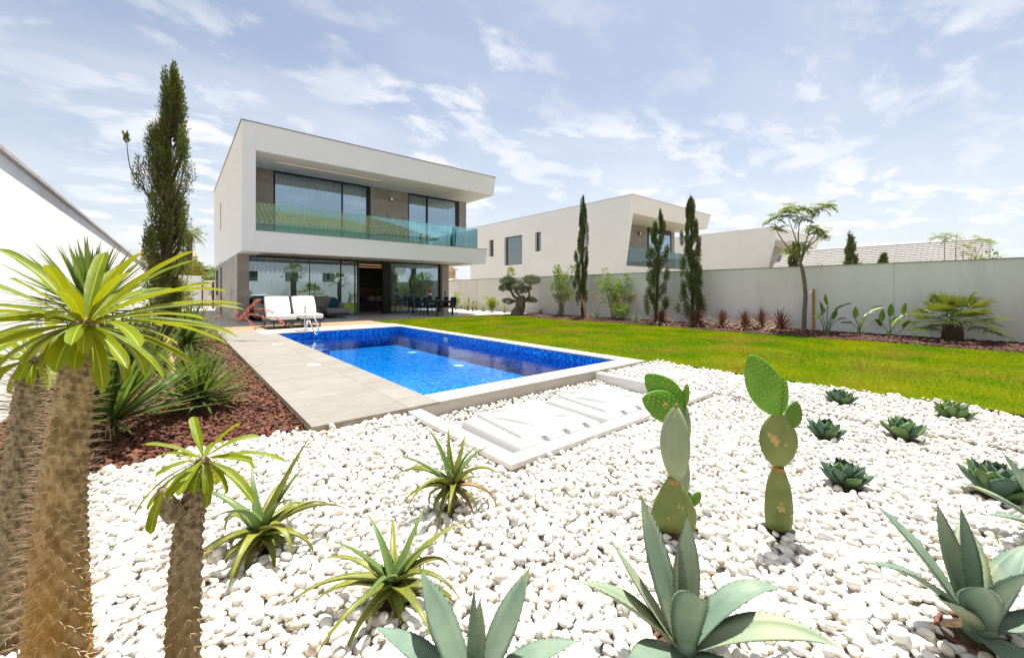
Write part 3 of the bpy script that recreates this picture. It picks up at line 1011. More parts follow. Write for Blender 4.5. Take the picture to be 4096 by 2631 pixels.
# ================================================================== NEIGHBOURING HOUSES
def modern_house(name, label, X0, YT, X1, YE, recess, wins, pier, stone_to, lean=0.157):
    h = thing(name, label, 'house', (X0, YT, 0))
    yl = lambda z: YT + (7.55 - z) * lean
    ZT, ZS, ZB, ZL = 7.55, 6.38, 2.93, 1.95
    w = MB()
    yb = YT + 2.0
    wall_cells(w, 'y', X0, X0 + 0.35, yb, YE, -0.1, ZT, [(a[0], a[1], a[2], a[3]) for a in wins])
    w.hexa([(X0, yl(-0.1), -0.1), (X0 + 0.35, yl(-0.1), -0.1), (X0 + 0.35, yb, -0.1), (X0, yb, -0.1), (X0, YT, ZT), (X0 + 0.35, YT, ZT), (X0 + 0.35, yb, ZT), (X0, yb, ZT)])
    w.build('side_wall', M['render'], h)
    for a in wins:
        f = MB()
        y0, y1, z0, z1 = a
        xx = X0 + 0.22
        f.box(xx, xx + 0.06, y0, y1, z1 - 0.06, z1).box(xx, xx + 0.06, y0, y1, z0, z0 + 0.05).box(xx, xx + 0.06, y0, y0 + 0.06, z0 + 0.05, z1 - 0.06).box(xx, xx + 0.06, y1 - 0.06, y1, z0 + 0.05, z1 - 0.06)
        fo = f.build('window_frame', M['black_frame'], h)
        MB().box(xx + 0.02, xx + 0.035, y0 + 0.06, y1 - 0.06, z0 + 0.05, z1 - 0.06).build('pane', M['dark_pane'], fo)
    XE = lambda z: X1 - (ZT - z) * 0.3
    r_ = MB().hexa([(X0 + 0.352, yl(ZS), ZS), (XE(ZS), yl(ZS), ZS), (XE(ZS), YE, ZS), (X0 + 0.352, YE, ZS), (X0 + 0.352, YT, ZT), (XE(ZT), YT, ZT), (XE(ZT), YE, ZT), (X0 + 0.352, YE, ZT)]).build('roof_slab', M['render'], h)
    MB().box(X0 - 0.02, X1 + 0.02, YT - 0.02, YT + 0.2, ZT + 0.002, ZT + 0.022).box(X0 - 0.02, X0 + 0.2, YT + 0.2, YE, ZT + 0.002, ZT + 0.022).build('roof_flashing', M['trim'], r_)
    MB().hexa([(X0 + 0.352, yl(ZL), ZL), (XE(ZL), yl(ZL), ZL), (XE(ZL), YE, ZL), (X0 + 0.352, YE, ZL), (X0 + 0.352, yl(ZB), ZB), (XE(ZB), yl(ZB), ZB), (XE(ZB), YE, ZB), (X0 + 0.352, YE, ZB)]).build('balcony_slab', M['render'], h)
    MB().box(X0 + 0.352, pier, recess + 0.02, recess + 0.3, ZB, ZS).build('recess_wall', M['room_wall'], h)
    panels_xz(h, recess + 0.02, [X0 + 0.36, (X0 + stone_to) / 2, stone_to], [ZB, 4.2, 5.4, ZS - 0.002], M['stone'])
    panels_xz(h, recess + 0.02, [pier - 0.6, pier], [ZB, 4.5, ZS - 0.002], M['stone'])
    MB().box(pier - 0.3, pier, recess + 0.3, YE, ZB, ZS - 0.002).build('pier_wall', M['render'], h)
    glazing(h, recess - 0.02, stone_to + 0.02, pier - 0.62, ZB + 0.01, ZS - 0.3, [((stone_to + pier) / 2 - 0.9, 0.1)], 0.1, curt=False)
    MB().box(stone_to + 0.02, pier - 0.62, recess - 0.06, recess + 0.015, ZS - 0.298, ZS - 0.003).build('blind_box', M['anthracite'], h)
    lw = box_obj('wall_lamp', (stone_to - 1.35, stone_to - 1.1, recess - 0.14, recess - 0.022, 5.62, 5.88), M['anthracite'], h, bevel=0.01)
    MB().quad((stone_to - 1.33, recess - 0.1415, 5.65), (stone_to - 1.12, recess - 0.1415, 5.65), (stone_to - 1.12, recess - 0.1415, 5.85), (stone_to - 1.33, recess - 0.1415, 5.85)).build('lamp_lens', M['pool_lamp'], lw)
    box_obj('wall_vent', (stone_to - 1.5, stone_to - 1.2, recess - 0.05, recess - 0.022, 4.3, 4.42), M['anthracite'], h)
    return h, yl


n1, yl1 = modern_house('neighbour_house', 'white modern house with leaning front edge next door, three side windows', 22.92, 15.11, 34.31, 34.0, 17.9,
                       [(30.1, 30.85, 4.5, 6.07), (26.05, 28.5, 3.54, 6.08), (23.72, 24.42, 4.5, 6.09)], 33.55, 29.25)
nb = thing('neighbour_balustrade', 'glass balustrade on the balcony of the neighbouring leaning-front house', 'balustrade', (23.3, 16, 2.93))
for a, b in ((23.3, 26.8), (26.82, 30.3), (30.32, 32.9)):
    MB().box(a, b, yl1(2.93) + 0.08, yl1(2.93) + 0.095, 2.93, 4.2).build('glass_panel', M['rail_glass'], nb)
MB().box(32.9, 32.915, yl1(2.93) + 0.1, 17.8, 2.93, 4.2).build('glass_panel', M['rail_glass'], nb)
n3, yl3 = modern_house('white_house', 'farther white house behind the feathery tree, only its top showing over the wall', 45.3, 13.66, 60.6, 33.0, 16.2,
                       [], 58.6, 57.0)
st_ = thing('balcony_furniture', 'small pale stool and crate on the far balcony behind the feathery tree', 'stool', (53.5, 15.0, 2.93))
MB().box(53.2, 53.9, 15.0, 15.6, 3.9, 4.0).build('seat', M['white_plastic'], st_)
for x in (53.25, 53.85):
    for y in (15.05, 15.55): MB().box(x - 0.03, x + 0.03, y - 0.03, y + 0.03, 2.93, 3.9).build('leg', M['white_plastic'], st_)

# ---- house with the long pale shingle roof
M['shingle'] = mat('pale_grey_shingle', (0.30, 0.285, 0.27), (0.24, 0.23, 0.22), scale=6, rough=0.85, isl=0.14)
sr = thing('shingle_house', 'low house with a long pale shingle roof over the garden wall', 'house', (42, 5, 0))
RX, RZ, EX, EZ, RY0, RY1 = 46.0, 5.03, 39.5, 1.2, 0.18, 13.4
MB().add([(RX, RY0 + 0.1, RZ - 0.15), (EX + 0.3, RY0 + 0.1, EZ - 0.1), (EX + 0.3, RY0 + 0.1, -0.1), (2 * RX - EX, RY0 + 0.1, -0.1), (2 * RX - EX, RY0 + 0.1, EZ - 0.1),
          (RX, RY1, RZ - 0.15), (EX + 0.3, RY1, EZ - 0.1), (EX + 0.3, RY1, -0.1), (2 * RX - EX, RY1, -0.1), (2 * RX - EX, RY1, EZ - 0.1)],
         [(0, 1, 2, 3, 4), (9, 8, 7, 6, 5), (1, 6, 7, 2), (4, 3, 8, 9), (0, 5, 6, 1), (0, 4, 9, 5)]).build('house_body', M['cream_house'], sr)
sm = MB()
slope = Vector((EX - RX, 0, EZ - RZ))
SL = slope.length
sd = slope.normalized()
nrm = Vector((sd.z, 0, -sd.x))
if nrm.z < 0: nrm = -nrm
rows = 24
rl = SL / rows
n_sh = 0
for r in range(rows):
    y = RY0 - (0.3 if r % 2 else 0)
    while y < RY1:
        y0, y1 = max(y, RY0), min(y + 0.6, RY1)
        y += 0.61
        if y1 - y0 < 0.05: continue
        a = Vector((RX, 0, RZ)) + sd * (r * rl)
        b = Vector((RX, 0, RZ)) + sd * ((r + 1) * rl + 0.03)
        lift = nrm * 0.03
        dz = nrm * rng.uniform(0, 0.012)
        one = MB() if n_sh < 300 else sm                               # the upper rows, which show over the wall, piece by piece
        n_sh += 1
        one.add([(a.x, y0, a.z), (a.x, y1 - 0.012, a.z), (b.x + lift.x + dz.x, y1 - 0.012, b.z + lift.z + dz.z), (b.x + lift.x + dz.x, y0, b.z + lift.z + dz.z),
                 (b.x, y1 - 0.012, b.z), (b.x, y0, b.z)], [(0, 3, 2, 1), (3, 5, 4, 2)])
        if one is not sm: one.build('shingle', M['shingle'], sr)
sm.build('shingles', M['shingle'], sr, kind='stuff')
MB().quad((RX, RY0, RZ), (RX, RY1, RZ), (2 * RX - EX, RY1, EZ), (2 * RX - EX, RY0, EZ)).build('rear_roof', M['shingle'], sr)
MB().hexa([(EX - 0.1, RY0 - 0.12, EZ - 0.12), (RX + 0.03, RY0 - 0.12, RZ - 0.06), (RX + 0.03, RY0 - 0.02, RZ - 0.06), (EX - 0.1, RY0 - 0.02, EZ - 0.12),
           (EX - 0.1, RY0 - 0.12, EZ + 0.08), (RX + 0.03, RY0 - 0.12, RZ + 0.1), (RX + 0.03, RY0 - 0.02, RZ + 0.1), (EX - 0.1, RY0 - 0.02, EZ + 0.08)]).build('bargeboard', M['black_frame'], sr)
MB().tube([(RX, RY0 - 0.1, RZ + 0.03), (RX, RY1, RZ + 0.03)], 0.07, 8).build('ridge_cap', M['white_conc'], sr)

# ---- ornate villa glimpsed behind the pier
ov = thing('ornate_villa', 'pale old villa with orange arch trim glimpsed behind the stone pier', 'house', (36.5, 60, 0))
M['orange_trim'] = mat('orange_trim', (0.50, 0.24, 0.11), rough=0.9)
MB().box(33, 37.35, 60, 66, -0.1, 5.4).build('wall', M['cream_house'], ov)
ar = [(36.35 + 0.62 * math.cos(a), 59.93, 4.55 + 0.75 * math.sin(a)) for a in np.linspace(0, math.pi, 12)]
MB().tube([(36.97, 59.93, 3.9)] + ar + [(35.73, 59.93, 3.9)], 0.07, 6).build('arch_trim', M['orange_trim'], ov)
MB().box(35.2, 37.4, 59.85, 59.995, 4.05, 4.15).box(35.2, 37.4, 59.8, 59.995, 4.4, 4.47).build('cornice', M['orange_trim'], ov)
MB().lathe([(0.05, 0), (0.3, 0.1), (0.38, 0.35), (0.3, 0.6), (0.05, 0.7)], (37.1, 59.6, 4.7), 12).build('finial_ball', M['white_conc'], ov, smooth=True)
MB().hexa([(34.5, 58.4, 2.75), (36.9, 58.4, 3.35), (36.9, 60, 3.6), (34.5, 60, 3.0), (34.5, 58.4, 2.85), (36.9, 58.4, 3.45), (36.9, 60, 3.7), (34.5, 60, 3.1)]).build('porch_roof', M['tile_roof'], ov)
# ---- tiled house far down the passage
fh = thing('tiled_house', 'pale house with clay tile eaves beyond the leafy citrus tree', 'house', (1.3, 60, 0))
MB().box(-3.0, 1.9, 60, 66, -0.1, 5.2).build('wall', M['cream_house'], fh)
rt = MB()
for k in range(20):
    x = -3.1 + k * 0.26
    rt.tube([(x, 59.7, 5.2), (x, 61.6, 5.85)], 0.12, 6)
rt.build('roof_tiles', M['tile_roof'], fh)
pg = thing('pergola', 'dark flat pergola beam over the street wall', 'pergola', (1.9, 46, 0))
MB().box(1.4, 2.9, 46, 47.5, 3.0, 3.2).build('beam', M['black_frame'], pg)
for x in (1.45, 2.8): MB().box(x, x + 0.08, 46, 46.1, -0.1, 3.0).build('post', M['black_frame'], pg)

# ================================================================== WHAT STANDS BEHIND THE CAMERA (seen in the glass)
bw = thing('rear_wall', 'white boundary wall behind the viewpoint, mirrored in the glass', 'wall', (7, -3.8, 0))
MB().box(-1.55, 15.55, -4.1, -3.85, -0.3, 2.2).build('wall_body', M['render_wall'], bw)
rh = thing('rear_house', 'tall white house with hipped clay tile roof mirrored in the villa glass', 'house', (10, -7, 0))
hb = MB()
holes = []
for x in (1.5, 5.2, 9.0, 12.8, 16.8, 20.5): holes += [(x, x + 1.3, 2.0, 3.3), (x, x + 1.3, 5.0, 6.4)]
wall_cells(hb, 'x', -7.3, -7.0, -4, 23, -0.1, 7.4, holes)
hb.box(-4, 23, -17, -7.3, -0.1, 7.4)
hb.build('house_body', M['render'], rh)
for h_ in holes:
    MB().box(h_[0], h_[1], -7.28, -7.2, h_[2], h_[3]).build('window', M['dark_pane'], rh)


def tiled_slope(parent, e0, e1, r0, r1, pitch=0.42, course=0.6):
    """barrel tiles on a roof face from eave e0-e1 up to ridge r0-r1"""
    e0, e1, r0, r1 = map(Vector, (e0, e1, r0, r1))
    n = max(2, int((e1 - e0).length / pitch))
    mcount = max(2, int(((r0 + r1) / 2 - (e0 + e1) / 2).length / course))
    up = (e1 - e0).cross(r0 - e0).normalized()
    if up.z < 0: up = -up
    nu = n * 4

    ax = (e1 - e0).normalized()
    Lx = (e1 - e0).length
    a0, a1 = (r0 - e0).dot(ax), (r1 - e0).dot(ax)
    rise = (r0 - e0) - ax * a0

    def fn(u, v):
        s = u * Lx                                                     # columns run straight up from the eave and stop at the hips
        vm = min(1.0, s / max(a0, 1e-3), (Lx - s) / max(Lx - a1, 1e-3))
        t = v * vm
        p = e0 + ax * s + rise * t
        return p + up * (0.11 * math.cos(2 * math.pi * u * n) - 0.15 * ((t * mcount) % 1.0))
    b = MB().grid(fn, nu, mcount * 5)
    return b.build('roof_tiles', M['tile_roof'], parent)


tiled_slope(rh, (-5, -6.3, 7.4), (24, -6.3, 7.4), (2, -12, 10.3), (17, -12, 10.3))
tiled_slope(rh, (24, -6.3, 7.4), (24, -17.7, 7.4), (17, -12, 10.3), (17, -12.01, 10.3))
tiled_slope(rh, (-5, -17.7, 7.4), (-5, -6.3, 7.4), (2, -12.01, 10.3), (2, -12, 10.3))
# ================================================================== THINGS ON THE TERRACE
def soft_box(x0, x1, y0, y1, z0, z1, name, m, parent, r=0.04, puff=0.012, local=True, slope=None):
    """an upholstered block: rounded edges and faces that swell a little"""
    mb = MB()
    n = 8

    def sd(t, w):
        return t
    vs, idx = [], {}
    cx, cy, cz = (x0 + x1) / 2, (y0 + y1) / 2, (z0 + z1) / 2
    hx, hy, hz = (x1 - x0) / 2, (y1 - y0) / 2, (z1 - z0) / 2

    def knots(h):
        rr = min(r, h * 0.9)
        return [-h, -h + rr * 0.3, -h + rr, *[(-h + rr) + (2 * h - 2 * rr) * k / 4 for k in (1, 2, 3)], h - rr, h - rr * 0.3, h]
    kx, ky, kz = knots(hx), knots(hy), knots(hz)

    def put(p):
        key = (round(p[0], 5), round(p[1], 5), round(p[2], 5))
        if key in idx: return idx[key]
        q = []
        rr = [min(r, h * 0.9) for h in (hx, hy, hz)]
        core = [max(-h + k, min(h - k, c)) for c, h, k in zip(p, (hx, hy, hz), rr)]
        d = Vector([a - b for a, b in zip(p, core)])
        if d.length > 1e-6:
            s = [abs(d[i]) / rr[i] for i in range(3)]
            L = math.sqrt(sum(v * v for v in s))
            mx_ = max(s)
            d = d * (mx_ / L)
        q = [core[i] + d[i] for i in range(3)]
        u = [1 - (q[i] / h) ** 2 for i, h in enumerate((hx, hy, hz))]
        for i in range(3):
            o = [j for j in range(3) if j != i]
            if abs(p[i]) > (hx, hy, hz)[i] - 1e-6:
                q[i] += math.copysign(puff * u[o[0]] * u[o[1]], p[i])
        if slope: q = list(slope(q))
        idx[key] = len(vs)
        vs.append((cx + q[0], cy + q[1], cz + q[2]))
        return idx[key]
    fs = []
    for ax, ka, kb, h in ((0, ky, kz, hx), (1, kz, kx, hy), (2, kx, ky, hz)):
        for sgn in (-1, 1):
            for i in range(8):
                for j in range(8):
                    c = []
                    for a, b in ((i, j), (i + 1, j), (i + 1, j + 1), (i, j + 1)):
                        p = [0, 0, 0]
                        p[ax] = sgn * h
                        p[(ax + 1) % 3] = ka[a]
                        p[(ax + 2) % 3] = kb[b]
                        c.append(put(p))
                    fs.append(tuple(c if sgn > 0 else c[::-1]))
    mb.v, mb.f, mb.m = vs, fs, [0] * len(fs)
    return mb.build(name, m, parent, smooth=True, local=local)


def make_lounger(label, loc):
    o = thing('sun_lounger', label, 'sun lounger', loc, 'white loungers by the pool')
    fr = MB()
    w, l = 0.38, 1.68
    fr.box(-w, w, 0, 0.05, 0.20, 0.275).box(-w, w, l - 0.05, l, 0.20, 0.275).box(-w, -w + 0.05, 0.05, l - 0.05, 0.20, 0.275).box(w - 0.05, w, 0.05, l - 0.05, 0.20, 0.275)
    for k in range(9): fr.box(-w + 0.05, w - 0.05, 0.1 + k * 0.17, 0.16 + k * 0.17, 0.235, 0.265)
    fr.build('frame', M['anthracite'], o, local=True)
    for x in (-w + 0.09, w - 0.12):
        MB().box(x, x + 0.035, 0.06, 0.095, 0, 0.20).build('leg', M['anthracite'], o, local=True)
    for x in (-w + 0.03, w - 0.07):
        wh = MB().tube([(x, l - 0.16, 0.085), (x + 0.035, l - 0.16, 0.085)], 0.085, 18).build('wheel', M['anthracite'], o, local=True)
        MB().tube([(x - 0.004, l - 0.16, 0.085), (x + 0.039, l - 0.16, 0.085)], 0.03, 12).build('hub', M['chrome_dull'], wh, local=True)
        MB().box(x + 0.005, x + 0.03, l - 0.18, l - 0.14, 0.12, 0.20).build('wheel_bracket', M['anthracite'], o, local=True)
    soft_box(-w + 0.01, w - 0.01, -0.02, 0.98, 0.28, 0.43, 'seat_cushion', M['cushion_white'], o, 0.05)
    # backrest cushion, leaning
    a = R(33)

    def lean(q):
        y, z = q[1], q[2]
        return (q[0], y * math.cos(a) + z * math.sin(a), -y * math.sin(a) + z * math.cos(a))
    hb_ = 0.36
    c = soft_box(-w + 0.01, w - 0.01, 1.03, 1.17, 0.36, 1.06, 'back_cushion', M['cushion_white'], o, 0.05, slope=lean)
    fb = MB()
    for x in (-w + 0.06, w - 0.1):
        fb.hexa([(x, 1.02, 0.29), (x + 0.04, 1.02, 0.29), (x + 0.04, 1.08, 0.27), (x, 1.08, 0.27), (x, 1.38, 0.93), (x + 0.04, 1.38, 0.93), (x + 0.04, 1.42, 0.91), (x, 1.42, 0.91)])
    fb.box(-w + 0.06, w - 0.06, 1.37, 1.42, 0.86, 0.90)
    fb.build('back_frame', M['anthracite'], o, local=True)
    return o


make_lounger('white cushioned sun lounger nearer the villa corner, behind the red flower spray', (2.66, 14.62, 0.0))
make_lounger('white cushioned sun lounger behind the steel handrail', (3.50, 14.70, 0.0))

sofa = thing('corner_sofa', 'grey upholstered outdoor corner sofa with chaise under the balcony', 'sofa', (4.2, 20, 0))
bs = MB()
for b in ((2.42, 6.12, 19.62, 20.68), (5.12, 6.12, 18.86, 19.62), (2.42, 3.35, 18.30, 19.62)):
    bs.box(b[0], b[1], b[2], b[3], 0.13, 0.20)
bs.build('base_frame', M['anthracite'], sofa)
for x, y in ((5.3, 18.95), (5.95, 18.95), (5.3, 19.4), (5.95, 19.4), (2.5, 18.4), (3.25, 18.4), (4.2, 19.7), (2.5, 20.6), (6.0, 20.6)):
    MB().box(x - 0.018, x + 0.018, y - 0.018, y + 0.018, 0.0, 0.13).build('leg', M['anthracite'], sofa)
sb = lambda *a, nm='seat_cushion', **k: soft_box(*a, nm, M['cushion_grey'], sofa, 0.06, 0.02, local=False, **k)
sb(5.13, 6.11, 18.84, 20.4, 0.205, 0.43)
sb(3.37, 4.24, 19.64, 20.4, 0.205, 0.43)
sb(4.25, 5.12, 19.64, 20.4, 0.205, 0.43)
sb(2.44, 3.36, 18.32, 20.4, 0.205, 0.43)
for x0, x1 in ((2.66, 3.24), (3.25, 4.2), (4.21, 5.02), (5.03, 5.95)):
    sb(x0, x1, 20.34, 20.62, 0.44, 0.92, nm='back_cushion', slope=lambda q: (q[0], q[1] + q[2] * 0.16, q[2]))
sb(2.42, 2.66, 19.1, 20.3, 0.44, 0.90, nm='back_cushion')
sb(2.42, 2.66, 18.4, 19.08, 0.44, 0.70, nm='armrest')
sb(5.9, 6.12, 19.7, 20.62, 0.44, 0.68, nm='armrest')


def pillow(label, loc, rot, m, size=0.46):
    o = MB()
    h = size / 2

    def fn(s):
        def f(u, v):
            x, y = (u - 0.5) * 2, (v - 0.5) * 2
            t = 0.085 * (1 - x ** 4) * (1 - y ** 4) * s
            k = 1 - 0.06 * (1 - x * x) * abs(y) ** 3 - 0.06 * (1 - y * y) * abs(x) ** 3
            return (x * h * k, t, y * h * k)
        return f
    o.grid(fn(1), 12, 12).grid(fn(-1), 12, 12)
    ob = o.build('throw_pillow', m, smooth=True)
    ob.location = loc
    ob.rotation_euler = rot
    return tag(ob, label, 'pillow', 'teal pillows on the sofa')


pillow('dark teal pillow leaning on the arm of the chaise', (5.72, 19.95, 0.66), (R(-20), R(8), R(-48)), M['teal'])
pillow('dark teal pillow half hidden behind the lounger backs', (3.0, 20.2, 0.64), (R(-18), 0, R(20)), M['teal'])
pillow('dark teal pillow lying flat against the sofa back behind the loungers', (3.6, 20.2, 0.60), (R(-40), 0, R(0)), M['teal'], 0.40)

ct = thing('side_table', 'small dark square side table in front of the sofa', 'table', (4.75, 19.0, 0))
MB().box(4.45, 4.98, 18.7, 19.25, 0.42, 0.45).build('table_top', M['anthracite'], ct)
for x in (4.47, 4.94):
    for y in (18.72, 19.21): MB().box(x, x + 0.022, y, y + 0.022, 0, 0.42).build('leg', M['anthracite'], ct)

# ---- dining group
dt = thing('dining_table', 'long dark outdoor dining table with teal chairs around it', 'table', (10.12, 18.6, 0))
MB().box(9.64, 10.60, 17.18, 19.9, 0.715, 0.75).build('table_top', M['anthracite'], dt, bevel=0.006)
MB().box(9.72, 10.52, 17.26, 19.82, 0.66, 0.714).build('apron', M['anthracite'], dt)
for x in (9.66, 10.51):
    for y in (17.20, 19.81): MB().box(x, x + 0.07, y, y + 0.07, 0, 0.66).build('leg', M['anthracite'], dt)


def make_chair(label, loc, rz):
    """front faces +X"""
    o = thing('dining_chair', label, 'chair', loc, 'teal dining chairs')
    o.rotation_euler = (0, 0, rz)
    for x, y, nm in ((0.22, 0.255, 'front'), (0.22, -0.255, 'front'), (-0.22, 0.255, 'back'), (-0.22, -0.255, 'back')):
        if nm == 'front':
            pts = [(x + 0.02, y, 0.0), (x, y, 0.62)]
        else:
            pts = [(x - 0.05, y, 0.0), (x, y, 0.42), (x - 0.06, y, 0.86)]
        MB().tube(pts, 0.013, 8).build('leg', M['anthracite'], o, local=True)
    for y in (0.255, -0.255):
        MB().box(-0.24, 0.23, y - 0.02, y + 0.02, 0.62, 0.64).build('armrest', M['anthracite'], o, local=True)
    MB().box(-0.22, 0.22, -0.25, 0.25, 0.385, 0.405).build('seat_frame', M['anthracite'], o, local=True)
    soft_box(-0.21, 0.24, -0.24, 0.24, 0.405, 0.47, 'seat', M['teal_dark'], o, 0.03, 0.01)
    soft_box(-0.285, -0.225, -0.245, 0.245, 0.46, 0.90, 'backrest', M['teal_dark'], o, 0.03, 0.008, slope=lambda q: (q[0] - q[2] * 0.13, q[1], q[2]))
    return o


ch = make_chair('teal dining chair at the near end of the table on its sofa side', (9.60, 17.72, 0), 0)
for x, y, rz, lb in ((9.58, 18.55, 0.03, 'teal dining chair in the middle of the table on its sofa side'),
                     (9.56, 19.38, -0.02, 'teal dining chair at the far end of the table on its sofa side'),
                     (10.62, 17.68, math.pi + 0.04, 'teal dining chair at the near end of the table on its lawn side'),
                     (10.66, 18.5, math.pi - 0.03, 'teal dining chair in the middle of the table on its lawn side'),
                     (10.64, 19.35, math.pi, 'teal dining chair at the far end of the table on its lawn side')):
    c = copy_tree(ch)
    c.location = (x, y, 0)
    c.rotation_euler = (0, 0, rz)
    c['label'] = lb

M['amber'] = mat('amber_glass', (0.55, 0.13, 0.01), rough=0.08, coat=0.6, trans=0.25)
M['black_gloss'] = mat('black_glaze', (0.015, 0.012, 0.012), rough=0.08)
va = thing('table_sculpture', 'stacked ball sculpture, black, chrome and amber, on the dining table', 'sculpture', (10.2, 18.9, 0.75))
ball = lambda r: [(r * math.sin(math.pi * k / 12) + 0.001, r - r * math.cos(math.pi * k / 12)) for k in range(13)]
MB().lathe([(r, z * 1.0) for r, z in ball(0.105)], (10.2, 18.9, 0.75), 20).build('black_ball', M['black_gloss'], va, smooth=True)
MB().lathe(ball(0.085), (10.2, 18.9, 0.95), 20).build('chrome_ball', M['steel'], va, smooth=True)
MB().lathe(ball(0.05), (10.2, 18.9, 1.11), 16).build('amber_neck', M['amber'], va, smooth=True)
MB().lathe(ball(0.115), (10.2, 18.9, 1.19), 20).build('amber_ball', M['amber'], va, smooth=True)

# ---- bar stools indoors
M['stool_white'] = mat('pale_stool_shell', (0.55, 0.54, 0.52), rough=0.5)
for k, (x, dark) in enumerate(((8.95, 1), (9.42, 0), (9.88, 0), (10.35, 0))):
    lab = ['black bar stool inside the open door', 'pale bar stool beside the black one indoors', 'pale bar stool in the middle of the kitchen counter', 'pale bar stool nearest the black door post'][k]
    o = thing('bar_stool', lab, 'stool', (x, 25.1, 0), 'bar stools indoors')
    mm = M['black_frame'] if dark else M['stool_white']

    def shell(u, v, x=x):
        a = math.pi * (1.15 - 1.3 * (u - 0.5)) * 0.5 if False else math.pi * (u * 1.2 - 0.1)
        return (x + 0.21 * math.cos(a), 25.1 - 0.2 * math.sin(a), 0.62 + v * (0.30 * (0.55 + 0.45 * math.sin(max(0, min(math.pi, a))))))
    MB().grid(shell, 14, 4).build('back_shell', mm, o, smooth=True)
    MB().lathe([(0.19, 0), (0.21, 0.03), (0.20, 0.06)], (x, 25.1, 0.60), 16).build('seat', mm, o)
    for dx, dy in ((0.16, 0.16), (-0.16, 0.16), (0.16, -0.16), (-0.16, -0.16)):
        MB().tube([(x + dx * 0.7, 25.1 + dy * 0.7, 0.6), (x + dx * 1.15, 25.1 + dy * 1.15, 0.005)], 0.013, 6).build('leg', M['black_frame'], o)
    MB().tube([(x + 0.165 * math.cos(a), 25.1 + 0.165 * math.sin(a), 0.22) for a in np.linspace(0, 2 * math.pi, 13)], 0.009, 6).build('foot_ring', M['black_frame'], o)

# ---- pool handrail
hr = thing('pool_handrail', 'polished steel pool handrail bent over the far edge of the pool', 'handrail', (3.05, 13.5, 0))


def smooth_path(pts, n=6):
    pts = [Vector(p) for p in pts]
    out = []
    for i in range(len(pts) - 1):
        p0, p1, p2, p3 = pts[max(i - 1, 0)], pts[i], pts[i + 1], pts[min(i + 2, len(pts) - 1)]
        for k in range(n):
            s = k / n
            out.append(0.5 * ((2 * p1) + (p2 - p0) * s + (2 * p0 - 5 * p1 + 4 * p2 - p3) * s * s + (3 * p1 - p0 - 3 * p2 + p3) * s ** 3))
    out.append(pts[-1])
    return out


hx = 3.05
rail = [(13.62, 0.0), (13.62, 0.35), (13.61, 0.70), (13.55, 0.82), (13.45, 0.83), (13.34, 0.76), (13.0, 0.45), (12.78, 0.22), (12.74, 0.08),
        (12.79, -0.06), (12.86, -0.09), (12.95, -0.02), (13.2, 0.24), (13.3, 0.315), (13.38, 0.30), (13.42, 0.20), (13.42, 0.0)]
MB().tube(smooth_path([(hx + 0.22 * max(0.0, 13.45 - y), y, z) for y, z in rail]), 0.0215, 12).build('tube', M['steel'], hr, smooth=True)
for y in (13.62, 13.42):
    MB().lathe([(0.05, 0), (0.05, 0.008), (0.028, 0.02)], (hx, y, 0), 18).build('base_flange', M['steel'], hr)
MB().box(2.72, 3.14, 13.36, 13.70, 0.0005, 0.004).build('base_plate', M['chrome_dull'], hr)

# ---- equipment pit with two moulded covers
pf = thing('equipment_pit', 'low white concrete frame round the pump pit at the pool end', 'frame', (3.4, 3.0, -0.1))
fx0, fx1, fy0, fy1, ft = 1.83, 5.02, 2.2, 3.868, 0.14
top = MB().box(fx0, fx0 + ft, fy0, fy1, -0.075, -0.035).box(fx0 + ft, fx1 - ft, fy0, fy0 + ft, -0.075, -0.035).box(fx1 - ft, fx1, fy0, fy1, -0.075, -0.035)
top.box(fx0 + 0.1, fx0 + ft, fy0 + ft, fy1, -0.3, -0.0755).box(fx0 + ft, fx1 - ft, fy0 + 0.1, fy0 + ft, -0.3, -0.0755).box(fx1 - ft, fx1 - ft + 0.06, fy0 + ft, fy1, -0.3, -0.0755)
top.build('painted_rim', M['white_conc'], pf)
MB().box(fx0 + 0.004, fx0 + 0.1, fy0 + 0.004, fy1, -0.3, -0.0755).box(fx0 + 0.1, fx1 - 0.07, fy0 + 0.004, fy0 + 0.1, -0.3, -0.0755).box(fx1 - 0.08, fx1 - 0.004, fy0 + 0.1, fy1, -0.3, -0.0755).build('raw_side', M['brown_conc'], pf)


def cover_h(u, v):
    """height of the moulded lid over its unit square; v=0 is the hinge side towards the viewer, u=0 its left edge"""
    ef = min(1.0, min(v, 1 - v) / 0.07, u / 0.06, (1 - u) / 0.06)
    z = -0.15 + 0.108 * (1 - (1 - ef) ** 2.6)
    z += 0.012 * (v - 0.3)
    if v > 0.05 and u > 0.05:
        rise = max(0.0, min(1.0, (u - 0.10 - 0.05 * v) / 0.012))          # the field stands a step above the left flange
        fade = max(0.0, min(1.0, (0.97 - v) / 0.05, (v - 0.10) / 0.07, (0.94 - u) / 0.06))
        z += 0.034 * rise * fade
        c = 0.52 - 0.34 * ((v - 0.55) / 0.34) ** 3                         # S shaped step
        k = max(0.0, min(1.0, (u - c) / 0.035 + 0.5))
        f2 = max(0.0, min(1.0, (0.93 - v) / 0.08, (v - 0.16) / 0.08, (0.9 - u) / 0.2))
        z += 0.032 * k * f2
        s = (0.80 - v) / 0.55                                              # crescent scoop, deep at its far side
        if 0 < s < 1:
            q = (u - (0.20 + 0.16 * s ** 1.5)) / (0.075 * math.sin(math.pi * s) ** 0.8 + 1e-4)
            if -1 < q < 1: z -= 0.034 * (q + 1) / 2 * min(1.0, (1 - q) * 6) * math.sin(math.pi * s) ** 0.5
    for cx in (0.30, 0.55, 0.80):
        if abs(u - cx) < 0.03 and v < 0.10: z = min(z, -0.085)
    return z


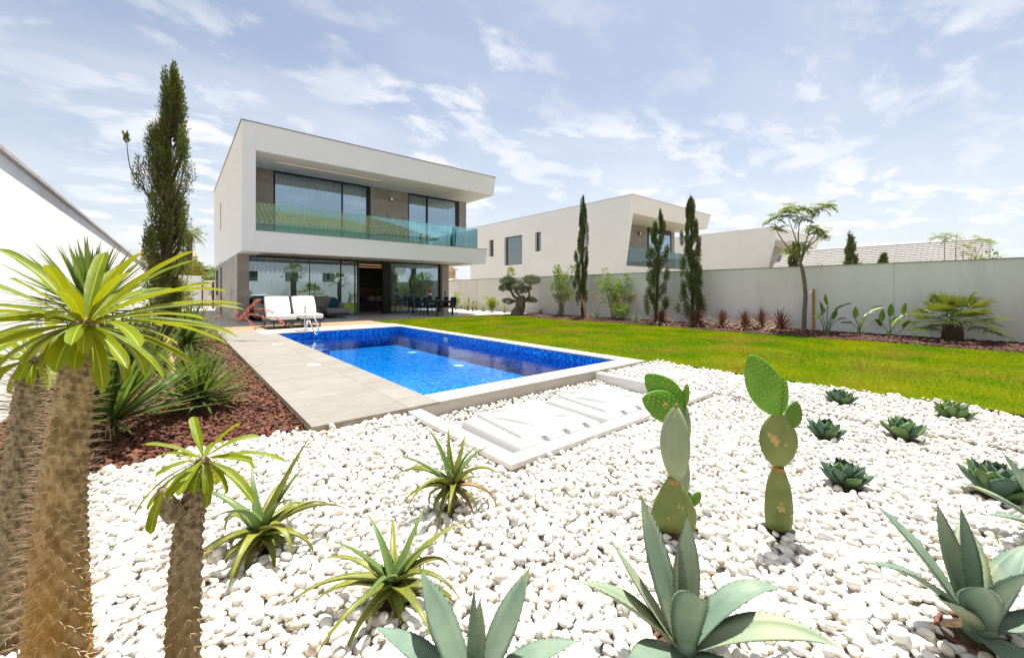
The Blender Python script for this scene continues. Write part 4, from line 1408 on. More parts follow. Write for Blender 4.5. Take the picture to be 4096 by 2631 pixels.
def make_cover(label, x0, y0, w, l):
    o = thing('pit_cover', label, 'cover', (x0, y0, -0.2), 'moulded pit covers')
    MB().grid(lambda u, v: (x0 + w * u, y0 + l * v, cover_h(u, v)), 180, 130).build('moulded_lid', M['white_plastic'], o)
    MB().box(x0 - 0.04, x0 + w + 0.02, y0 - 0.02, y0 + l + 0.03, -0.262, -0.15).build('tray', M['white_plastic'], o, bevel=0.01)
    return o


make_cover('moulded white pit cover at the deck side of the frame', 2.1, 2.40, 1.06, 0.90)
make_cover('moulded white pit cover beside the opuntia cactus', 3.24, 2.40, 1.06, 0.90)
mc = thing('drain_cover', 'flat white square drain cover in the pebbles near the lawn', 'cover', (5.65, 3.05, -0.06))
MB().box(5.42, 5.9, 2.82, 3.3, -0.1, -0.035).build('plate', M['white_plastic'], mc, bevel=0.006)
for x, y in ((5.5, 2.9), (5.54, 2.9)): MB().box(x, x + 0.016, y, y + 0.06, -0.0345, -0.0335).build('finger_hole', M['black_frame'], mc)
# ================================================================== PLANT TOOLKIT
RIGHT = Vector((math.cos(R(-YAW)), math.sin(R(-YAW)), 0))
AWAY = Vector((math.sin(R(YAW)), math.cos(R(YAW)), 0))


def AZ(theta):
    """compass for placing leaves: 0 = along RIGHT, 90 = along AWAY"""
    return R(theta - YAW)


def at(base, r, f, z):
    b = Vector(base)
    return b + RIGHT * r + AWAY * f + Vector((0, 0, z))


PROF = {
    'agave': lambda s: (0.62 + 0.38 * math.sin(math.pi / 2 * min(s / 0.5, 1))) if s < 0.5 else max(0.0, 1 - ((s - 0.5) / 0.5) ** 1.7),
    'parryi': lambda s: (0.62 + 0.38 * math.sin(math.pi / 2 * min(s / 0.6, 1))) if s < 0.6 else max(0.0, 1 - ((s - 0.6) / 0.4) ** 1.5),
    'aloe': lambda s: max(0.0, (1 - s ** 1.4)) * (0.85 + 0.15 * math.sin(math.pi * min(1, s * 3))),
    'pach': lambda s: min(1.0, 0.22 + 1.05 * (s / 0.55) ** 1.1) * (1.0 if s < 0.8 else math.sqrt(max(0.0, 1 - ((s - 0.8) / 0.2) ** 2))),
    'yucca': lambda s: (0.55 + 0.45 * s / 0.35) if s < 0.35 else max(0.0, 1 - ((s - 0.35) / 0.65) ** 1.6),
    'blade': lambda s: max(0.0, 1 - s) ** 0.7,
    'paddle': lambda s: math.sin(math.pi * min(1, max(0, s)) ** 0.8) ** 0.8 if 0 < s < 1 else 0.0,
}


def leaf(mb, base, az, el, L, W, droop=0.0, n=9, prof='yucca', fold=0.25, thick=0.0, pw=1.6, twist=0.0, bend=0.0, rib=False,
         teeth=0, tlen=0.006, tip=0.0, ripple=0.0):
    """one leaf: the spine starts at elevation el and loses `droop` of it towards the tip; a channel or a fleshy section is swept along it.
    face slot 0 = blade, 1 = rib, 2 = teeth and tip spine"""
    pf = PROF[prof]
    p = Vector(base)
    us = [-1, -0.55, -0.07, 0.07, 0.55, 1] if rib else [-1, -0.5, 0, 0.5, 1]
    k = len(us)
    vs, fs, ms = [], [], []
    rows, frames = [], []
    ph = rng.uniform(0, 6)
    for i in range(n + 1):
        s = i / n
        e = el - droop * s ** pw
        a = az + bend * s
        d = Vector((math.cos(e) * math.cos(a), math.cos(e) * math.sin(a), math.sin(e)))
        side = Vector((-math.sin(a), math.cos(a), 0))
        nrm = d.cross(side)
        if twist:
            t = twist * s
            side, nrm = side * math.cos(t) + nrm * math.sin(t), nrm * math.cos(t) - side * math.sin(t)
        w = W * max(pf(s), 0.015)
        frames.append((p.copy(), d, side, nrm, w))
        row = []
        for u in us:
            z = fold * w * u * u + ripple * w * math.sin(s * 22 + ph + (2 if u > 0 else 0)) * abs(u)
            row.append(p + side * (u * w) + nrm * z)
        if thick:
            for u in us[::-1][1:-1]:
                row.append(p + side * (u * w) + nrm * (fold * w * u * u - thick * w * (1 - abs(u) ** 2.5)))
        rows.append(row)
        p = p + d * (L / n)
    m = len(rows[0])
    for row in rows: vs.extend(row)
    for i in range(n):
        for j in range(m if thick else m - 1):
            a, b = i * m + j, i * m + (j + 1) % m
            fs.append((a, b, b + m, a + m))
            ms.append(1 if rib and j == 2 else 0)
    o = len(mb.v)
    mb.v.extend([tuple(v) for v in vs])
    mb.f.extend([tuple(x + o for x in f) for f in fs])
    mb.m.extend(ms)

    def spike(c, d, l, w):
        q = d.cross(Vector((0, 0, 1)))
        if q.length < 1e-4: q = Vector((1, 0, 0))
        q.normalize()
        r = d.cross(q)
        mb.add([c + q * w, c - q * w * 0.5 + r * w * 0.87, c - q * w * 0.5 - r * w * 0.87, c + d * l], [(0, 1, 3), (1, 2, 3), (2, 0, 3)], 2)
    if teeth:
        for t in range(teeth):
            s = 0.08 + 0.86 * (t + rng.uniform(0, 0.5)) / teeth
            i = min(int(s * n), n - 1)
            q = s * n - i
            for sg in (-1, 1):
                c0 = rows[i][0 if sg < 0 else k - 1].lerp(rows[i + 1][0 if sg < 0 else k - 1], q)
                d = (frames[i][2] * sg + frames[i][1] * rng.uniform(-0.2, 0.5)).normalized()
                spike(c0 - d * tlen * 0.25, d, tlen * rng.uniform(0.8, 1.3), tlen * 0.32)
    if tip:
        c = frames[-1][0] - frames[-1][1] * (L / n) * 0.0
        spike(frames[-1][0] - frames[-1][1] * 0.004, frames[-1][1], tip, 0.0022)
    return mb


def leaf_quads(P, D, L, W, roll=None):
    """slim four-cornered leaves: base points P, unit directions D"""
    P, D = np.asarray(P, float), np.asarray(D, float)
    n = len(P)
    D = D / np.linalg.norm(D, axis=1, keepdims=True)
    q = nr.normal(size=(n, 3)) if roll is None else roll
    Sv = np.cross(D, q)
    Sv /= np.linalg.norm(Sv, axis=1, keepdims=True) + 1e-9
    L = np.broadcast_to(np.asarray(L, float), (n,))[:, None]
    W = np.broadcast_to(np.asarray(W, float), (n,))[:, None]
    V = np.stack([P, P + D * L * 0.45 + Sv * W, P + D * L, P + D * L * 0.45 - Sv * W], 1).reshape(-1, 3)
    return V, np.arange(n * 4).reshape(n, 4)


def rand_in_ellipsoid(n, c, r, shell=0.0):
    v = nr.normal(size=(n, 3))
    v /= np.linalg.norm(v, axis=1, keepdims=True)
    rad = (shell + (1 - shell) * nr.random((n, 1))) ** (1 / 2.2)
    return np.asarray(c) + v * rad * np.asarray(r), v


# ------------------------------------------------------------------ leaf materials
M['pach_leaf'] = mat('yellow_green_leaf', (0.080, 0.135, 0.004), (0.145, 0.195, 0.005), scale=14, rough=0.5, spec=0.2, trans=0.32, tcol=(0.36, 0.36, 0.004), bump=0.15, bscale=90, rnd=0.12)
M['pach_rib'] = mat('pale_leaf_rib', (0.36, 0.40, 0.05), rough=0.45, trans=0.3)
M['pach_trunk'] = mat('grey_knobbly_trunk', (0.085, 0.060, 0.032), (0.25, 0.20, 0.125), scale=55, rough=0.8, bump=0.6, bscale=160, lo=0.38, hi=0.60, stretch=(1, 1, 0.6), zcol=(0.16, 0.10, 0.028), z0=-0.05, z1=0.5)
M['pach_trunk_amber'] = mat('amber_knobbly_trunk', (0.10, 0.068, 0.028), (0.29, 0.22, 0.115), scale=42, rough=0.7, bump=0.5, bscale=140, lo=0.38, hi=0.60, stretch=(1, 1, 0.6), zcol=(0.235, 0.12, 0.012), z0=0.2, z1=1.0)
M['spine'] = mat('trunk_spine', (0.42, 0.29, 0.20), (0.56, 0.43, 0.32), scale=40, rough=0.6)
M['yucca'] = mat('yucca_leaf', (0.050, 0.095, 0.018), (0.090, 0.150, 0.030), scale=5, rough=0.42, trans=0.22, tcol=(0.22, 0.30, 0.03), rnd=0.3)
M['yucca_pale'] = mat('pale_yucca_leaf', (0.085, 0.135, 0.045), (0.14, 0.20, 0.06), scale=5, rough=0.42, trans=0.22, tcol=(0.28, 0.34, 0.06), rnd=0.3)  # paler leaf tone, dealt out to leaves at random
M['filament'] = mat('leaf_filament', (0.42, 0.38, 0.22), rough=0.7)
M['dry_leaf'] = mat('dry_leaf', (0.30, 0.22, 0.11), (0.22, 0.15, 0.08), scale=8, rough=0.9, trans=0.15)
M['aloe'] = mat('aloe_leaf', (0.115, 0.145, 0.020), (0.21, 0.215, 0.032), scale=20, rough=0.42, trans=0.12, tcol=(0.25, 0.3, 0.04), c3=(0.25, 0.27, 0.12), s3=140, l3=0.60, h3=0.66, rnd=0.25)
M['aloe_young'] = mat('aloe_heart_leaf', (0.10, 0.18, 0.055), (0.14, 0.21, 0.06), scale=12, rough=0.42, trans=0.1, rnd=0.15)
M['aloe_red'] = mat('reddened_aloe_leaf', (0.20, 0.13, 0.045), (0.27, 0.13, 0.055), scale=12, rough=0.5, trans=0.15, c3=(0.16, 0.18, 0.04), s3=9, l3=0.45, h3=0.6)
M['aloe_teeth'] = mat('aloe_teeth', (0.38, 0.38, 0.10), rough=0.5)
M['agave'] = mat('blue_green_agave', (0.125, 0.195, 0.145), (0.195, 0.262, 0.187), scale=7, rough=0.55, trans=0.05, c3=(0.33, 0.36, 0.17), s3=3.5, l3=0.55, h3=0.78, rnd=0.08, bump=0.1, bscale=30)
M['agave_pale'] = mat('pale_agave', (0.22, 0.275, 0.19), (0.275, 0.31, 0.18), scale=7, rough=0.55, trans=0.05, c3=(0.20, 0.28, 0.20), s3=5, l3=0.5, h3=0.7)
M['agave_spine'] = mat('dark_agave_spine', (0.045, 0.018, 0.012), rough=0.5)
M['parryi'] = mat('green_agave', (0.060, 0.125, 0.045), (0.115, 0.185, 0.060), scale=9, rough=0.5, trans=0.05, rnd=0.3, c3=(0.19, 0.24, 0.06), s3=6, l3=0.55, h3=0.75)
M['parryi_blue'] = mat('dark_blue_agave', (0.040, 0.085, 0.058), (0.075, 0.13, 0.085), scale=9, rough=0.5, rnd=0.25)
M['pad_old'] = mat('old_opuntia_pad', (0.105, 0.140, 0.035), (0.155, 0.185, 0.05), scale=9, rough=0.55, bump=0.15, bscale=40, c3=(0.36, 0.25, 0.09), s3=13, l3=0.615, h3=0.65)
M['pad_grey'] = mat('grey_opuntia_pad', (0.17, 0.215, 0.12), (0.215, 0.26, 0.15), scale=10, rough=0.55, stretch=(1, 1, 0.25), c3=(0.42, 0.34, 0.17), s3=15, l3=0.64, h3=0.67)
M['pad_new'] = mat('fresh_opuntia_pad', (0.075, 0.21, 0.012), (0.12, 0.27, 0.020), scale=7, rough=0.45, trans=0.12, tcol=(0.2, 0.45, 0.03), bump=0.2, bscale=30)
M['areole'] = mat('areole_tuft', (0.36, 0.36, 0.08), rough=0.8)
M['areole_dark'] = mat('dark_areole', (0.10, 0.10, 0.03), rough=0.8)
M['pad_scar'] = mat('brown_joint_scar', (0.36, 0.20, 0.05), (0.24, 0.14, 0.05), scale=40, rough=0.9)
M['bud'] = mat('opuntia_bud', (0.22, 0.20, 0.04), (0.2, 0.09, 0.03), scale=60, rough=0.7)
M['cypress'] = mat('cypress_foliage', (0.070, 0.092, 0.010), (0.125, 0.145, 0.018), scale=3, rough=0.8, trans=0.2, tcol=(0.14, 0.18, 0.02), isl=0.4, c3=(0.17, 0.11, 0.035), s3=2.2, l3=0.52, h3=0.68)
M['cypress_dark'] = mat('dark_cypress_foliage', (0.075, 0.105, 0.022), (0.13, 0.160, 0.034), scale=3, rough=0.8, trans=0.15, tcol=(0.1, 0.14, 0.03), isl=0.4, c3=(0.16, 0.105, 0.05), s3=2.0, l3=0.58, h3=0.72)
M['olive_leaf'] = mat('olive_foliage', (0.12, 0.145, 0.060), (0.20, 0.225, 0.115), scale=8, rough=0.6, trans=0.12, isl=0.45)
M['lime_leaf'] = mat('lime_green_foliage', (0.16, 0.24, 0.016), (0.26, 0.33, 0.022), scale=4, rough=0.5, trans=0.35, tcol=(0.40, 0.46, 0.03), isl=0.3)
M['mid_leaf'] = mat('mid_green_foliage', (0.09, 0.16, 0.018), (0.17, 0.25, 0.028), scale=3, rough=0.55, trans=0.3, tcol=(0.28, 0.38, 0.03), isl=0.35)
M['citrus_leaf'] = mat('citrus_foliage', (0.10, 0.13, 0.012), (0.24, 0.24, 0.02), scale=2.5, rough=0.5, trans=0.25, tcol=(0.35, 0.33, 0.03), isl=0.4)
M['feather_leaf'] = mat('feathery_foliage', (0.11, 0.18, 0.014), (0.20, 0.26, 0.02), scale=3, rough=0.6, trans=0.3, tcol=(0.35, 0.4, 0.04), isl=0.3)
M['palm_leaf'] = mat('palm_leaf', (0.085, 0.135, 0.018), (0.16, 0.21, 0.03), scale=3, rough=0.5, trans=0.22, tcol=(0.32, 0.36, 0.04), rnd=0.25)
M['palm_trunk'] = mat('shaggy_palm_trunk', (0.05, 0.036, 0.026), (0.11, 0.08, 0.05), scale=16, rough=1.0, bump=1.0, bscale=40, bdist=0.03)
M['cord_red'] = mat('red_cordyline_leaf', (0.115, 0.045, 0.026), (0.20, 0.085, 0.045), scale=12, rough=0.5, trans=0.2, isl=0.35)
M['cord_tan'] = mat('tan_cordyline_leaf', (0.38, 0.24, 0.14), (0.48, 0.33, 0.21), scale=12, rough=0.6, trans=0.15, isl=0.3)
M['strel'] = mat('strelitzia_leaf', (0.080, 0.155, 0.022), (0.12, 0.20, 0.03), scale=5, rough=0.4, trans=0.2, tcol=(0.25, 0.38, 0.04), rnd=0.2)
M['strel_stalk'] = mat('strelitzia_stalk', (0.13, 0.20, 0.05), rough=0.5)
M['grass_pale'] = mat('pale_clump_grass', (0.17, 0.21, 0.06), (0.26, 0.28, 0.10), scale=5, rough=0.6, trans=0.3, isl=0.3)
M['grass_grey'] = mat('grey_clump_grass', (0.15, 0.17, 0.09), (0.21, 0.22, 0.12), scale=5, rough=0.6, trans=0.3, isl=0.3)
M['coral'] = mat('coral_flower', (0.80, 0.20, 0.14), (0.88, 0.34, 0.22), scale=30, rough=0.5, trans=0.3, tcol=(0.9, 0.2, 0.12), isl=0.3)
M['flower_stalk'] = mat('flower_stalk', (0.32, 0.25, 0.08), rough=0.6)
M['banana_leaf'] = mat('banana_leaf', (0.22, 0.28, 0.03), (0.30, 0.34, 0.05), scale=5, rough=0.45, trans=0.3, c3=(0.20, 0.10, 0.03), s3=3, l3=0.55, h3=0.65)
M['blade'] = mat('lawn_blade', (0.11, 0.28, 0.001), (0.33, 0.37, 0.002), scale=0.75, rough=0.8, spec=0.0, trans=0.35, isl=0.4, c3=(0.34, 0.225, 0.045), s3=0.62, l3=0.50, h3=0.66, lo=0.42, hi=0.58)


def soil_patch(parent, x, y, r, z=-0.075, m=None):
    vs = [(x, y, z + 0.012)]
    for j in range(14):
        a = 2 * math.pi * j / 14
        q = r * rng.uniform(0.8, 1.15)
        vs.append((x + q * math.cos(a), y + q * math.sin(a), z - 0.015))
    MB().add(vs, [(0, 1 + j, 1 + (j + 1) % 14) for j in range(14)]).build('root_soil', m or M['soil'], parent)


# ================================================================== THE PACHYPODIUMS IN FRONT
KEEP = []                                                              # (x, y, r): where no pebble lies


def pachypodium(label, pts, rad, leaves, L, W, trunk_m, seed, centre_off=(0, 0, 0), spines=560, slen=0.032):
    global rng
    rng = random.Random(seed)
    b = Vector(pts[0])
    o = thing('madagascar_palm', label, 'succulent', b, 'spiny trunked madagascar palms')
    path = smooth_path(pts, 12)
    n = len(path)
    H = sum((path[i + 1] - path[i]).length for i in range(n - 1))
    rows, cols = max(90, int(H / 0.0052)), 88
    golden = 2.399963
    dz = 0.025 ** 2 / (2 * math.pi * sum(rad) / len(rad))
    NT = int(H / dz)
    cs = [((i * golden) % (2 * math.pi), i * dz) for i in range(NT)]

    def pos(h):
        t = min(max(h / H, 0), 0.99999) * (n - 1)
        i = int(t)
        return path[i].lerp(path[i + 1], t - i), (path[min(i + 1, n - 1)] - path[max(i - 1, 0)]).normalized()

    def rr(h):
        t = h / H
        k = t * (len(rad) - 1)
        i = min(int(k), len(rad) - 2)
        return rad[i] + (rad[i + 1] - rad[i]) * (k - i)
    A = np.array([c[0] for c in cs]); Zc = np.array([c[1] for c in cs])
    vs, fs = [], []
    for i in range(rows + 1):
        h = H * i / rows
        c, t = pos(h)
        u = t.cross(Vector((0, 1, 0))).normalized()
        w = t.cross(u)
        r0 = rr(h)
        sel = np.abs(Zc - h) < 0.026
        for j in range(cols):
            a = 2 * math.pi * j / cols
            da = np.abs((A[sel] - a + math.pi) % (2 * math.pi) - math.pi) * r0
            d2 = (da / 0.0095) ** 2 + ((Zc[sel] - h) / 0.0095) ** 2
            bump = float(np.exp(-d2).max()) if d2.size else 0
            r = r0 * (0.94 + 0.02 * math.sin(a * 3 + h * 9)) + 0.010 * bump - 0.004
            vs.append(c + (u * math.cos(a) + w * math.sin(a)) * r)
    for i in range(rows):
        for j in range(cols):
            p, q = i * cols + j, i * cols + (j + 1) % cols
            fs.append((p, q, q + cols, p + cols))
    fs.append(tuple(rows * cols + j for j in range(cols)))
    MB().add(vs, fs).build('trunk', trunk_m, o, smooth=True)
    sp = MB()
    step = 1
    for k in range(0, NT, step):
        a, h = cs[k]
        if h > H * 0.965: continue
        c, t = pos(h)
        u = t.cross(Vector((0, 1, 0))).normalized()
        w = t.cross(u)
        out = u * math.cos(a) + w * math.sin(a)
        tang = w * math.cos(a) - u * math.sin(a)
        p = c + out * (rr(h) + 0.004)
        for sg in (-1, 1):
            d = (out * 1.0 + tang * 0.38 * sg + Vector((0, 0, rng.uniform(-0.3, 0.35)))).normalized()
            l = slen * rng.uniform(0.55, 1.15)
            sp.tube([p, p + d * l * 0.5 + Vector((0, 0, 0.0008)), p + d * l], [0.0011, 0.0008, 0.0002], 3, cap=False)
    sp.build('spines', M['spine'], o, kind='stuff')
    top = path[-1] + Vector(centre_off)
    MB().lathe([(0.0001 + rad[-1] * math.sqrt(max(0, 1 - k * k)), k * rad[-1] * 0.8) for k in (0, 0.3, 0.6, 0.85, 1)], top + Vector((0, 0, -0.004)), 16).build('growing_tip', trunk_m, o, smooth=True)
    for (az, el, lk, dr, tw) in leaves:
        mb = MB()
        a = AZ(az)
        if 225 < az % 360 < 320: lk *= 0.62
        st = top + Vector((math.cos(a), math.sin(a), 0)) * rad[-1] * 0.5 + Vector((0, 0, 0.01 * math.sin(R(el))))
        leaf(mb, st, a, R(el), L * lk, W * rng.uniform(0.85, 1.12), R(dr), 14, 'pach', fold=rng.uniform(0.2, 0.45), thick=0.0, pw=1.5, twist=R(tw), rib=True, bend=R(rng.uniform(-14, 14)), ripple=0.06)
        mb.build('leaf', [M['pach_leaf'], M['pach_rib'], M['spine']], o, smooth=True)
    KEEP.append((b.x, b.y, rad[0] + 0.03))
    soil_patch(o, b.x, b.y, rad[0] + 0.07)
    return o


def crown(n, seed, lo=-40, hi=80):
    q = random.Random(seed)
    out = []
    for i in range(n):
        f = (i + 0.5) / n
        el = hi - (hi - lo) * f ** 0.55 + q.uniform(-8, 8)
        out.append((i * 137.5 + q.uniform(-14, 14), el, (0.72 + 0.4 * math.sin(math.pi * min(1, f * 1.25))) * q.uniform(0.85, 1.1), 24 + 24 * f + q.uniform(-12, 18), q.uniform(-30, 30)))
    return out


pachypodium('tall thick amber trunked spiny palm in front with the largest leaf crown', [(-0.235, 1.56, -0.09), (-0.24, 1.565, 0.3), (-0.225, 1.55, 0.7), (-0.185, 1.525, 1.115)],
            [0.083, 0.075, 0.062, 0.050, 0.038, 0.027], crown(64, 3, -32, 76), 0.33, 0.0160, M['pach_trunk_amber'], 5, spines=620, slen=0.036)
pachypodium('leaning grey spiny palm at the picture edge behind the thick amber one', [(-0.455, 2.31, -0.09), (-0.455, 2.305, 0.3), (-0.43, 2.29, 0.65), (-0.405, 2.28, 0.95)],
            [0.056, 0.055, 0.052, 0.047, 0.041, 0.034], crown(36, 8, -40, 75), 0.23, 0.015, M['pach_trunk'], 6, spines=560, slen=0.032)
p3 = pachypodium('short spiny palm with a thin trunk between the thick amber one and the aloe', [(0.015, 1.68, -0.09), (0.02, 1.68, 0.15), (0.03, 1.67, 0.42), (0.055, 1.655, 0.58), (0.068, 1.65, 0.655)],
                 [0.051, 0.048, 0.044, 0.038, 0.026, 0.015], crown(27, 21, -62, 74), 0.205, 0.0135, M['pach_trunk'], 7, spines=560, slen=0.032)
MB().tube([(0.0, 1.64, 0.50), (-0.03, 1.62, 0.56), (-0.035, 1.615, 0.605)], [0.03, 0.026, 0.01], 14).build('side_shoot', M['pach_trunk'], p3, smooth=True)
lf = MB()
leaf(lf, (-0.03, 1.60, 0.60), AZ(265), R(-62), 0.115, 0.017, R(25), 10, 'pach', rib=True)
lf.build('leaf', [M['pach_leaf'], M['pach_rib'], M['spine']], p3, smooth=True)


# ================================================================== YUCCAS IN THE LAVA BED
def yucca_head(o, c, n, L, W, seed, mats, lo=-35, hi=88, curly=0, drop=14, az0=0, azspan=360):
    global rng
    rng = random.Random(seed)
    for i in range(n):
        f = (i + 0.5) / n
        el = hi - (hi - lo) * f ** 1.15 + rng.uniform(-7, 7)
        az = R((i * 137.508) % azspan + az0 + rng.uniform(-6, 6))
        mb = MB()
        l = L * rng.uniform(0.8, 1.12) * (0.85 + 0.15 * math.sin(math.pi * f))
        st = Vector(c) + Vector((math.cos(az), math.sin(az), 0)) * 0.025 + Vector((0, 0, -0.06 * f))
        leaf(mb, st, az, R(el), l, W * rng.uniform(0.85, 1.1), R(rng.uniform(0, drop)), 5, 'yucca', fold=0.35, pw=1.8)
        mb.build('leaf', [mats[0] if rng.random() < 0.65 or len(mats) < 2 else mats[1]], o, smooth=True)
    if curly:
        fm = MB()
        for i in range(curly):
            az, el = rng.uniform(0, 6.28), R(rng.uniform(0, 80))
            d = Vector((math.cos(az) * math.cos(el), math.sin(az) * math.cos(el), math.sin(el)))
            p = Vector(c) + d * L * rng.uniform(0.2, 0.8)
            r = rng.uniform(0.012, 0.045)
            u = Vector((rng.uniform(-1, 1), rng.uniform(-1, 1), rng.uniform(-1, 1))).normalized()
            w = u.cross(d).normalized()
            u = w.cross(d)
            pts = [p + u * r * math.sin(k * 0.75) + w * r * (1 - math.cos(k * 0.75)) + d * 0.004 * k for k in range(7)]
            fm.tube(pts, 0.0009, 3, cap=False)
        fm.build('filaments', M['filament'], o, kind='stuff')


ya = thing('yucca', 'tall two headed dark yucca behind the thick amber spiny palm', 'yucca', (-0.45, 4.85, -0.07), 'yuccas in the lava bed')
MB().tube(smooth_path([(-0.45, 4.85, -0.09), (-0.47, 4.85, 0.25), (-0.53, 4.8, 0.7), (-0.56, 4.8, 0.98)]), 0.075, 12).build('trunk', M['palm_trunk'], ya, smooth=True)
yucca_head(ya, (-0.55, 4.8, 1.08), 130, 0.60, 0.020, 31, [M['yucca'], M['yucca_pale']], -15, 88)
yucca_head(ya, (-0.42, 4.78, 0.16), 140, 0.95, 0.025, 32, [M['yucca']], 8, 88, curly=60)
dl = MB()
for i in range(50):
    a = rng.uniform(0, 6.28)
    leaf(dl, (-0.45 + 0.05 * math.cos(a), 4.85 + 0.05 * math.sin(a), rng.uniform(0.02, 0.2)), a, R(rng.uniform(-20, 20)), rng.uniform(0.15, 0.3), 0.01, R(70), 4, 'yucca')
dl.build('dead_leaves', M['dry_leaf'], ya, kind='stuff')

yn = thing('yucca', 'low spreading yucca with curling threads nearest the stone deck', 'yucca', (0.2, 5.42, -0.07), 'yuccas in the lava bed')
MB().tube([(0.2, 5.42, -0.09), (0.2, 5.42, 0.06)], [0.06, 0.04], 10).build('trunk', M['palm_trunk'], yn)
yucca_head(yn, (0.2, 5.42, 0.09), 150, 0.60, 0.021, 33, [M['yucca'], M['yucca_pale']], -8, 86, curly=170)
ym = thing('yucca', 'dark yucca standing midway along the lava bed, below the coral flowers', 'yucca', (0.15, 8.9, -0.07), 'yuccas in the lava bed')
MB().tube([(0.15, 8.9, -0.09), (0.15, 8.9, 0.3)], [0.07, 0.06], 10).build('trunk', M['palm_trunk'], ym)
yucca_head(ym, (0.15, 8.9, 0.36), 130, 0.76, 0.023, 34, [M['yucca'], M['yucca'], M['yucca_pale']], -40, 88, curly=60)
yf = thing('yucca', 'far yucca with stiff spikes against the white end wall', 'yucca', (0.05, 15.6, -0.05), 'yuccas in the lava bed')
MB().tube([(0.05, 15.6, -0.09), (0.05, 15.6, 1.0)], [0.08, 0.06], 10).build('trunk', M['palm_trunk'], yf)
yucca_head(yf, (0.05, 15.6, 1.05), 110, 0.62, 0.022, 35, [M['yucca'], M['yucca_pale']], -50, 80)
yg = thing('yucca', 'low yucca at the far tip of the lava bed near the planks', 'yucca', (0.35, 12.6, -0.05), 'yuccas in the lava bed')
yucca_head(yg, (0.35, 12.6, 0.05), 80, 0.6, 0.018, 36, [M['yucca'], M['yucca_pale']], 0, 84)


# ---- coral flowered hesperaloe leaning over the deck
def flower_spray(mb, pts, n, size=0.03):
    path = smooth_path(pts, 8)
    for i in range(n):
        t = rng.random() ** 0.9 * (len(path) - 1.001)
        k = int(t)
        p = path[k].lerp(path[k + 1], t - k)
        d = Vector((rng.gauss(0, 1), rng.gauss(0, 1), rng.gauss(0.1, 0.8))).normalized()
        l = size * rng.uniform(0.7, 1.3)
        q = d.cross(Vector((0.3, 0.2, 1))).normalized()
        r = d.cross(q)
        w = l * 0.26
        c = p + d * rng.uniform(0.004, 0.022)
        mb.add([c, c + d * l * 0.5 + q * w, c + d * l * 0.5 + r * w, c + d * l * 0.5 - q * w, c + d * l * 0.5 - r * w, c + d * l], [(0, 1, 2), (0, 2, 3), (0, 3, 4), (0, 4, 1), (1, 5, 2), (2, 5, 3), (3, 5, 4), (4, 5, 1)])


hb0 = Vector((0.80, 12.3, -0.06))
hs = thing('red_yucca', 'coral red flower stalks arching out over the pale deck', 'flowering plant', hb0)
gm = MB()
for i in range(70):
    a = rng.uniform(0, 6.28)
    leaf(gm, hb0 + Vector((rng.uniform(-0.06, 0.06), rng.uniform(-0.06, 0.06), 0)), a, R(rng.uniform(25, 80)), rng.uniform(0.3, 0.5), 0.006, R(60), 5, 'yucca')
gm.build('leaf_tuft', M['grass_pale'], hs, kind='stuff')
sk = MB()
hp = lambda r, z: at(hb0, r, 0, z)
br = [[hp(0.03, 0.05), hp(0.35, 0.42), hp(0.62, 0.66), hp(0.85, 0.92), hp(1.02, 1.06)],
      [hp(0.62, 0.66), hp(0.9, 0.82), hp(1.25, 0.78), hp(1.5, 0.55), hp(1.62, 0.46)],
      [hp(0.5, 0.55), hp(0.75, 0.68), hp(1.0, 0.66), hp(1.15, 0.58)],
      [hp(0.62, 0.64), hp(0.72, 0.56), hp(0.82, 0.44), hp(0.95, 0.33)],
      [hp(-0.04, 0.05), hp(0.2, 0.4), hp(0.42, 0.60), hp(0.46, 0.76)]]
for b_ in br: sk.tube(smooth_path(b_), [0.007] * 1 + [0.005] * (len(smooth_path(b_)) - 1), 6)
sk.build('flower_stalk', M['flower_stalk'], hs, smooth=True)
fm = MB()
flower_spray(fm, br[0][2:], 150); flower_spray(fm, br[1][1:], 130); flower_spray(fm, br[2], 90); flower_spray(fm, br[3], 80); flower_spray(fm, br[4][2:], 40); flower_spray(fm, [br[0][1].lerp(br[0][2], 0.6), br[0][2], br[0][3]], 70)
fm.build('flowers', M['coral'], hs, kind='stuff')
hs2b = Vector((0.45, 14.6, -0.05))
hs2 = thing('red_yucca', 'small coral flowered tuft low in the bed before the side passage', 'flowering plant', hs2b)
fm = MB(); sk = MB()
for dx in (-0.1, 0.15, 0.35):
    b_ = [at(hs2b, 0, 0, 0), at(hs2b, dx * 0.5, 0, 0.35), at(hs2b, dx * 1.4, 0, 0.52), at(hs2b, dx * 2, 0, 0.55)]
    sk.tube(smooth_path(b_), 0.006, 5)
    flower_spray(fm, b_[1:], 45, 0.035)
sk.build('flower_stalk', M['flower_stalk'], hs2)
fm.build('flowers', M['coral'], hs2, kind='stuff')


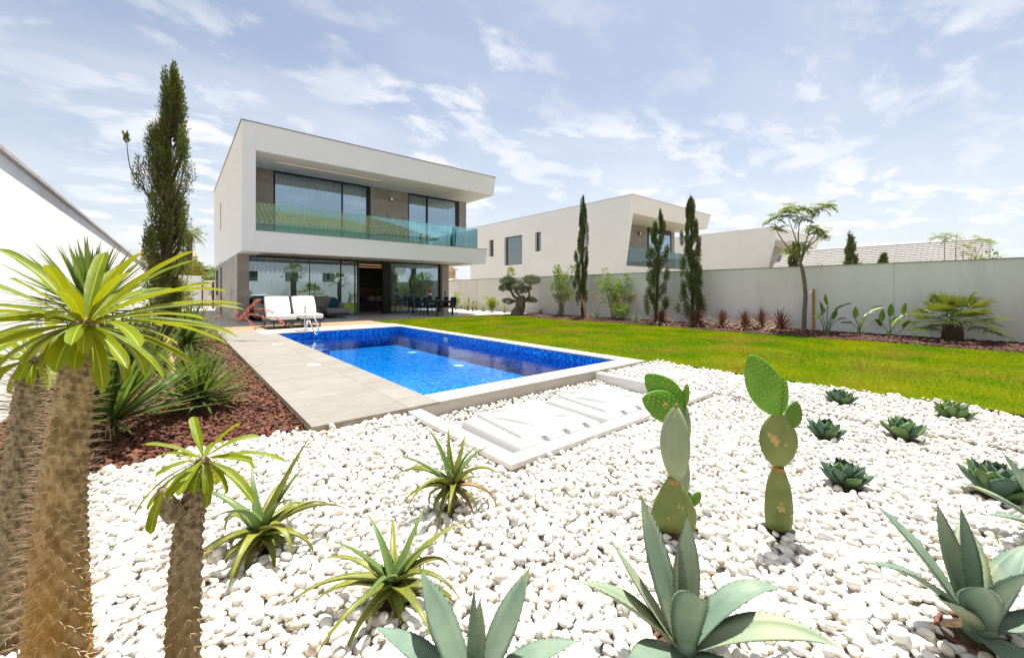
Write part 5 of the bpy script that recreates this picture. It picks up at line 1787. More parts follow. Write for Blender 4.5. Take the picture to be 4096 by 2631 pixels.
# ================================================================== ALOES
def aloe(label, x, y, z, n, L, W, seed, stem=0.08, lean=(0, 0), extra=()):
    global rng
    rng = random.Random(seed)
    o = thing('aloe', label, 'aloe', (x, y, z), 'spiky aloes in the pebbles')
    c = Vector((x + lean[0], y + lean[1], z + stem))
    MB().tube([(x, y, z - 0.03), ((x + c.x) / 2, (y + c.y) / 2, z + stem * 0.5), c + Vector((0, 0, 0.06))], [0.024, 0.022, 0.014], 10).build('stem', M['dry_leaf'], o)
    specs = []
    for i in range(n):
        f = (i + 0.5) / n
        el = 74 - 92 * f ** 0.7 + rng.uniform(-9, 9)
        specs.append((i * 137.5 + rng.uniform(-12, 12), el, (0.6 + 0.55 * math.sin(math.pi * min(1, 0.15 + f))) * rng.uniform(0.8, 1.15), rng.uniform(60, 150) if f > 0.2 else rng.uniform(30, 90), f))
    specs += [(*e, 0.3) for e in extra]
    for az, el, lk, dr, f in specs:
        mb = MB()
        a = AZ(az)
        st = c + Vector((math.cos(a), math.sin(a), 0)) * 0.012 + Vector((0, 0, 0.055 * (1 - f)))
        l = L * lk
        leaf(mb, st, a, R(el), l, W * rng.uniform(0.85, 1.1), R(dr), 13, 'aloe', fold=0.45, thick=0.5, pw=1.5, bend=R(rng.uniform(-28, 28)), twist=R(rng.uniform(-25, 25)), teeth=int(l / 0.014), tlen=0.0052)
        bm = M['aloe_young'] if f < 0.2 else (M['aloe_red'] if rng.random() < 0.35 and f > 0.45 else M['aloe'])
        mb.build('leaf', [bm, bm, M['aloe_teeth']], o, smooth=True)
    for k in range(3):                                                 # shrivelled lowest leaves
        mb = MB()
        leaf(mb, c - Vector((0, 0, 0.02)), AZ(rng.uniform(200, 340)), R(rng.uniform(-55, -20)), rng.uniform(0.07, 0.12), W * 0.7, R(30), 7, 'aloe', fold=0.4, thick=0.3)
        mb.build('dry_leaf', M['aloe_red'], o, smooth=True)
    KEEP.append((x, y, 0.045))
    soil_patch(o, x, y, 0.085, m=M['black_pot'] if seed == 41 else M['soil'])
    return o


aloe('sprawling aloe with a black pot rim beside the short spiny palm', 0.32, 2.33, -0.07, 25, 0.38, 0.029, 41, 0.045, extra=((55, 64, 1.25, 20), (20, 30, 1.15, 80)))
aloe('aloe on a bare stem nearest the corner of the pit frame', 1.25, 2.05, -0.07, 24, 0.34, 0.025, 42, 0.10, extra=((112, 68, 1.0, 25), (60, 60, 0.9, 25), (178, 35, 1.2, 95)))
aloe('aloe with long reaching arms just behind the cut off blue agave', 0.69, 1.59, -0.07, 25, 0.32, 0.026, 43, 0.03, extra=((35, 42, 1.2, 55), (195, 25, 1.3, 62)))


# ================================================================== OPUNTIAS
def pad(o, base, up, face, L, W, T, m, areoles=0, am=None, p=0.85, neck=0.28, name='pad', pts=None):
    up = Vector(up).normalized()
    face = Vector(face)
    face = (face - up * face.dot(up)).normalized()
    side = up.cross(face)
    base = Vector(base)
    n, k = 18, 24
    shp = lambda t: max(0.02, (math.sin(math.pi * min(1, max(0, t)) ** p)) ** 0.62 * (1 if t > 0.12 else 1)) if t < 0.999 else 0.02
    sh = (lambda t: float(np.interp(t, [q[0] for q in pts], [q[1] for q in pts]))) if pts else lambda t: max(shp(t), neck * (1 - t / 0.3) ** 0.5 if t < 0.3 else 0)
    vs, fs = [], []
    for i in range(n + 1):
        t = (1 - math.cos(math.pi * i / n)) / 2
        w = sh(t)
        for j in range(k):
            a = 2 * math.pi * j / k
            vs.append(base + up * (L * t) + side * (W / 2 * w * math.cos(a)) + face * (T / 2 * w ** 0.7 * math.sin(a) + 0.012 * L * math.sin(t * 5)))
    for i in range(n):
        for j in range(k):
            a, b = i * k + j, i * k + (j + 1) % k
            fs.append((a, b, b + k, a + k))
    fs.append(tuple(range(k - 1, -1, -1)))
    fs.append(tuple(n * k + j for j in range(k)))
    ob = MB().add(vs, fs).build(name, m, o, smooth=True)
    if areoles:
        am_ = MB()
        rows = areoles
        for r in range(rows):
            t = 0.07 + 0.86 * (r + 0.5) / rows
            w = sh(t)
            c = max(1, int(round(rows * 0.42 * w * W / L * 1.6)))
            for q in range(-c, c + 1):
                u = (q + (0.5 if r % 2 else 0)) / (c + 0.4)
                if abs(u) > 1: continue
                for sg in (1, -1):
                    a = math.acos(max(-1, min(1, u)))
                    pt = base + up * (L * t) + side * (W / 2 * w * u) + face * (sg * T / 2 * w ** 0.7 * math.sin(a) + 0.012 * L * math.sin(t * 5))
                    d = (face * sg * math.sin(a) + side * u * (0.3 if abs(u) < 0.9 else 1.5)).normalized()
                    e = d.cross(up).normalized()
                    s = 0.0042
                    am_.add([pt + e * s, pt + up * s, pt - e * s, pt - up * s, pt + d * s * 1.5], [(0, 1, 4), (1, 2, 4), (2, 3, 4), (3, 0, 4)])
        am_.build('areoles', am or M['areole'], ob, kind='stuff')
    return ob, base + up * L


def joint(o, c, r, up, h=0.02):
    up = Vector(up).normalized()
    MB().tube([Vector(c) - up * h, Vector(c), Vector(c) + up * h], [r * 1.25, r, r * 1.1], 16).build('joint_scar', M['pad_scar'], o, smooth=True)


TOW = -AWAY
Zu = Vector((0, 0, 1))


def fdir(th): return RIGHT * math.cos(R(th)) + AWAY * math.sin(R(th))


oa = thing('prickly_pear', 'squat grey green prickly pear with one narrow pad on a broad base pad', 'cactus', (2.04, 1.09, -0.07), 'prickly pears in the pebbles')
b0 = Vector((2.04, 1.09, -0.08))
o_, tp = pad(oa, b0, Zu + RIGHT * -0.03, fdir(262), 0.285, 0.235, 0.085, M['pad_old'], 0, pts=[(0, 0.80), (0.1, 0.92), (0.25, 1.0), (0.42, 0.95), (0.58, 0.82), (0.72, 0.64), (0.84, 0.45), (0.94, 0.30), (1, 0.22)])
tp = b0 + Vector((0, 0, 0.272))
joint(oa, tp, 0.027, Zu, 0.012)
o_, t2 = pad(oa, tp - Zu * 0.005, Zu + RIGHT * 0.02, fdir(200), 0.40, 0.215, 0.062, M['pad_grey'], 0, p=0.95)
for pt, s in ((t2 + RIGHT * 0.004, 0.010), (t2 - RIGHT * 0.055 - Zu * 0.005, 0.013)):
    MB().lathe([(0.002, 0), (s, s * 0.8), (s * 0.9, s * 1.6), (0.002, s * 2.6)], pt - Zu * 0.008, 10).build('flower_bud', M['bud'], oa, smooth=True)
pad(oa, b0 + RIGHT * 0.094 + Zu * 0.14, Zu * 0.8 + RIGHT * 0.5, fdir(255), 0.085, 0.05, 0.02, M['pad_new'], 6, M['areole_dark'])
oc = thing('prickly_pear', 'slender prickly pear with two round fresh pads, behind the squat one', 'cactus', (2.46, 1.28, -0.07), 'prickly pears in the pebbles')
b0 = Vector((2.46, 1.28, -0.08))
pad(oc, b0, Zu + RIGHT * 0.05, fdir(195), 0.27, 0.17, 0.075, M['pad_grey'], 0, pts=[(0, 0.75), (0.2, 0.95), (0.4, 1.0), (0.62, 0.9), (0.8, 0.68), (0.93, 0.42), (1, 0.3)])
tp = b0 + RIGHT * 0.014 + Zu * 0.262
joint(oc, tp, 0.024, Zu, 0.01)
o_, t2 = pad(oc, tp, Zu + RIGHT * 0.06, fdir(190), 0.30, 0.155, 0.055, M['pad_grey'], 0)
pad(oc, t2 - Zu * 0.03 - RIGHT * 0.012, Zu * 0.66 - RIGHT * 0.72, fdir(268) + Zu * 0.12, 0.32, 0.19, 0.035, M['pad_new'], 8)
pad(oc, t2 - Zu * 0.05 - RIGHT * 0.012 + TOW * 0.02, Zu * 0.34 - RIGHT * 0.9 + TOW * 0.15, fdir(262) + Zu * 0.3, 0.30, 0.20, 0.035, M['pad_new'], 8)
pad(oc, t2 - Zu * 0.008 + RIGHT * 0.004, Zu + RIGHT * 0.09, fdir(200), 0.14, 0.062, 0.024, M['pad_new'], 7)
od = thing('prickly_pear', 'tallest prickly pear, a large fresh pad leaning on top of stacked olive pads', 'cactus', (2.49, 0.74, -0.07), 'prickly pears in the pebbles')
b0 = Vector((2.49, 0.74, -0.08))
pad(od, b0, Zu, fdir(250), 0.335, 0.135, 0.085, M['pad_old'], 0, pts=[(0, 0.86), (0.15, 0.97), (0.35, 1.0), (0.55, 0.95), (0.72, 0.82), (0.86, 0.62), (0.95, 0.45), (1, 0.34)])
tp = b0 + Zu * 0.325
joint(od, tp, 0.025, Zu, 0.01)
o_, t2 = pad(od, tp, Zu - RIGHT * 0.005, fdir(262), 0.305, 0.195, 0.06, M['pad_old'], 0, p=1.0)
pad(od, t2 - Zu * 0.012 - RIGHT * 0.004, Zu * 0.88 - RIGHT * 0.40, fdir(268), 0.35, 0.192, 0.045, M['pad_new'], 11, p=0.9)
pad(od, t2 - Zu * 0.012 + RIGHT * 0.014, Zu + RIGHT * 0.07, fdir(198), 0.205, 0.075, 0.026, M['pad_new'], 9)
pad(od, t2 - Zu * 0.09 + RIGHT * 0.065, Zu * 0.93 + RIGHT * 0.22, fdir(266), 0.155, 0.092, 0.03, M['pad_new'], 11, M['areole_dark'])
for x, y, r in ((2.04, 1.09, 0.09), (2.46, 1.28, 0.05), (2.49, 0.74, 0.065)): KEEP.append((x, y, r))
soil_patch(oa, 2.04, 1.09, 0.14)
soil_patch(oc, 2.46, 1.28, 0.08)
soil_patch(od, 2.49, 0.74, 0.11, m=M['black_pot'])


# ================================================================== SMALL ROUND AGAVES
def small_agave(label, x, y, rad, seed, blue, n=19):
    global rng
    rng = random.Random(seed)
    o = thing('small_agave', label, 'agave', (x, y, -0.07), 'small round agaves in the pebbles')
    for i in range(n):
        f = (i + 0.5) / n
        el = 86 - 50 * f ** 1.1 + rng.uniform(-5, 5)
        az = AZ(i * 137.508 + rng.uniform(-8, 8))
        l = rad * (0.82 + 0.25 * f) * rng.uniform(0.9, 1.08)
        mb = MB()
        st = Vector((x, y, -0.075 + 0.035 * (1 - f))) + Vector((math.cos(az), math.sin(az), 0)) * (0.02 + 0.02 * f)
        leaf(mb, st, az, R(el), l, rad * rng.uniform(0.28, 0.34), R(-14 + 6 * f), 10, 'parryi', fold=0.38, thick=0.28, pw=1.2, teeth=7, tlen=0.0075, tip=0.026)
        bm = M['parryi_blue'] if rng.random() < blue else M['parryi']
        mb.build('leaf', [bm, bm, M['agave_spine']], o, smooth=True)
    KEEP.append((x, y, rad * 0.55))
    soil_patch(o, x, y, rad * 0.75)


small_agave('small round agave nearest the lawn edge, close behind the tallest prickly pear', 5.73, 1.10, 0.165, 51, 0.35)
small_agave('small dark agave just past the dark round pad of the tallest prickly pear', 4.31, 0.93, 0.16, 52, 0.6)
small_agave('small upright agave with broad cupped leaves in the middle of the pebbles', 4.83, 0.49, 0.175, 53, 0.25, 15)
small_agave('small pale green agave touching the lawn edge farthest along the pebbles', 5.92, 0.25, 0.18, 54, 0.3)
small_agave('small dark agave half sunk in the pebbles below the other rosettes', 3.37, 0.62, 0.15, 55, 0.75)
small_agave('largest of the round dark agaves, by the picture edge', 3.92, -0.02, 0.205, 56, 0.8, 25)


# ================================================================== LARGE BLUE AGAVES
def big_agave(label, x, y, leaves, seed, rim=None):
    global rng
    rng = random.Random(seed)
    o = thing('blue_agave', label, 'agave', (x, y, -0.07), 'large blue agaves in the pebbles')
    for az, el, L, W, dr, fold, tw, pale in leaves:
        mb = MB()
        a = AZ(az)
        st = Vector((x, y, -0.06)) + Vector((math.cos(a), math.sin(a), 0)) * 0.025 + Vector((0, 0, 0.03 * math.sin(R(el))))
        leaf(mb, st, a, R(el), L, W, R(dr), 16, 'agave', fold=fold, thick=0.16, pw=1.7, twist=R(tw), teeth=int(L / 0.026), tlen=0.0065, tip=0.024)
        bm = M['agave_pale'] if pale else M['agave']
        mb.build('leaf', [bm, bm, M['agave_spine']], o, smooth=True)
    MB().tube([(x, y, -0.08), (x, y, 0.0), (x, y, 0.04)], [0.045, 0.04, 0.01], 12).build('heart', M['agave'], o, smooth=True)
    KEEP.append((x, y, 0.10))
    soil_patch(o, x, y, 0.16)
    if rim:
        MB().tube([(x + 0.11 * math.cos(t), y + 0.11 * math.sin(t), -0.074) for t in np.linspace(0, 2 * math.pi, 33)], 0.009, 8).build('pot_rim', rim, o, smooth=True)
    return o


big_agave('blue agave in front centre with upright leaves and one arching over the pebbles', 1.36, 0.69,
          [(118, 66, 0.47, 0.055, -6, 0.22, 0, 0), (62, 70, 0.40, 0.046, -14, 0.25, 12, 1), (88, 86, 0.34, 0.016, 0, 1.6, 0, 0), (262, 82, 0.36, 0.058, 62, 0.25, -20, 0), (158, 52, 0.38, 0.042, -6, 0.22, 10, 1),
           (182, 44, 0.42, 0.042, 28, 0.5, 0, 1), (8, 48, 0.42, 0.048, 72, 0.4, 0, 0), (345, 34, 0.46, 0.050, 58, 0.4, 25, 1), (212, 28, 0.28, 0.046, 22, 0.2, 0, 0), (236, 14, 0.2, 0.04, 10, 0.2, 0, 0), (300, 22, 0.26, 0.044, 20, 0.25, 0, 0)], 61, M['terracotta'])
big_agave('broad blue agave in the front corner with a terracotta pot rim', 2.27, 0.03,
          [(186, 46, 0.52, 0.036, 42, 0.4, 0, 0), (138, 60, 0.44, 0.062, 20, 0.22, 0, 0), (100, 72, 0.40, 0.052, -8, 0.2, 0, 1), (76, 80, 0.40, 0.030, -4, 0.9, 0, 0), (285, 80, 0.38, 0.078, 50, 0.25, 0, 0), (222, 58, 0.34, 0.056, 20, 0.3, 20, 0),
           (20, 46, 0.40, 0.050, 30, 0.3, 0, 0), (345, 26, 0.36, 0.050, 40, 0.3, 0, 0), (246, 22, 0.26, 0.060, 45, 0.15, 0, 0), (50, 50, 0.4, 0.05, 20, 0.3, 0, 0), (200, 40, 0.3, 0.04, 10, 0.6, 0, 1)], 62, M['terracotta'])
big_agave('blue agave cut off by the bottom of the picture, two wide leaves spread', 0.70, 1.03,
          [(146, 54, 0.35, 0.055, -4, 0.25, 0, 0), (34, 54, 0.36, 0.055, -8, 0.25, 0, 0), (88, 84, 0.28, 0.016, 0, 1.4, 0, 0), (80, 70, 0.22, 0.03, 0, 0.3, 0, 1), (170, 35, 0.34, 0.045, 20, 0.3, 0, 0), (10, 30, 0.34, 0.045, 30, 0.3, 0, 0), (270, 40, 0.34, 0.05, 30, 0.3, 0, 0), (225, 40, 0.3, 0.05, 30, 0.3, 0, 0), (315, 40, 0.3, 0.05, 30, 0.3, 0, 0)], 63)
big_agave('blue agave at the picture edge whose leaf tips reach over the largest round agave', 3.46, -0.22,
          [(150, 38, 0.40, 0.036, 30, 0.4, 0, 0), (185, 26, 0.42, 0.036, 26, 0.4, 0, 0), (205, 18, 0.34, 0.036, 20, 0.4, 0, 1), (100, 62, 0.38, 0.045, 5, 0.3, 0, 0), (60, 60, 0.36, 0.045, 15, 0.3, 0, 0), (10, 45, 0.36, 0.045, 30, 0.3, 0, 0), (280, 50, 0.34, 0.05, 30, 0.3, 0, 0), (240, 30, 0.3, 0.05, 30, 0.3, 0, 0), (330, 35, 0.34, 0.05, 30, 0.3, 0, 0)], 64)
for x, y, lab in ((1.62, 1.72, 'tiny two bladed weed in the pebbles before the pit frame'), (2.62, 1.06, 'tiny leafy weed between the prickly pears'), (3.15, -0.02, 'tiny grass weed beside the corner agave')):
    w_ = MB()
    for k in range(5): leaf(w_, (x, y, -0.06), rng.uniform(0, 6.28), R(rng.uniform(45, 80)), rng.uniform(0.05, 0.10), 0.003, R(40), 4, 'blade')
    tag(w_.build('weed', M['mid_leaf']), lab, 'weed')
# ================================================================== TREES
def limb(pts, r0, r1, mb, n=7):
    p = smooth_path(pts, 5)
    k = len(p) - 1
    mb.tube(p, [r0 + (r1 - r0) * i / k for i in range(k + 1)], n)


def cypress(name, label, x, y, H, prof, z0, n_clump, per, seed, m, tr=0.055, lean=(0, 0), ll=0.07, lw=0.008, group=None, extra=()):
    """columnar conifer: clumps of upswept sprays set round a bare trunk, gaps between them"""
    global rng, nr
    rng = random.Random(seed)
    nr = np.random.default_rng(seed)
    o = thing(name, label, 'cypress', (x, y, -0.05), group)
    b = Vector((x, y, -0.1))
    ax = lambda t: Vector((x + lean[0] * t, y + lean[1] * t, -0.05 + H * t))
    tm = MB()
    tm.tube([b] + [ax(t) + Vector((rng.uniform(-0.02, 0.02), rng.uniform(-0.02, 0.02), 0)) for t in (0.12, 0.25, 0.4, 0.55, 0.7, 0.85, 0.97)], [tr * 1.2, tr, tr * 0.92, tr * 0.8, tr * 0.62, tr * 0.45, tr * 0.28, 0.008], 9)
    Ps, Ds = [], []
    lb_ = MB()
    cl = [((i + rng.uniform(0.1, 0.9)) / n_clump, rng.uniform(0, 6.283), rng.random()) for i in range(n_clump)] + list(extra)
    for t, a, u in cl:
        z = z0 + (1 - z0) * t
        R_ = np.interp(t, prof[0], prof[1])
        c0 = ax(z)
        rr = R_ * (0.2 + 0.85 * u ** 0.6) * (0.72 + 0.42 * math.sin(t * 17 + a * 2.0 + seed) * math.sin(t * 9 - a + seed * 2) + 0.15)
        out = Vector((math.cos(a), math.sin(a), 0))
        top = c0 + out * rr
        st = ax(max(0.02, z - 0.10 * (0.6 + u))) + out * tr * 0.4
        mid = st.lerp(top, 0.55) + out * 0.05
        limb([st, mid, top], max(0.006, tr * 0.24), 0.004, lb_, 5)
        hh = H * rng.uniform(0.045, 0.085)
        k = int(per * rng.uniform(0.6, 1.4))
        P, _ = rand_in_ellipsoid(k, top, (R_ * 0.20 + 0.03, R_ * 0.20 + 0.03, hh))
        D = np.tile(np.array([out.x * 0.5, out.y * 0.5, 0.9]), (k, 1)) + nr.normal(size=(k, 3)) * 0.42
        Ps.append(P); Ds.append(D)
    tm.build('trunk', M['bark_dark'], o, smooth=True)
    lb_.build('branches', M['bark_dark'], o, smooth=True)
    P, D = np.concatenate(Ps), np.concatenate(Ds)
    V, F = leaf_quads(P, D, ll * nr.uniform(0.6, 1.3, len(P)), lw * nr.uniform(0.6, 1.4, len(P)))
    npobj('crown', V, F, m, o)
    return o


tc = cypress('cypress_tree', 'tall ragged cypress standing in the lava bed beside the tall white wall', -0.17, 8.25, 4.62, ([0, 0.15, 0.4, 0.62, 0.8, 0.92, 1], [0.20, 0.30, 0.34, 0.30, 0.23, 0.16, 0.05]), 0.22, 105, 330, 71, M['cypress'], 0.075, (0.14, 0.0), 0.050, 0.0062)
tm_ = MB()
limb([(-0.2, 8.25, 2.5), (-0.50, 8.28, 2.95), (-0.57, 8.3, 3.45)], 0.012, 0.004, tm_, 5)
tm_.build('bare_twig', M['bark_dark'], tc)
P_, _ = rand_in_ellipsoid(90, (-0.575, 8.3, 3.48), (0.035, 0.035, 0.09))
V_, F_ = leaf_quads(P_, np.tile([0, 0, 1.0], (90, 1)) + nr.normal(size=(90, 3)) * 0.4, 0.07, 0.008)
npobj('twig_tuft', V_, F_, M['cypress'], tc)
sk_ = thing('tree_stake', 'short pale wooden stake at the foot of the tall ragged cypress', 'stake', (-0.08, 7.97, -0.06))
MB().tube([(-0.02, 7.6, -0.1), (-0.12, 8.0, 0.5)], 0.04, 10).build('post', M['stake'], sk_)

RB = 'cypresses along the garden wall'
cypress('cypress_tree', 'cypress between the two leafy shrubs along the garden wall', 14.53, 12.25, 5.4, ([0, 0.3, 0.6, 0.85, 1], [0.36, 0.32, 0.29, 0.19, 0.05]), 0.17, 60, 300, 72, M['cypress_dark'], 0.06, (0, 0), 0.075, 0.0105, RB)
cypress('cypress_tree', 'shortest cypress of the garden wall, nearest the neighbour balcony', 14.36, 8.43, 4.25, ([0, 0.25, 0.5, 0.8, 1], [0.44, 0.50, 0.44, 0.30, 0.08]), 0.12, 48, 300, 73, M['cypress_dark'], 0.055, (0.12, -0.12), 0.075, 0.0105, RB)
cypress('cypress_tree', 'slender cypress with a stake, closest to the row of red spiky cordylines', 14.63, 7.1, 4.55, ([0, 0.25, 0.5, 0.8, 1], [0.48, 0.40, 0.36, 0.24, 0.06]), 0.10, 72, 280, 74, M['cypress_dark'], 0.055, (-0.05, 0.05), 0.075, 0.0105, RB)
for (x, y, dx, dy, h, lb__) in ((14.45, 12.0, 0.0, 0.35, 1.5, 'slanting wooden stake propping the cypress between the shrubs'), (14.3, 11.7, 0.1, 0.5, 0.9, 'second short slanting stake below the cypress between the shrubs'),
                                (14.5, 6.7, 0.1, 0.3, 1.4, 'slanting wooden stake against the slender cypress')):
    s_ = thing('tree_stake', lb__, 'stake', (x, y, -0.05))
    MB().tube([(x, y, -0.1), (x + dx, y + dy, h)], 0.035, 8).build('post', M['stake'], s_)


def shrub(name, label, x, y, H, W, seed, m, n_stem=6, per=120, ll=0.10, lw=0.022, z0=0.25, cat='shrub', bark='bark_grey', tip_r=0.16):
    global rng, nr
    rng = random.Random(seed)
    nr = np.random.default_rng(seed)
    o = thing(name, label, cat, (x, y, -0.05))
    st = MB()
    Ps, Ds = [], []
    for i in range(n_stem):
        a = 6.283 * i / n_stem + rng.uniform(-0.4, 0.4)
        r = W / 2 * rng.uniform(0.35, 1.0)
        tp = Vector((x + r * math.cos(a), y + r * math.sin(a), H * rng.uniform(0.62, 1.0) - (r / W) * H * 0.25))
        b = Vector((x + 0.06 * math.cos(a), y + 0.06 * math.sin(a), -0.08))
        md = b.lerp(tp, 0.45) + Vector((-0.1 * r * math.cos(a), -0.1 * r * math.sin(a), 0.1 * H))
        limb([b, md, tp], 0.02 * H / 2.2, 0.006, st, 6)
        for j in range(6):
            t = 0.3 + 0.7 * (j + rng.random()) / 6
            q = (b.lerp(md, t * 2) if t < 0.5 else md.lerp(tp, t * 2 - 1)) if t < 1 else tp
            e = q + Vector((rng.gauss(0, 1), rng.gauss(0, 1), rng.uniform(0.1, 1.1))) * (W * 0.15)
            if e.z < z0 * H * 0.6: continue
            limb([q, e], 0.007, 0.003, st, 4)
            k = int(per * rng.uniform(0.5, 1.4) / 6 * 2)
            P, v = rand_in_ellipsoid(k, e, (tip_r, tip_r, tip_r * 0.75))
            Ps.append(P); Ds.append(v + np.array([0, 0, 0.35]) + nr.normal(size=v.shape) * 0.4)
    st.build('stems', M[bark], o, smooth=True)
    P, D = np.concatenate(Ps), np.concatenate(Ds)
    V, F = leaf_quads(P, D, ll * nr.uniform(0.6, 1.3, len(P)), lw * nr.uniform(0.7, 1.3, len(P)))
    npobj('foliage', V, F, m, o)
    return o


s1 = shrub('leafy_shrub', 'taller bright leafy shrub with bare stems, next to the cloud pruned olive', 14.47, 13.55, 2.75, 1.5, 81, M['mid_leaf'], 7, 120, 0.11, 0.024, 0.3)
s2 = shrub('leafy_shrub', 'rounder bright leafy shrub against the wall between two cypresses', 14.63, 10.61, 2.2, 1.6, 82, M['mid_leaf'], 8, 115, 0.10, 0.022, 0.25)
shrub('low_shrub', 'low leafy clump at the foot of the rounder bright shrub', 14.2, 9.9, 0.75, 0.8, 83, M['mid_leaf'], 7, 70, 0.08, 0.02, 0.1)
shrub('bright_shrub', 'small lime yellow sapling on a bare stem near the gravel strip', 13.84, 18.34, 1.05, 0.62, 84, M['lime_leaf'], 6, 150, 0.09, 0.016, 0.35, cat='sapling', tip_r=0.15)
shrub('yellow_shrub', 'thin lime leaved plant just past the dining chairs', 14.3, 22.9, 1.15, 0.55, 85, M['lime_leaf'], 5, 60, 0.1, 0.018, 0.3, tip_r=0.12)
shrub('conifer_shrub', 'yellowish conifer shrub behind the tall ragged cypress', 0.0, 14.2, 2.15, 0.95, 86, M['citrus_leaf'], 9, 150, 0.07, 0.010, 0.1, tip_r=0.15)
shrub('low_shrub', 'dark green shrub at the foot of the tall ragged cypress', -0.35, 10.6, 1.25, 0.9, 87, M['cypress'], 9, 150, 0.07, 0.010, 0.1, tip_r=0.15)

# ---- cloud pruned olive
rng = random.Random(91); nr = np.random.default_rng(91)
ob_ = Vector((13.54, 15.75, -0.05))
ol = thing('olive_tree', 'cloud pruned old olive with a thick twisted trunk beside the white gravel', 'olive tree', ob_)
oq = lambda r, z, f=0.0: at(ob_, r, f, z)


def gnarl(mb, pts, rad, n=18, amp=0.16):
    path = smooth_path(pts, 7)
    k = len(path) - 1
    vs, fs = [], []
    u = Vector((1, 0, 0))
    for i, p in enumerate(path):
        t = (path[min(i + 1, k)] - path[max(i - 1, 0)]).normalized()
        u = (u - t * u.dot(t)).normalized()
        w = t.cross(u)
        f = i / k * (len(rad) - 1)
        j0 = min(int(f), len(rad) - 2)
        r = rad[j0] + (rad[j0 + 1] - rad[j0]) * (f - j0)
        for j in range(n):
            a = 2 * math.pi * j / n
            rr = r * (1 + amp * math.sin(a * 3 + i * 0.35) + amp * 0.6 * math.sin(a * 5 - i * 0.5 + 1) + rng.uniform(-0.04, 0.04))
            vs.append(p + (u * math.cos(a) + w * math.sin(a)) * rr)
    for i in range(k):
        for j in range(n):
            a, b = i * n + j, i * n + (j + 1) % n
            fs.append((a, b, b + n, a + n))
    fs.append(tuple(k * n + j for j in range(n)))
    mb.add(vs, fs)


tb_ = MB()
gnarl(tb_, [oq(-0.06, -0.08), oq(0.0, 0.2), oq(0.13, 0.5), oq(0.19, 0.8), oq(0.14, 1.0)], [0.36, 0.25, 0.23, 0.25, 0.17])
gnarl(tb_, [oq(0.16, -0.08), oq(0.2, 0.3), oq(0.24, 0.7), oq(0.3, 0.85)], [0.16, 0.13, 0.12, 0.10], 12)
tb_.build('trunk', M['bark_olive'], ol, smooth=True)
lm = MB()
for pts, r0, r1 in (([oq(0.1, 0.85), oq(-0.18, 0.98), oq(-0.32, 1.25), oq(-0.46, 1.55), oq(-0.5, 1.75)], 0.08, 0.04), ([oq(0.14, 0.95), oq(-0.05, 1.2), oq(-0.12, 1.5)], 0.06, 0.03),
                    ([oq(0.28, 0.8), oq(0.52, 0.9), oq(0.62, 1.1), oq(0.56, 1.3), oq(0.68, 1.7)], 0.07, 0.035), ([oq(0.56, 1.3), oq(0.45, 1.4)], 0.035, 0.02),
                    ([oq(0.05, 0.75), oq(-0.25, 0.72), oq(-0.4, 0.74)], 0.05, 0.02), ([oq(0.3, 0.7), oq(0.55, 0.76), oq(0.68, 0.8)], 0.045, 0.02), ([oq(-0.3, 1.2), oq(-0.55, 1.38), oq(-0.66, 1.45)], 0.035, 0.02), ([oq(-0.46, 1.6), oq(-0.36, 1.9), oq(-0.34, 2.15)], 0.02, 0.008)):
    limb(pts, r0, r1, lm, 8)
lm.build('limbs', M['bark_olive'], ol, smooth=True)
for r, z, rx, rz, n in ((-0.48, 1.80, 0.44, 0.19, 1500), (-0.16, 1.60, 0.50, 0.23, 1900), (0.72, 1.84, 0.49, 0.22, 1900), (-0.68, 1.43, 0.31, 0.14, 800), (0.40, 1.38, 0.34, 0.15, 900), (-0.46, 0.74, 0.33, 0.12, 800), (0.72, 0.79, 0.29, 0.11, 650), (0.1, 1.25, 0.3, 0.14, 500)):
    c = oq(r, z, rng.uniform(-0.12, 0.12))
    P, v = rand_in_ellipsoid(n, c, (rx, rx, rz), 0.1)
    P[:, 2] += 0.03 * np.sin(P[:, 0] * 14) + 0.03 * np.sin(P[:, 1] * 17)
    V, F = leaf_quads(P, v + nr.normal(size=v.shape) * 0.5 + np.array([0, 0, 0.25]), 0.075 * nr.uniform(0.6, 1.3, n), 0.016)
    npobj('foliage_pad', V, F, M['olive_leaf'], ol)
P, v = rand_in_ellipsoid(150, oq(-0.34, 2.22), (0.2, 0.2, 0.27))
V, F = leaf_quads(P, v + np.array([0, 0, 0.6]), 0.11, 0.026)
npobj('fresh_shoots', V, F, M['lime_leaf'], ol)

# ---- feathery tree with stake


def frond(mb_list, c, az, el, L, n, droop, lw, ll):
    """pinnate frond: arched stalk with paired leaflets -> appended (P, D, L)"""
    p = Vector(c)
    for i in range(n):
        s = i / n
        e = el - droop * s
        d = Vector((math.cos(e) * math.cos(az), math.cos(e) * math.sin(az), math.sin(e)))
        side = Vector((-math.sin(az), math.cos(az), 0))
        l = ll * math.sin(math.pi * (0.12 + 0.83 * s)) ** 0.7
        for sg in (-1, 1):
            mb_list.append((p.copy(), (side * sg + d * 0.55 + Vector((0, 0, rng.uniform(-0.35, 0.1)))).normalized(), l))
        p = p + d * (L / n)
    return p


rng = random.Random(95); nr = np.random.default_rng(95)
fb_ = Vector((14.76, 3.71, -0.05))


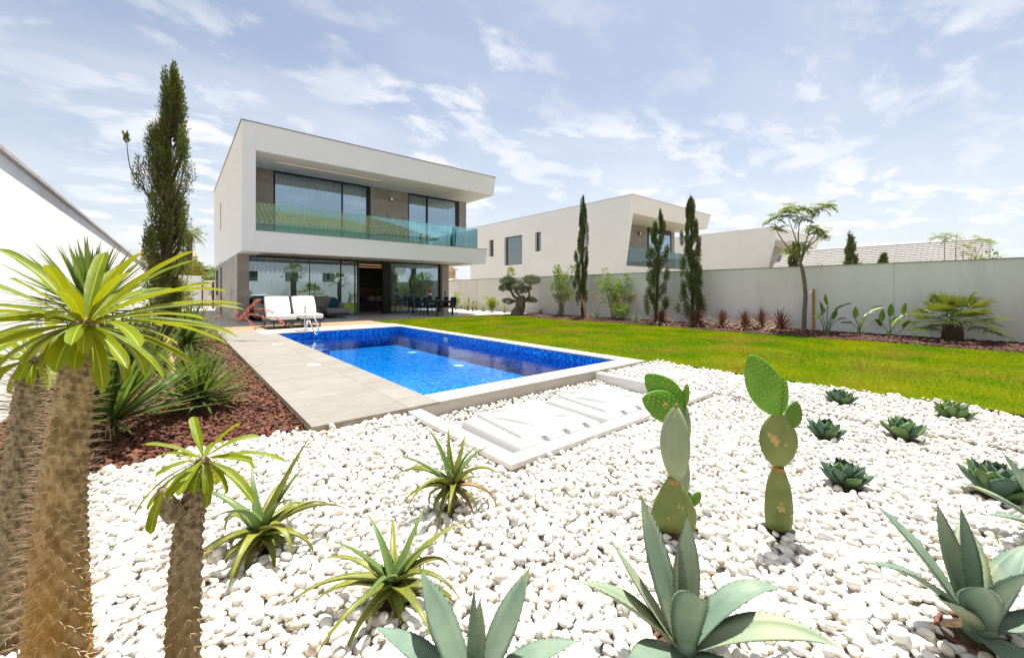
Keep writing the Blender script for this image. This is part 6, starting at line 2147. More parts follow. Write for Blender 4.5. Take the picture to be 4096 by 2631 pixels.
def feather_tree(o, b, trunk, branches, umbels, fr_n, fl, seed, r0=0.066, ll=0.115):
    global rng
    rng = random.Random(seed)
    q = lambda r, z, f=0.0: at(b, r, f, z)
    t_ = MB()
    limb([q(*p) for p in trunk], r0, r0 * 0.72, t_, 10)
    t_.build('trunk', M['bark_grey'], o, smooth=True)
    t_ = MB()
    for pts in branches: limb([q(*p) for p in pts], r0 * 0.42, r0 * 0.12, t_, 7)
    t_.build('branches', M['bark_grey'], o, smooth=True)
    lv, stk = [], MB()
    for r, z, f in umbels:
        c = q(r, z + rng.uniform(-0.14, 0.10), f + rng.uniform(-0.3, 0.3))
        for k in range(fr_n):
            az = 6.283 * k / fr_n + rng.uniform(-0.3, 0.3)
            L = fl * rng.uniform(0.75, 1.2)
            el = R(rng.uniform(-15, 62))
            p0 = Vector(c)
            e = frond(lv, p0, az, el, L, 13, R(rng.uniform(50, 100)), 0.01, ll)
            stk.tube([p0, p0.lerp(e, 0.5) + Vector((0, 0, 0.05 * L)), e], [0.006, 0.004, 0.002], 3, cap=False)
    stk.build('leaf_stalks', M['strel_stalk'], o, kind='stuff')
    P = np.array([x[0] for x in lv]); D = np.array([x[1] for x in lv]); Ls = np.array([x[2] for x in lv])
    roll = np.tile([0.0, 0.0, 1.0], (len(P), 1)) + np.random.default_rng(seed).normal(size=(len(P), 3)) * 0.25
    V, F = leaf_quads(P, D, Ls * 1.15, Ls * 0.17, roll)
    npobj('foliage', V, F, M['feather_leaf'], o)


ft = thing('feathery_tree', 'slim tree with an umbrella of feathery fronds rising above the garden wall', 'tree', fb_)
feather_tree(ft, fb_, [(0, -0.05), (0.02, 0.6), (0.05, 1.15), (-0.02, 1.8), (-0.10, 2.1)],
             [[(-0.1, 2.1), (-0.2, 2.25), (-0.5, 2.6), (-0.8, 3.05), (-0.9, 3.42)], [(-0.1, 2.1), (-0.13, 2.45), (-0.3, 3.0), (-0.48, 3.5)], [(-0.12, 2.3), (-0.17, 2.9), (-0.12, 3.4)], [(-0.1, 2.15), (-0.02, 2.5), (0.14, 3.0), (0.28, 3.6)],
              [(-0.1, 2.1), (0.05, 2.5), (0.28, 2.9), (0.48, 3.15)], [(-0.02, 2.5), (0.3, 2.75), (0.55, 3.0)]],
             [(-0.92, 3.42, 0), (-0.62, 3.62, 0.1), (-0.48, 3.55, -0.2), (-0.30, 3.75, 0.2), (-0.1, 3.48, -0.1), (0.05, 3.72, 0.1), (0.28, 3.70, 0.0), (0.50, 3.80, -0.2), (0.42, 3.25, 0.2), (0.62, 3.10, 0), (0.8, 3.18, 0.1), (-0.7, 3.2, 0.2), (-0.15, 2.55, 0.1), (-0.35, 2.6, -0.1), (0.08, 2.52, 0)], 11, 0.38, 95)
fs_ = thing('tree_stake', 'upright yellow pine stake tied to the feathery tree', 'stake', (14.79, 3.42, -0.05))
p0_ = at(fb_, 0.34, 0.05, 0)
MB().tube([p0_ - Vector((0, 0, 0.05)), p0_ + Vector((0, 0, 1.32))], 0.042, 12).build('post', M['stake'], fs_)
tie0 = p0_ + Vector((0, 0, 1.28))
MB().tube([tie0, tie0.lerp(at(fb_, 0.05, 0, 1.18), 0.5) - Vector((0, 0, 0.03)), at(fb_, 0.05, 0, 1.17)], 0.012, 6).build('tie_strap', M['white_plastic'], fs_)

# trees seen over the wall
for x, y, H, w, sd, lab in ((19.0, 3.33, 3.2, 0.30, 101, 'small conifer rising above the wall in front of the shingle roof'), (19.0, 2.46, 2.45, 0.16, 102, 'tiny conifer tip just above the wall before the shingle roof'),
                            (19.0, 5.1, 3.0, 0.26, 103, 'dark conifer top over the wall behind the feathery tree trunk')):
    cypress('conifer_tree', lab, x, y, H, ([0, 0.5, 0.8, 1], [w * 1.2, w, w * 0.6, 0.03]), 0.35, 40, 120, sd, M['cypress_dark'], 0.04, (0, 0), 0.10, 0.014)
shrub('bush_top', 'low leafy bush top over the wall left of the small conifer', 19.0, 4.2, 2.35, 0.5, 104, M['olive_leaf'], 6, 80, 0.1, 0.02, 0.6)
fr2 = Vector((22.0, 0.53, -0.05))
f2 = thing('feathery_tree', 'group of thin feathery stems beyond the wall at the end of the shingle roof', 'tree', fr2)
feather_tree(f2, fr2, [(0, -0.05), (-0.1, 1.0), (-0.2, 1.6)],
             [[(-0.2, 1.5), (-0.85, 2.2), (-0.9, 3.2)], [(-0.2, 1.6), (-0.5, 2.4), (-0.45, 3.35)], [(-0.2, 1.6), (0.1, 2.3), (0.5, 3.0)], [(-0.2, 1.6), (0.0, 2.3), (0.2, 2.9)], [(-0.2, 1.6), (-0.2, 2.2), (-0.25, 2.6)]],
             [(-0.92, 3.2, 0), (-0.48, 3.35, 0.1), (-0.55, 3.2, 0.3), (0.52, 3.1, 0), (0.24, 2.9, 0.2), (-0.22, 2.65, 0), (0.8, 3.15, 0.1), (-0.9, 2.15, 0.2)], 9, 0.42, 106, 0.05, 0.08)
shrub('bush_top', 'yellow green bush beyond the wall past the shingle gable', 24.0, -0.2, 2.8, 1.5, 107, M['mid_leaf'], 9, 150, 0.14, 0.03, 0.5, tip_r=0.25)


def palm_crown(o, c, n, L, seed, m, ll=0.35, lo=-30, hi=75, pairs=22):
    """feather palm: arched fronds with hanging leaflets"""
    global rng
    rng = random.Random(seed)
    for i in range(n):
        f = (i + 0.5) / n
        lv = []
        az = i * 2.4 + rng.uniform(-0.2, 0.2)
        e = frond(lv, c, az, R(hi - (hi - lo) * f), L * rng.uniform(0.85, 1.1), pairs, R(rng.uniform(60, 100)), 0.02, ll)
        P = np.array([x[0] for x in lv]); D = np.array([x[1] for x in lv]); Ls = np.array([x[2] for x in lv])
        D[:, 2] -= 0.35
        V, F = leaf_quads(P, D, Ls, Ls * 0.06)
        npobj('frond', V, F, m, o)


def fan_frond(o, c, az, el, stalk, fan, seed, m, n=22, spread=150, stiff=0.25):
    q = random.Random(seed)
    d = Vector((math.cos(el) * math.cos(az), math.cos(el) * math.sin(az), math.sin(el)))
    side = Vector((-math.sin(az), math.cos(az), 0))
    up = d.cross(side)
    hub = Vector(c) + d * stalk - Vector((0, 0, 0.12 * stalk))
    mb = MB()
    mb.tube([c, Vector(c).lerp(hub, 0.5) + Vector((0, 0, 0.03)), hub], [0.010, 0.008, 0.006], 5)
    for k in range(n):
        a = R(-spread + 2 * spread * k / (n - 1)) * 0.5 * 1.0
        v = (d * math.cos(a) + side * math.sin(a)).normalized()
        v = (v - up * 0.12).normalized()
        l = fan * (0.72 + 0.28 * math.cos(a * 0.9)) * q.uniform(0.9, 1.08)
        w = up.cross(v).normalized() * (0.013 * fan / 0.45)
        p1 = hub + v * l * 0.55
        p2 = hub + v * l - Vector((0, 0, l * stiff * q.uniform(0.4, 1.2)))
        kz = up * 0.012
        mb.add([hub, p1 + w, p1 + kz * -1.4, p1 - w, p2], [(0, 2, 1), (0, 3, 2), (1, 2, 4), (2, 3, 4)])
    return mb.build('frond', m, o)


def fan_palm(name, label, b, tr_h, tr_r, n, stalk, fan, seed, lo=-25, hi=85, cat='palm'):
    global rng
    rng = random.Random(seed)
    o = thing(name, label, cat, b)
    b = Vector(b)
    t_ = MB()
    gnarl(t_, [b - Vector((0, 0, 0.05)), b + Vector((0, 0, tr_h * 0.5)), b + Vector((0, 0, tr_h))], [tr_r, tr_r * 1.1, tr_r * 0.85], 16, 0.06)
    t_.build('trunk', M['palm_trunk'], o)
    ft_ = MB()
    for i in range(int(60 * max(1, tr_h / 0.5))):
        a = rng.uniform(0, 6.283)
        z = rng.uniform(0.02, tr_h)
        p = b + Vector((math.cos(a) * tr_r, math.sin(a) * tr_r, z))
        ft_.add([p, p + Vector((-math.sin(a) * 0.02, math.cos(a) * 0.02, 0.01)), p + Vector((math.cos(a) * 0.05, math.sin(a) * 0.05, rng.uniform(0.02, 0.09)))], [(0, 1, 2)])
    ft_.build('leaf_bases', M['palm_trunk'], o, kind='stuff')
    c = b + Vector((0, 0, tr_h))
    for i in range(n):
        f = (i + 0.5) / n
        fan_frond(o, c, i * 2.39996 + rng.uniform(-0.15, 0.15), R(hi - (hi - lo) * f ** 0.9), stalk * rng.uniform(0.8, 1.15), fan * rng.uniform(0.85, 1.1), seed * 100 + i, M['palm_leaf'])
    return o


fan_palm('fan_palm', 'squat fan palm with a shaggy trunk near the garden wall end', (14.44, 0.62, -0.05), 0.48, 0.17, 24, 0.52, 0.50, 111, -8, 82)
lw_ = MB()
for k in range(16): leaf(lw_, at((14.44, 0.62, -0.05), -0.3 + rng.uniform(-0.1, 0.1), -0.1, 0), rng.uniform(0, 6.28), R(rng.uniform(15, 60)), rng.uniform(0.08, 0.16), 0.02, R(40), 4, 'parryi')
tag(lw_.build('weed', M['mid_leaf']), 'leafy weed at the foot of the squat fan palm', 'weed')
# palms behind the viewpoint, mirrored in the glass
fan_palm('fan_palm', 'bushy fan palm behind the viewpoint, mirrored by the stone pillar', (4.7, -2.6, -0.05), 0.5, 0.18, 22, 0.8, 0.6, 112)
fan_palm('fan_palm', 'tall shaggy fan palm behind the viewpoint, mirrored mid window', (8.9, -2.4, -0.05), 3.1, 0.24, 20, 0.7, 0.6, 113)
fan_palm('fan_palm', 'multi stemmed fan palm behind the viewpoint, mirrored behind the sofa', (10.6, -2.5, -0.05), 0.6, 0.16, 22, 1.2, 0.75, 114)
fan_palm('fan_palm', 'straight fan palm behind the viewpoint, mirrored beside the open door', (13.3, -2.4, -0.05), 2.3, 0.22, 20, 0.7, 0.6, 115)
shrub('leafy_shrub', 'leafy shrub behind the viewpoint, mirrored in the glass', 2.2, -2.8, 1.6, 1.6, 116, M['mid_leaf'], 8, 90, 0.12, 0.03, 0.1)

# far palm, citrus and bushes at the passage
fp = thing('feather_palm', 'distant feather palm above the citrus tree and tiled house', 'palm', (1.1, 58.0, -0.1))
MB().tube([(1.1, 58, -0.1), (1.12, 58, 4), (1.16, 58, 7.6)], [0.3, 0.26, 0.3], 10).build('trunk', M['palm_trunk'], fp, smooth=True)
palm_crown(fp, (1.16, 58, 7.6), 26, 2.0, 121, M['palm_leaf'], 0.55)
shrub('citrus_tree', 'round citrus tree full of yellow green leaves behind the end wall', 0.35, 41.0, 4.35, 2.3, 122, M['citrus_leaf'], 14, 420, 0.17, 0.045, 0.3, cat='tree', tip_r=0.36)
shrub('leafy_bush', 'green bush above the street wall beside the rear corner of the house', 2.3, 45.0, 3.05, 2.2, 123, M['mid_leaf'], 11, 300, 0.17, 0.045, 0.4, cat='bush', tip_r=0.36)
shrub('leafy_bush', 'dark green bush behind the dark pergola beam', 1.2, 49.0, 2.9, 2.0, 124, M['mid_leaf'], 9, 240, 0.17, 0.045, 0.4, cat='bush', tip_r=0.36)
fp2 = thing('feather_palm', 'small distant palm showing beside the rear corner of the house', 'palm', (2.2, 57.0, -0.1))
MB().tube([(2.2, 57, -0.1), (2.2, 57, 3.6)], [0.22, 0.2], 10).build('trunk', M['palm_trunk'], fp2)
palm_crown(fp2, (2.2, 57, 3.6), 16, 1.5, 125, M['palm_leaf'], 0.45)

# ================================================================== BORDER PLANTS
def cordyline(label, x, y, H, seed):
    global rng
    rng = random.Random(seed)
    o = thing('cordyline', label, 'cordyline', (x, y, -0.05), 'red cordylines along the garden wall')
    a_, b_ = MB(), MB()
    c = Vector((x, y, 0.06))
    for i in range(64):
        f = (i + 0.5) / 64
        el = 88 - 62 * f + rng.uniform(-6, 6)
        leaf(a_, c + Vector((0, 0, 0.06 * (1 - f))), i * 2.4, R(el), H * rng.uniform(0.75, 1.05), 0.017, R(rng.uniform(5, 30)), 4, 'yucca', fold=0.4)
    for i in range(44):
        leaf(b_, c, i * 2.4 + 0.5, R(rng.uniform(5, 42)), H * rng.uniform(0.75, 1.1), 0.018, R(rng.uniform(50, 95)), 5, 'yucca', fold=0.3)
    a_.build('red_leaves', M['cord_red'], o, kind='stuff')
    b_.build('dry_leaves', M['cord_tan'], o, kind='stuff')
    return o


for i, (x, y, h, lab) in enumerate(((13.55, 7.72, 0.62, 'red cordyline at the foot of the shortest cypress'), (13.78, 6.5, 0.66, 'red cordyline at the foot of the slender staked cypress'), (14.10, 5.82, 0.55, 'red cordyline first in the open row after the cypresses'),
                                    (13.75, 5.0, 0.58, 'red cordyline second in the open row after the cypresses'), (14.4, 4.75, 0.66, 'tallest red cordyline of the open row'), (13.85, 4.05, 0.66, 'red cordyline nearest the feathery tree trunk'))):
    cordyline(lab, x, y, h, 130 + i)


def clump_grass(name, label, x, y, L, seed, m, n=110, w=0.004, cat='ornamental grass', spread=(35, 88)):
    global rng
    rng = random.Random(seed)
    mb = MB()
    for i in range(n):
        a = rng.uniform(0, 6.283)
        leaf(mb, (x + rng.gauss(0, 0.03), y + rng.gauss(0, 0.03), -0.06), a, R(rng.uniform(*spread)), L * rng.uniform(0.6, 1.1), w, R(rng.uniform(20, 75)), 5, 'blade', fold=0.1)
    return tag(mb.build(name, m), label, cat)


clump_grass('clump_grass', 'pale grass clump beside the dining chair, first in the gravel strip', 14.42, 21.9, 0.75, 141, M['grass_pale'])
clump_grass('clump_grass', 'pale grass clump between the banana plants and lime sapling', 14.0, 19.4, 0.78, 142, M['grass_pale'])
clump_grass('clump_grass', 'pale grass clump between the lime sapling and the olive trunk', 14.18, 17.6, 0.78, 143, M['grass_pale'])
clump_grass('clump_grass', 'small grey grass clump right of the olive trunk', 14.9, 15.45, 0.5, 144, M['grass_grey'])
clump_grass('clump_grass', 'tall grass clump under the taller leafy shrub', 14.0, 13.2, 0.85, 145, M['grass_pale'], 120)
clump_grass('clump_grass', 'faint dry grass clump behind the dining chairs', 14.9, 23.2, 0.7, 146, M['grass_pale'], 60)
for i, (x, y, lab) in enumerate(((14.09, 11.1, 'red yucca with flower stalk beside the cypress stakes'), (13.8, 8.95, 'grey red yucca with one tall coral stalk below the wall'))):
    o = thing('red_yucca', lab, 'flowering plant', (x, y, -0.05))
    mb = MB()
    for k in range(90): leaf(mb, (x + rng.gauss(0, 0.03), y + rng.gauss(0, 0.03), -0.05), rng.uniform(0, 6.28), R(rng.uniform(20, 80)), rng.uniform(0.35, 0.6), 0.007, R(50), 4, 'yucca')
    mb.build('leaf_tuft', M['grass_grey'], o, kind='stuff')
    pts = [Vector((x, y, 0)), at((x, y, 0), 0.05, 0, 0.6), at((x, y, 0), 0.02 if i else -0.1, 0, 1.15)]
    MB().tube(smooth_path(pts), 0.007, 5).build('flower_stalk', M['flower_stalk'], o)
    fm = MB(); flower_spray(fm, pts[1:], 40, 0.035); fm.build('flowers', M['coral'], o, kind='stuff')
for x, y, z, lab in ((14.35, 12.1, 0.95, 'coral flower cluster on the cypress trunk between the shrubs'), (14.3, 10.2, 0.75, 'coral flower head beside the rounder bright shrub')):
    b_ = Vector((x, y, -0.05)); fm = MB()
    o = thing('coral_flower', lab, 'flower', b_)
    pts = [b_, at(b_, 0.05, 0, z * 0.6), at(b_, 0.1, 0, z)]
    MB().tube(smooth_path(pts), 0.006, 5).build('flower_stalk', M['flower_stalk'], o)
    flower_spray(fm, [pts[1], pts[2], at(b_, 0.22, 0, z + 0.1)], 30, 0.045); fm.build('flowers', M['coral'], o, kind='stuff')


def paddle_plant(name, label, x, y, leaves, seed, m=None, cat='bird of paradise'):
    """stalked paddle leaves: (side, stalk height, lean, blade length, blade turn)"""
    global rng
    rng = random.Random(seed)
    o = thing(name, label, cat, (x, y, -0.05))
    for r, z, tilt, L, el in leaves:
        b = Vector((x + rng.gauss(0, 0.03), y + rng.gauss(0, 0.03), -0.08))
        e = at((x, y, 0), r, rng.uniform(-0.1, 0.1), z)
        md = b.lerp(e, 0.55) - RIGHT * (r * 0.25)
        mb = MB()
        mb.tube(smooth_path([b, md, e]), [0.013] * 6 + [0.010] * 7, 6, m=1)
        sg = 1 if r >= 0 else -1
        leaf(mb, e, AZ(0 if sg > 0 else 180) + rng.uniform(-0.5, 0.5), R(el), L, L * 0.19, R(tilt), 9, 'paddle', fold=0.55, twist=rng.uniform(-0.7, 0.7))
        mb.build('leaf', [m or M['strel'], M['strel_stalk']], o, smooth=True)
    return o


paddle_plant('strelitzia', 'tallest bird of paradise plant next to the pine stake', 13.75, 2.95, [(-0.05, 0.60, 10, 0.34, 82), (0.05, 0.82, 0, 0.34, 100), (0.35, 0.72, 20, 0.42, 25), (0.2, 0.66, 15, 0.3, 40), (-0.2, 0.45, 30, 0.3, 20), (-0.15, 0.52, 0, 0.3, 130), (0.3, 0.4, 20, 0.25, 20), (0.15, 0.42, 5, 0.32, 65)], 151)
paddle_plant('strelitzia', 'middle bird of paradise plant with a drooping leaf', 14.5, 2.35, [(-0.2, 0.45, 10, 0.34, 100), (-0.3, 0.32, 10, 0.42, 5), (0.15, 0.5, 10, 0.34, 30), (0.22, 0.62, 15, 0.42, 28), (0.5, 0.42, 60, 0.36, -20), (0.0, 0.25, 10, 0.3, 60)], 152)
paddle_plant('strelitzia', 'bird of paradise plant nearest the squat fan palm', 13.96, 1.68, [(-0.05, 0.55, 5, 0.36, 105), (-0.15, 0.42, 10, 0.34, 110), (0.12, 0.32, 8, 0.34, 45), (0.25, 0.5, 10, 0.36, 28), (0.33, 0.58, 0, 0.34, 85), (0.28, 0.25, 5, 0.3, 50)], 153)
paddle_plant('strelitzia', 'bird of paradise leaves cut off by the picture edge', 13.9, -0.55, [(-0.1, 0.55, 5, 0.36, 105), (0.1, 0.62, 10, 0.4, 75), (0.2, 0.4, 10, 0.4, 40), (-0.15, 0.35, 10, 0.36, 100), (0.05, 0.8, 10, 0.36, 90)], 154)
for i, (x, y, sc, lab) in enumerate(((13.82, 20.75, 1.0, 'tallest banana like plant in the gravel strip'), (13.7, 20.05, 0.8, 'brown leaved banana like plant in the gravel strip'), (14.1, 20.3, 0.75, 'smallest banana like plant in the gravel strip'))):
    o = paddle_plant('banana_plant', lab, x, y, [(-0.03 * sc, 0.42 * sc, 5, 0.42 * sc, 95), (0.15 * sc, 0.35 * sc, 10, 0.4 * sc, 55), (-0.12 * sc, 0.34 * sc, 10, 0.38 * sc, 70), (0.02, 0.4 * sc, 0, 0.42 * sc, 80)], 160 + i, M['banana_leaf'], 'banana plant')
    MB().tube([(x, y, -0.08), (x, y, 0.2 * sc), (x, y, 0.42 * sc)], [0.06 * sc, 0.07 * sc, 0.03 * sc], 10).build('trunk', M['dry_leaf'], o, smooth=True)

# ================================================================== PEBBLES, LAVA, GRASS
CAMX = np.array([0.0, 0.0])
fwd = np.array([AWAY.x, AWAY.y]); rgt = np.array([RIGHT.x, RIGHT.y])


def in_view(P, zz, margin=0.06):
    d = P @ fwd
    r = P @ rgt
    px = 0.5 + 0.39224 * r / np.maximum(d, 0.05)
    return (d > 0.5) & (np.abs(px - 0.5) < 0.5 + margin) & ((1.2 - zz) * 1606.6 / np.maximum(d, .05) < 1466 + 260)


def jgrid(x0, x1, y0, y1, s, g):
    xs = np.arange(x0, x1, s); ys = np.arange(y0, y1, s * 0.87)
    X, Y = np.meshgrid(xs, ys)
    X = X + (np.arange(len(ys)) % 2)[:, None] * s / 2
    P = np.stack([X.ravel(), Y.ravel()], 1)
    return P + g.uniform(-0.42, 0.42, P.shape) * s


def ico(sub):
    import bmesh
    b = bmesh.new()
    bmesh.ops.create_icosphere(b, subdivisions=sub, radius=1.0)
    v = np.array([x.co[:] for x in b.verts]); f = np.array([[y.index for y in x.verts] for x in b.faces])
    b.free()
    return v, f


def stone_shape(v, g, rough, sharp):
    """one stone: a squashed ball with a few flats cut and some lumps"""
    o = v.copy()
    for _ in range(sharp):
        n = g.normal(size=3); n /= np.linalg.norm(n)
        d = g.uniform(0.55, 0.85)
        h = o @ n
        o = o - np.outer(np.maximum(h - d, 0) * 0.85, n)
    for _ in range(5):
        n = g.normal(size=3); n /= np.linalg.norm(n)
        o = o * (1 + rough * np.sin((o @ n) * g.uniform(1.5, 3.5) + g.uniform(0, 6)))[:, None]
    return o


def rotmats(az, tx, ty):
    ca, sa = np.cos(az), np.sin(az)
    cx, sx = np.cos(tx), np.sin(tx)
    cy, sy = np.cos(ty), np.sin(ty)
    z = np.zeros_like(az); o = np.ones_like(az)
    Rz = np.stack([np.stack([ca, -sa, z], 1), np.stack([sa, ca, z], 1), np.stack([z, z, o], 1)], 1)
    Rx = np.stack([np.stack([o, z, z], 1), np.stack([z, cx, -sx], 1), np.stack([z, sx, cx], 1)], 1)
    Ry = np.stack([np.stack([cy, z, sy], 1), np.stack([z, o, z], 1), np.stack([-sy, z, cy], 1)], 1)
    return Rz @ Rx @ Ry


def stones(owner, part, rest, P3, size, aspect, m, g, lo, hi, nvar, rough, sharp, smooth, near, tilt=0.35, lod=4.6):
    """scatter: the `near` stones that show largest are objects of their own, all others one mesh"""
    n = len(P3)
    d = P3[:, 0] * fwd[0] + P3[:, 1] * fwd[1]
    dist = np.sqrt((P3 ** 2).sum(1) + 1.4)
    seen = in_view(P3[:, :2], P3[:, 2], -0.01)
    score = np.where(seen, size[:, 0] / dist, 0)
    order = np.argsort(-score)
    az = g.uniform(0, 6.283, n); tx = g.normal(0, tilt, n); ty = g.normal(0, tilt, n)
    var = g.integers(0, nvar, n)
    vh, fh = ico(hi)
    vl, fl = ico(lo)
    g2 = np.random.default_rng(5)
    shapes_h, shapes_l = [], []
    for k in range(nvar):
        st = g2.bit_generator.state
        shapes_h.append(stone_shape(vh, g2, rough, sharp))
        g2.bit_generator.state = st
        shapes_l.append(stone_shape(vl, g2, rough, sharp))
    meshes = []
    for k in range(nvar):
        me = bpy.data.meshes.new(part)
        me.from_pydata([tuple(x) for x in shapes_h[k]], [], [tuple(x) for x in fh.tolist()])
        if smooth: me.polygons.foreach_set('use_smooth', [True] * len(fh))
        me.materials.append(m)
        meshes.append(me)
    for i in order[:near]:
        o = bpy.data.objects.new(part, meshes[var[i]])
        S.collection.objects.link(o)
        o.location = P3[i]
        o.rotation_euler = (tx[i], ty[i], az[i])
        o.scale = size[i]
        o.parent = owner
    rest_i = order[near:]
    Rm = rotmats(az, tx, ty)
    far = dist[rest_i] > lod
    vf, ff = ico(max(1, lo - 1))
    g3 = np.random.default_rng(5)
    shapes_f = [stone_shape(vf, g3, rough * 0.6, max(0, sharp - 1)) for _ in range(nvar)]
    Vs, Fs, off = [], [], 0
    for sel, vv, f0, shp in ((~far, vl, fl, shapes_l), (far, vf, ff, shapes_f)):
        sub_i = rest_i[sel]
        for k in range(nvar):
            idx = sub_i[var[sub_i] == k]
            if not len(idx): continue
            v = shp[k][None] * size[idx][:, None, :]
            v = np.einsum('nij,nkj->nki', Rm[idx], v) + P3[idx][:, None, :]
            Vs.append(v.reshape(-1, 3))
            f = f0[None] + (np.arange(len(idx)) * len(vv))[:, None, None] + off
            Fs.append(f.reshape(-1, 3))
            off += len(idx) * len(vv)
    npobj(rest, np.concatenate(Vs), np.concatenate(Fs), m, owner, smooth=smooth, kind='stuff')
    return n


M['pebble'] = pebble_mat('white_pebble', [(0.0, (0.63, 0.61, 0.57)), (0.45, (0.69, 0.68, 0.655)), (0.70, (0.66, 0.62, 0.56)), (0.91, (0.60, 0.52, 0.41)), (0.95, (0.50, 0.49, 0.48)), (0.98, (0.58, 0.58, 0.58)), (1.0, (0.50, 0.50, 0.50))], 0.6, 0.25, 45)
M['lava'] = pebble_mat('red_lava_rock', [(0.0, (0.105, 0.034, 0.020)), (0.3, (0.15, 0.050, 0.026)), (0.55, (0.085, 0.030, 0.020)), (0.8, (0.19, 0.080, 0.038)), (1.0, (0.038, 0.026, 0.024))], 0.95, 1.0, 70)
M['lava_dark'] = pebble_mat('dark_lava_rock', [(0.0, (0.12, 0.042, 0.032)), (0.5, (0.085, 0.032, 0.028)), (0.8, (0.16, 0.075, 0.05)), (1.0, (0.035, 0.022, 0.022))], 0.95, 0.8, 40)

g = np.random.default_rng(21)


def gravel_edge(x):                                                    # where white pebbles meet the lava bed
    return 4.02 + 0.05 * np.sin(x * 5) - 0.02


P = jgrid(-1.3, 6.62, -1.6, 4.15, 0.0362, g)
x, y = P[:, 0], P[:, 1]
edge = np.where(x < 0.92, gravel_edge(x), 3.84)
lawn_x = 6.50 + 0.10 * np.sin(y * 2.1) + 0.05 * np.sin(y * 5.3)
keep = (y < edge) & (x < lawn_x)
keep &= ~((x > 1.80) & (x < 5.06) & (y > 2.17))
keep |= (x > 5.08) & (x < lawn_x) & (y < 3.84)
keep &= ~((x > 5.40) & (x < 5.92) & (y > 2.80) & (y < 3.32))
for kx, ky, kr in KEEP: keep &= (x - kx) ** 2 + (y - ky) ** 2 > kr ** 2
keep &= in_view(P, -0.06, 0.08)
P = P[keep]
n = len(P)
L = np.clip(g.lognormal(-3.66, 0.24, n), 0.014, 0.046)
sz = np.stack([L, L * g.uniform(0.60, 0.88, n), L * g.uniform(0.46, 0.72, n)], 1)
P3 = np.column_stack([P, -0.088 + g.uniform(-0.008, 0.016, n) + 0.012 * np.sin(P[:, 0] * 1.9) * np.sin(P[:, 1] * 2.3)])
P3[:, 2] += np.where((P[:, 1] > 3.5) & (P[:, 0] < 1.9), 0.03 * (P[:, 1] - 3.5) / 0.4, 0) + np.where(P[:, 0] > 5.1, 0.03, 0)
# loose second layer of pebbles riding on top
up = g.random(n) < 0.16
P3b = P3[up] + np.column_stack([g.uniform(-0.02, 0.02, (up.sum(), 2)), np.full(up.sum(), 0.022)])
P3 = np.concatenate([P3, P3b]); sz = np.concatenate([sz, sz[up] * 0.92])
# pebbles inside the pit
Q = jgrid(1.97, 4.88, 2.34, 3.86, 0.043, g)
Q = Q[(Q[:, 1] > 3.26 + 0.1 * (Q[:, 0] - 2)) | (Q[:, 0] > 4.40) | (Q[:, 0] < 2.06)]
nq = len(Q)
L = g.uniform(0.021, 0.034, nq)
P3 = np.concatenate([P3, np.column_stack([Q, np.full(nq, -0.205) + g.uniform(-0.012, 0.02, nq) + 0.05 * np.clip((Q[:, 1] - 3.3) / 0.5, 0, 1)])])
sz = np.concatenate([sz, np.stack([L, L * 0.74, L * 0.58], 1)])
NP = stones(gravel_bed, 'pebble', 'white_pebbles', P3, sz, None, M['pebble'], g, 2, 3, 16, 0.07, 2, True, 300)
Q = jgrid(12.75, 15.28, 16.3, 25.5, 0.07, g)
Q = Q[(Q[:, 0] > 12.95) | (Q[:, 1] > 21)]
nq = len(Q); L = g.uniform(0.03, 0.05, nq)
stones(far_gravel, 'pebble', 'white_pebbles', np.column_stack([Q, np.full(nq, -0.03) + g.uniform(-0.01, 0.02, nq)]), np.stack([L, L * 0.74, L * 0.58], 1), None, M['pebble'], g, 1, 2, 6, 0.07, 2, True, 0)

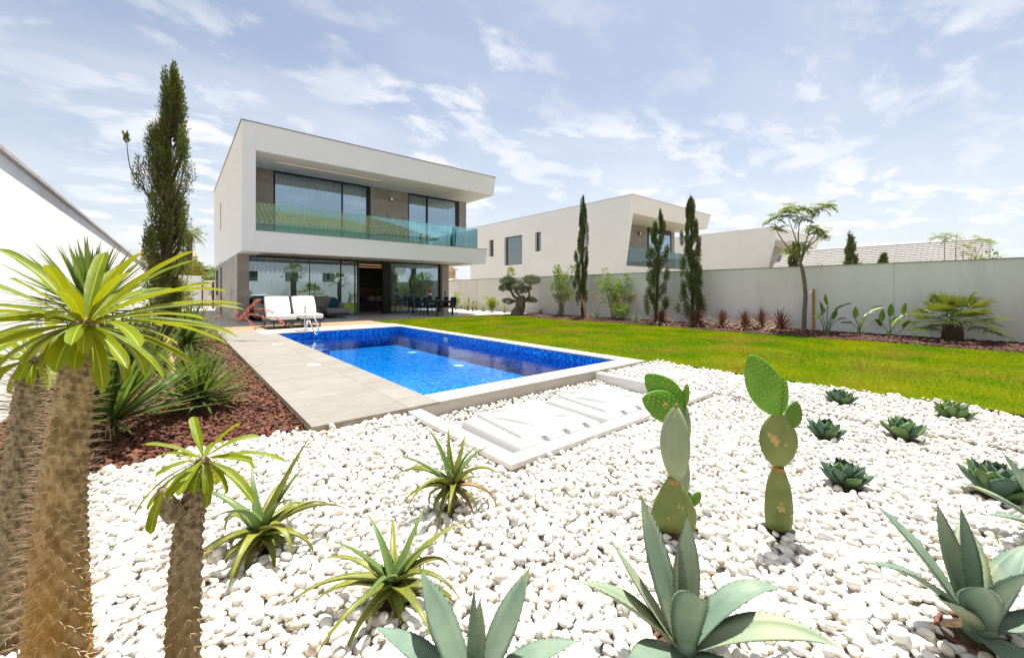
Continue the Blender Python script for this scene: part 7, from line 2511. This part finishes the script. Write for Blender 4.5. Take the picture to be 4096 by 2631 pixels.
P = jgrid(-1.3, 0.91, 3.95, 16.55, 0.036, g)
d = P @ fwd
keepf = g.random(len(P)) < np.clip((5.5 / np.maximum(d, 1)) ** 1.6, 0.12, 1)
P = P[keepf & (P[:, 1] > gravel_edge(P[:, 0]))]
d = P @ fwd
n = len(P)
L = g.uniform(0.016, 0.030, n) * np.clip(d / 5.5, 1, 2.2) ** 0.8 * np.where(g.random(n) < 0.06, 1.4, 1)
sz = np.stack([L, L * g.uniform(0.65, 0.95, n), L * g.uniform(0.55, 0.85, n)], 1)
NL = stones(sheet_lava, 'lava_rock', 'lava_rocks', np.column_stack([P, -0.075 + g.uniform(-0.012, 0.018, n)]), sz, None, M['lava'], g, 2, 3, 14, 0.17, 8, False, 300)
P = jgrid(12.92, 15.3, -1.6, 16.55, 0.062, g)
P = P[P[:, 0] > 13.0 + 0.12 * np.sin(P[:, 1] * 0.9)]
n = len(P); L = g.uniform(0.03, 0.055, n)
stones(border_bed, 'lava_rock', 'lava_rocks', np.column_stack([P, -0.04 + g.uniform(-0.015, 0.03, n)]), np.stack([L, L * 0.8, L * 0.7], 1), None, M['lava_dark'], g, 1, 2, 8, 0.1, 3, False, 40)

# ---- lawn
nb_ = 260000
P = np.column_stack([g.uniform(6.2, 13.15, nb_), g.uniform(-2.2, 16.62, nb_)])
lx = np.where(P[:, 1] > 3.86, 6.27, 6.50 + 0.10 * np.sin(P[:, 1] * 2.1) + 0.05 * np.sin(P[:, 1] * 5.3))
rx_ = 13.0 + 0.12 * np.sin(P[:, 1] * 0.9)
P = P[(P[:, 0] > lx) & (P[:, 0] < rx_) & in_view(P, 0, 0.05)]
n = len(P)
d = P @ fwd
a = g.uniform(0, 6.283, n)
h = g.uniform(0.018, 0.042, n) * np.where(g.random(n) < 0.012, 1.9, 1)
w = 0.0022 + 0.00022 * d
ln = g.normal(0, 0.5, (n, 2)) * h[:, None]
B = np.column_stack([P, np.full(n, -0.036)])
s_ = np.column_stack([np.cos(a) * w, np.sin(a) * w, np.zeros(n)])
T = B + np.column_stack([ln, h])
V = np.stack([B - s_, B + s_, T], 1).reshape(-1, 3)
npobj('lawn_grass', V, np.arange(n * 3).reshape(n, 3), M['blade'], None, kind='stuff')
print('pebbles', NP, 'lava', NL, 'blades', n, 'objects', len(S.objects))

# ================================================================== AIR
haze_m, hn, hl = new_mat('haze_air')
h_out = hn.new('ShaderNodeOutputMaterial')
h_vol = hn.new('ShaderNodeVolumePrincipled')
h_vol.inputs['Color'].default_value = (0.78, 0.89, 1.0, 1)
h_vol.inputs['Density'].default_value = 0.00012
hl.new(h_vol.outputs[0], h_out.inputs['Volume'])
MB().box(-4600, 4600, -4600, 4600, -1.7, 250).build('haze', haze_m, kind='stuff')
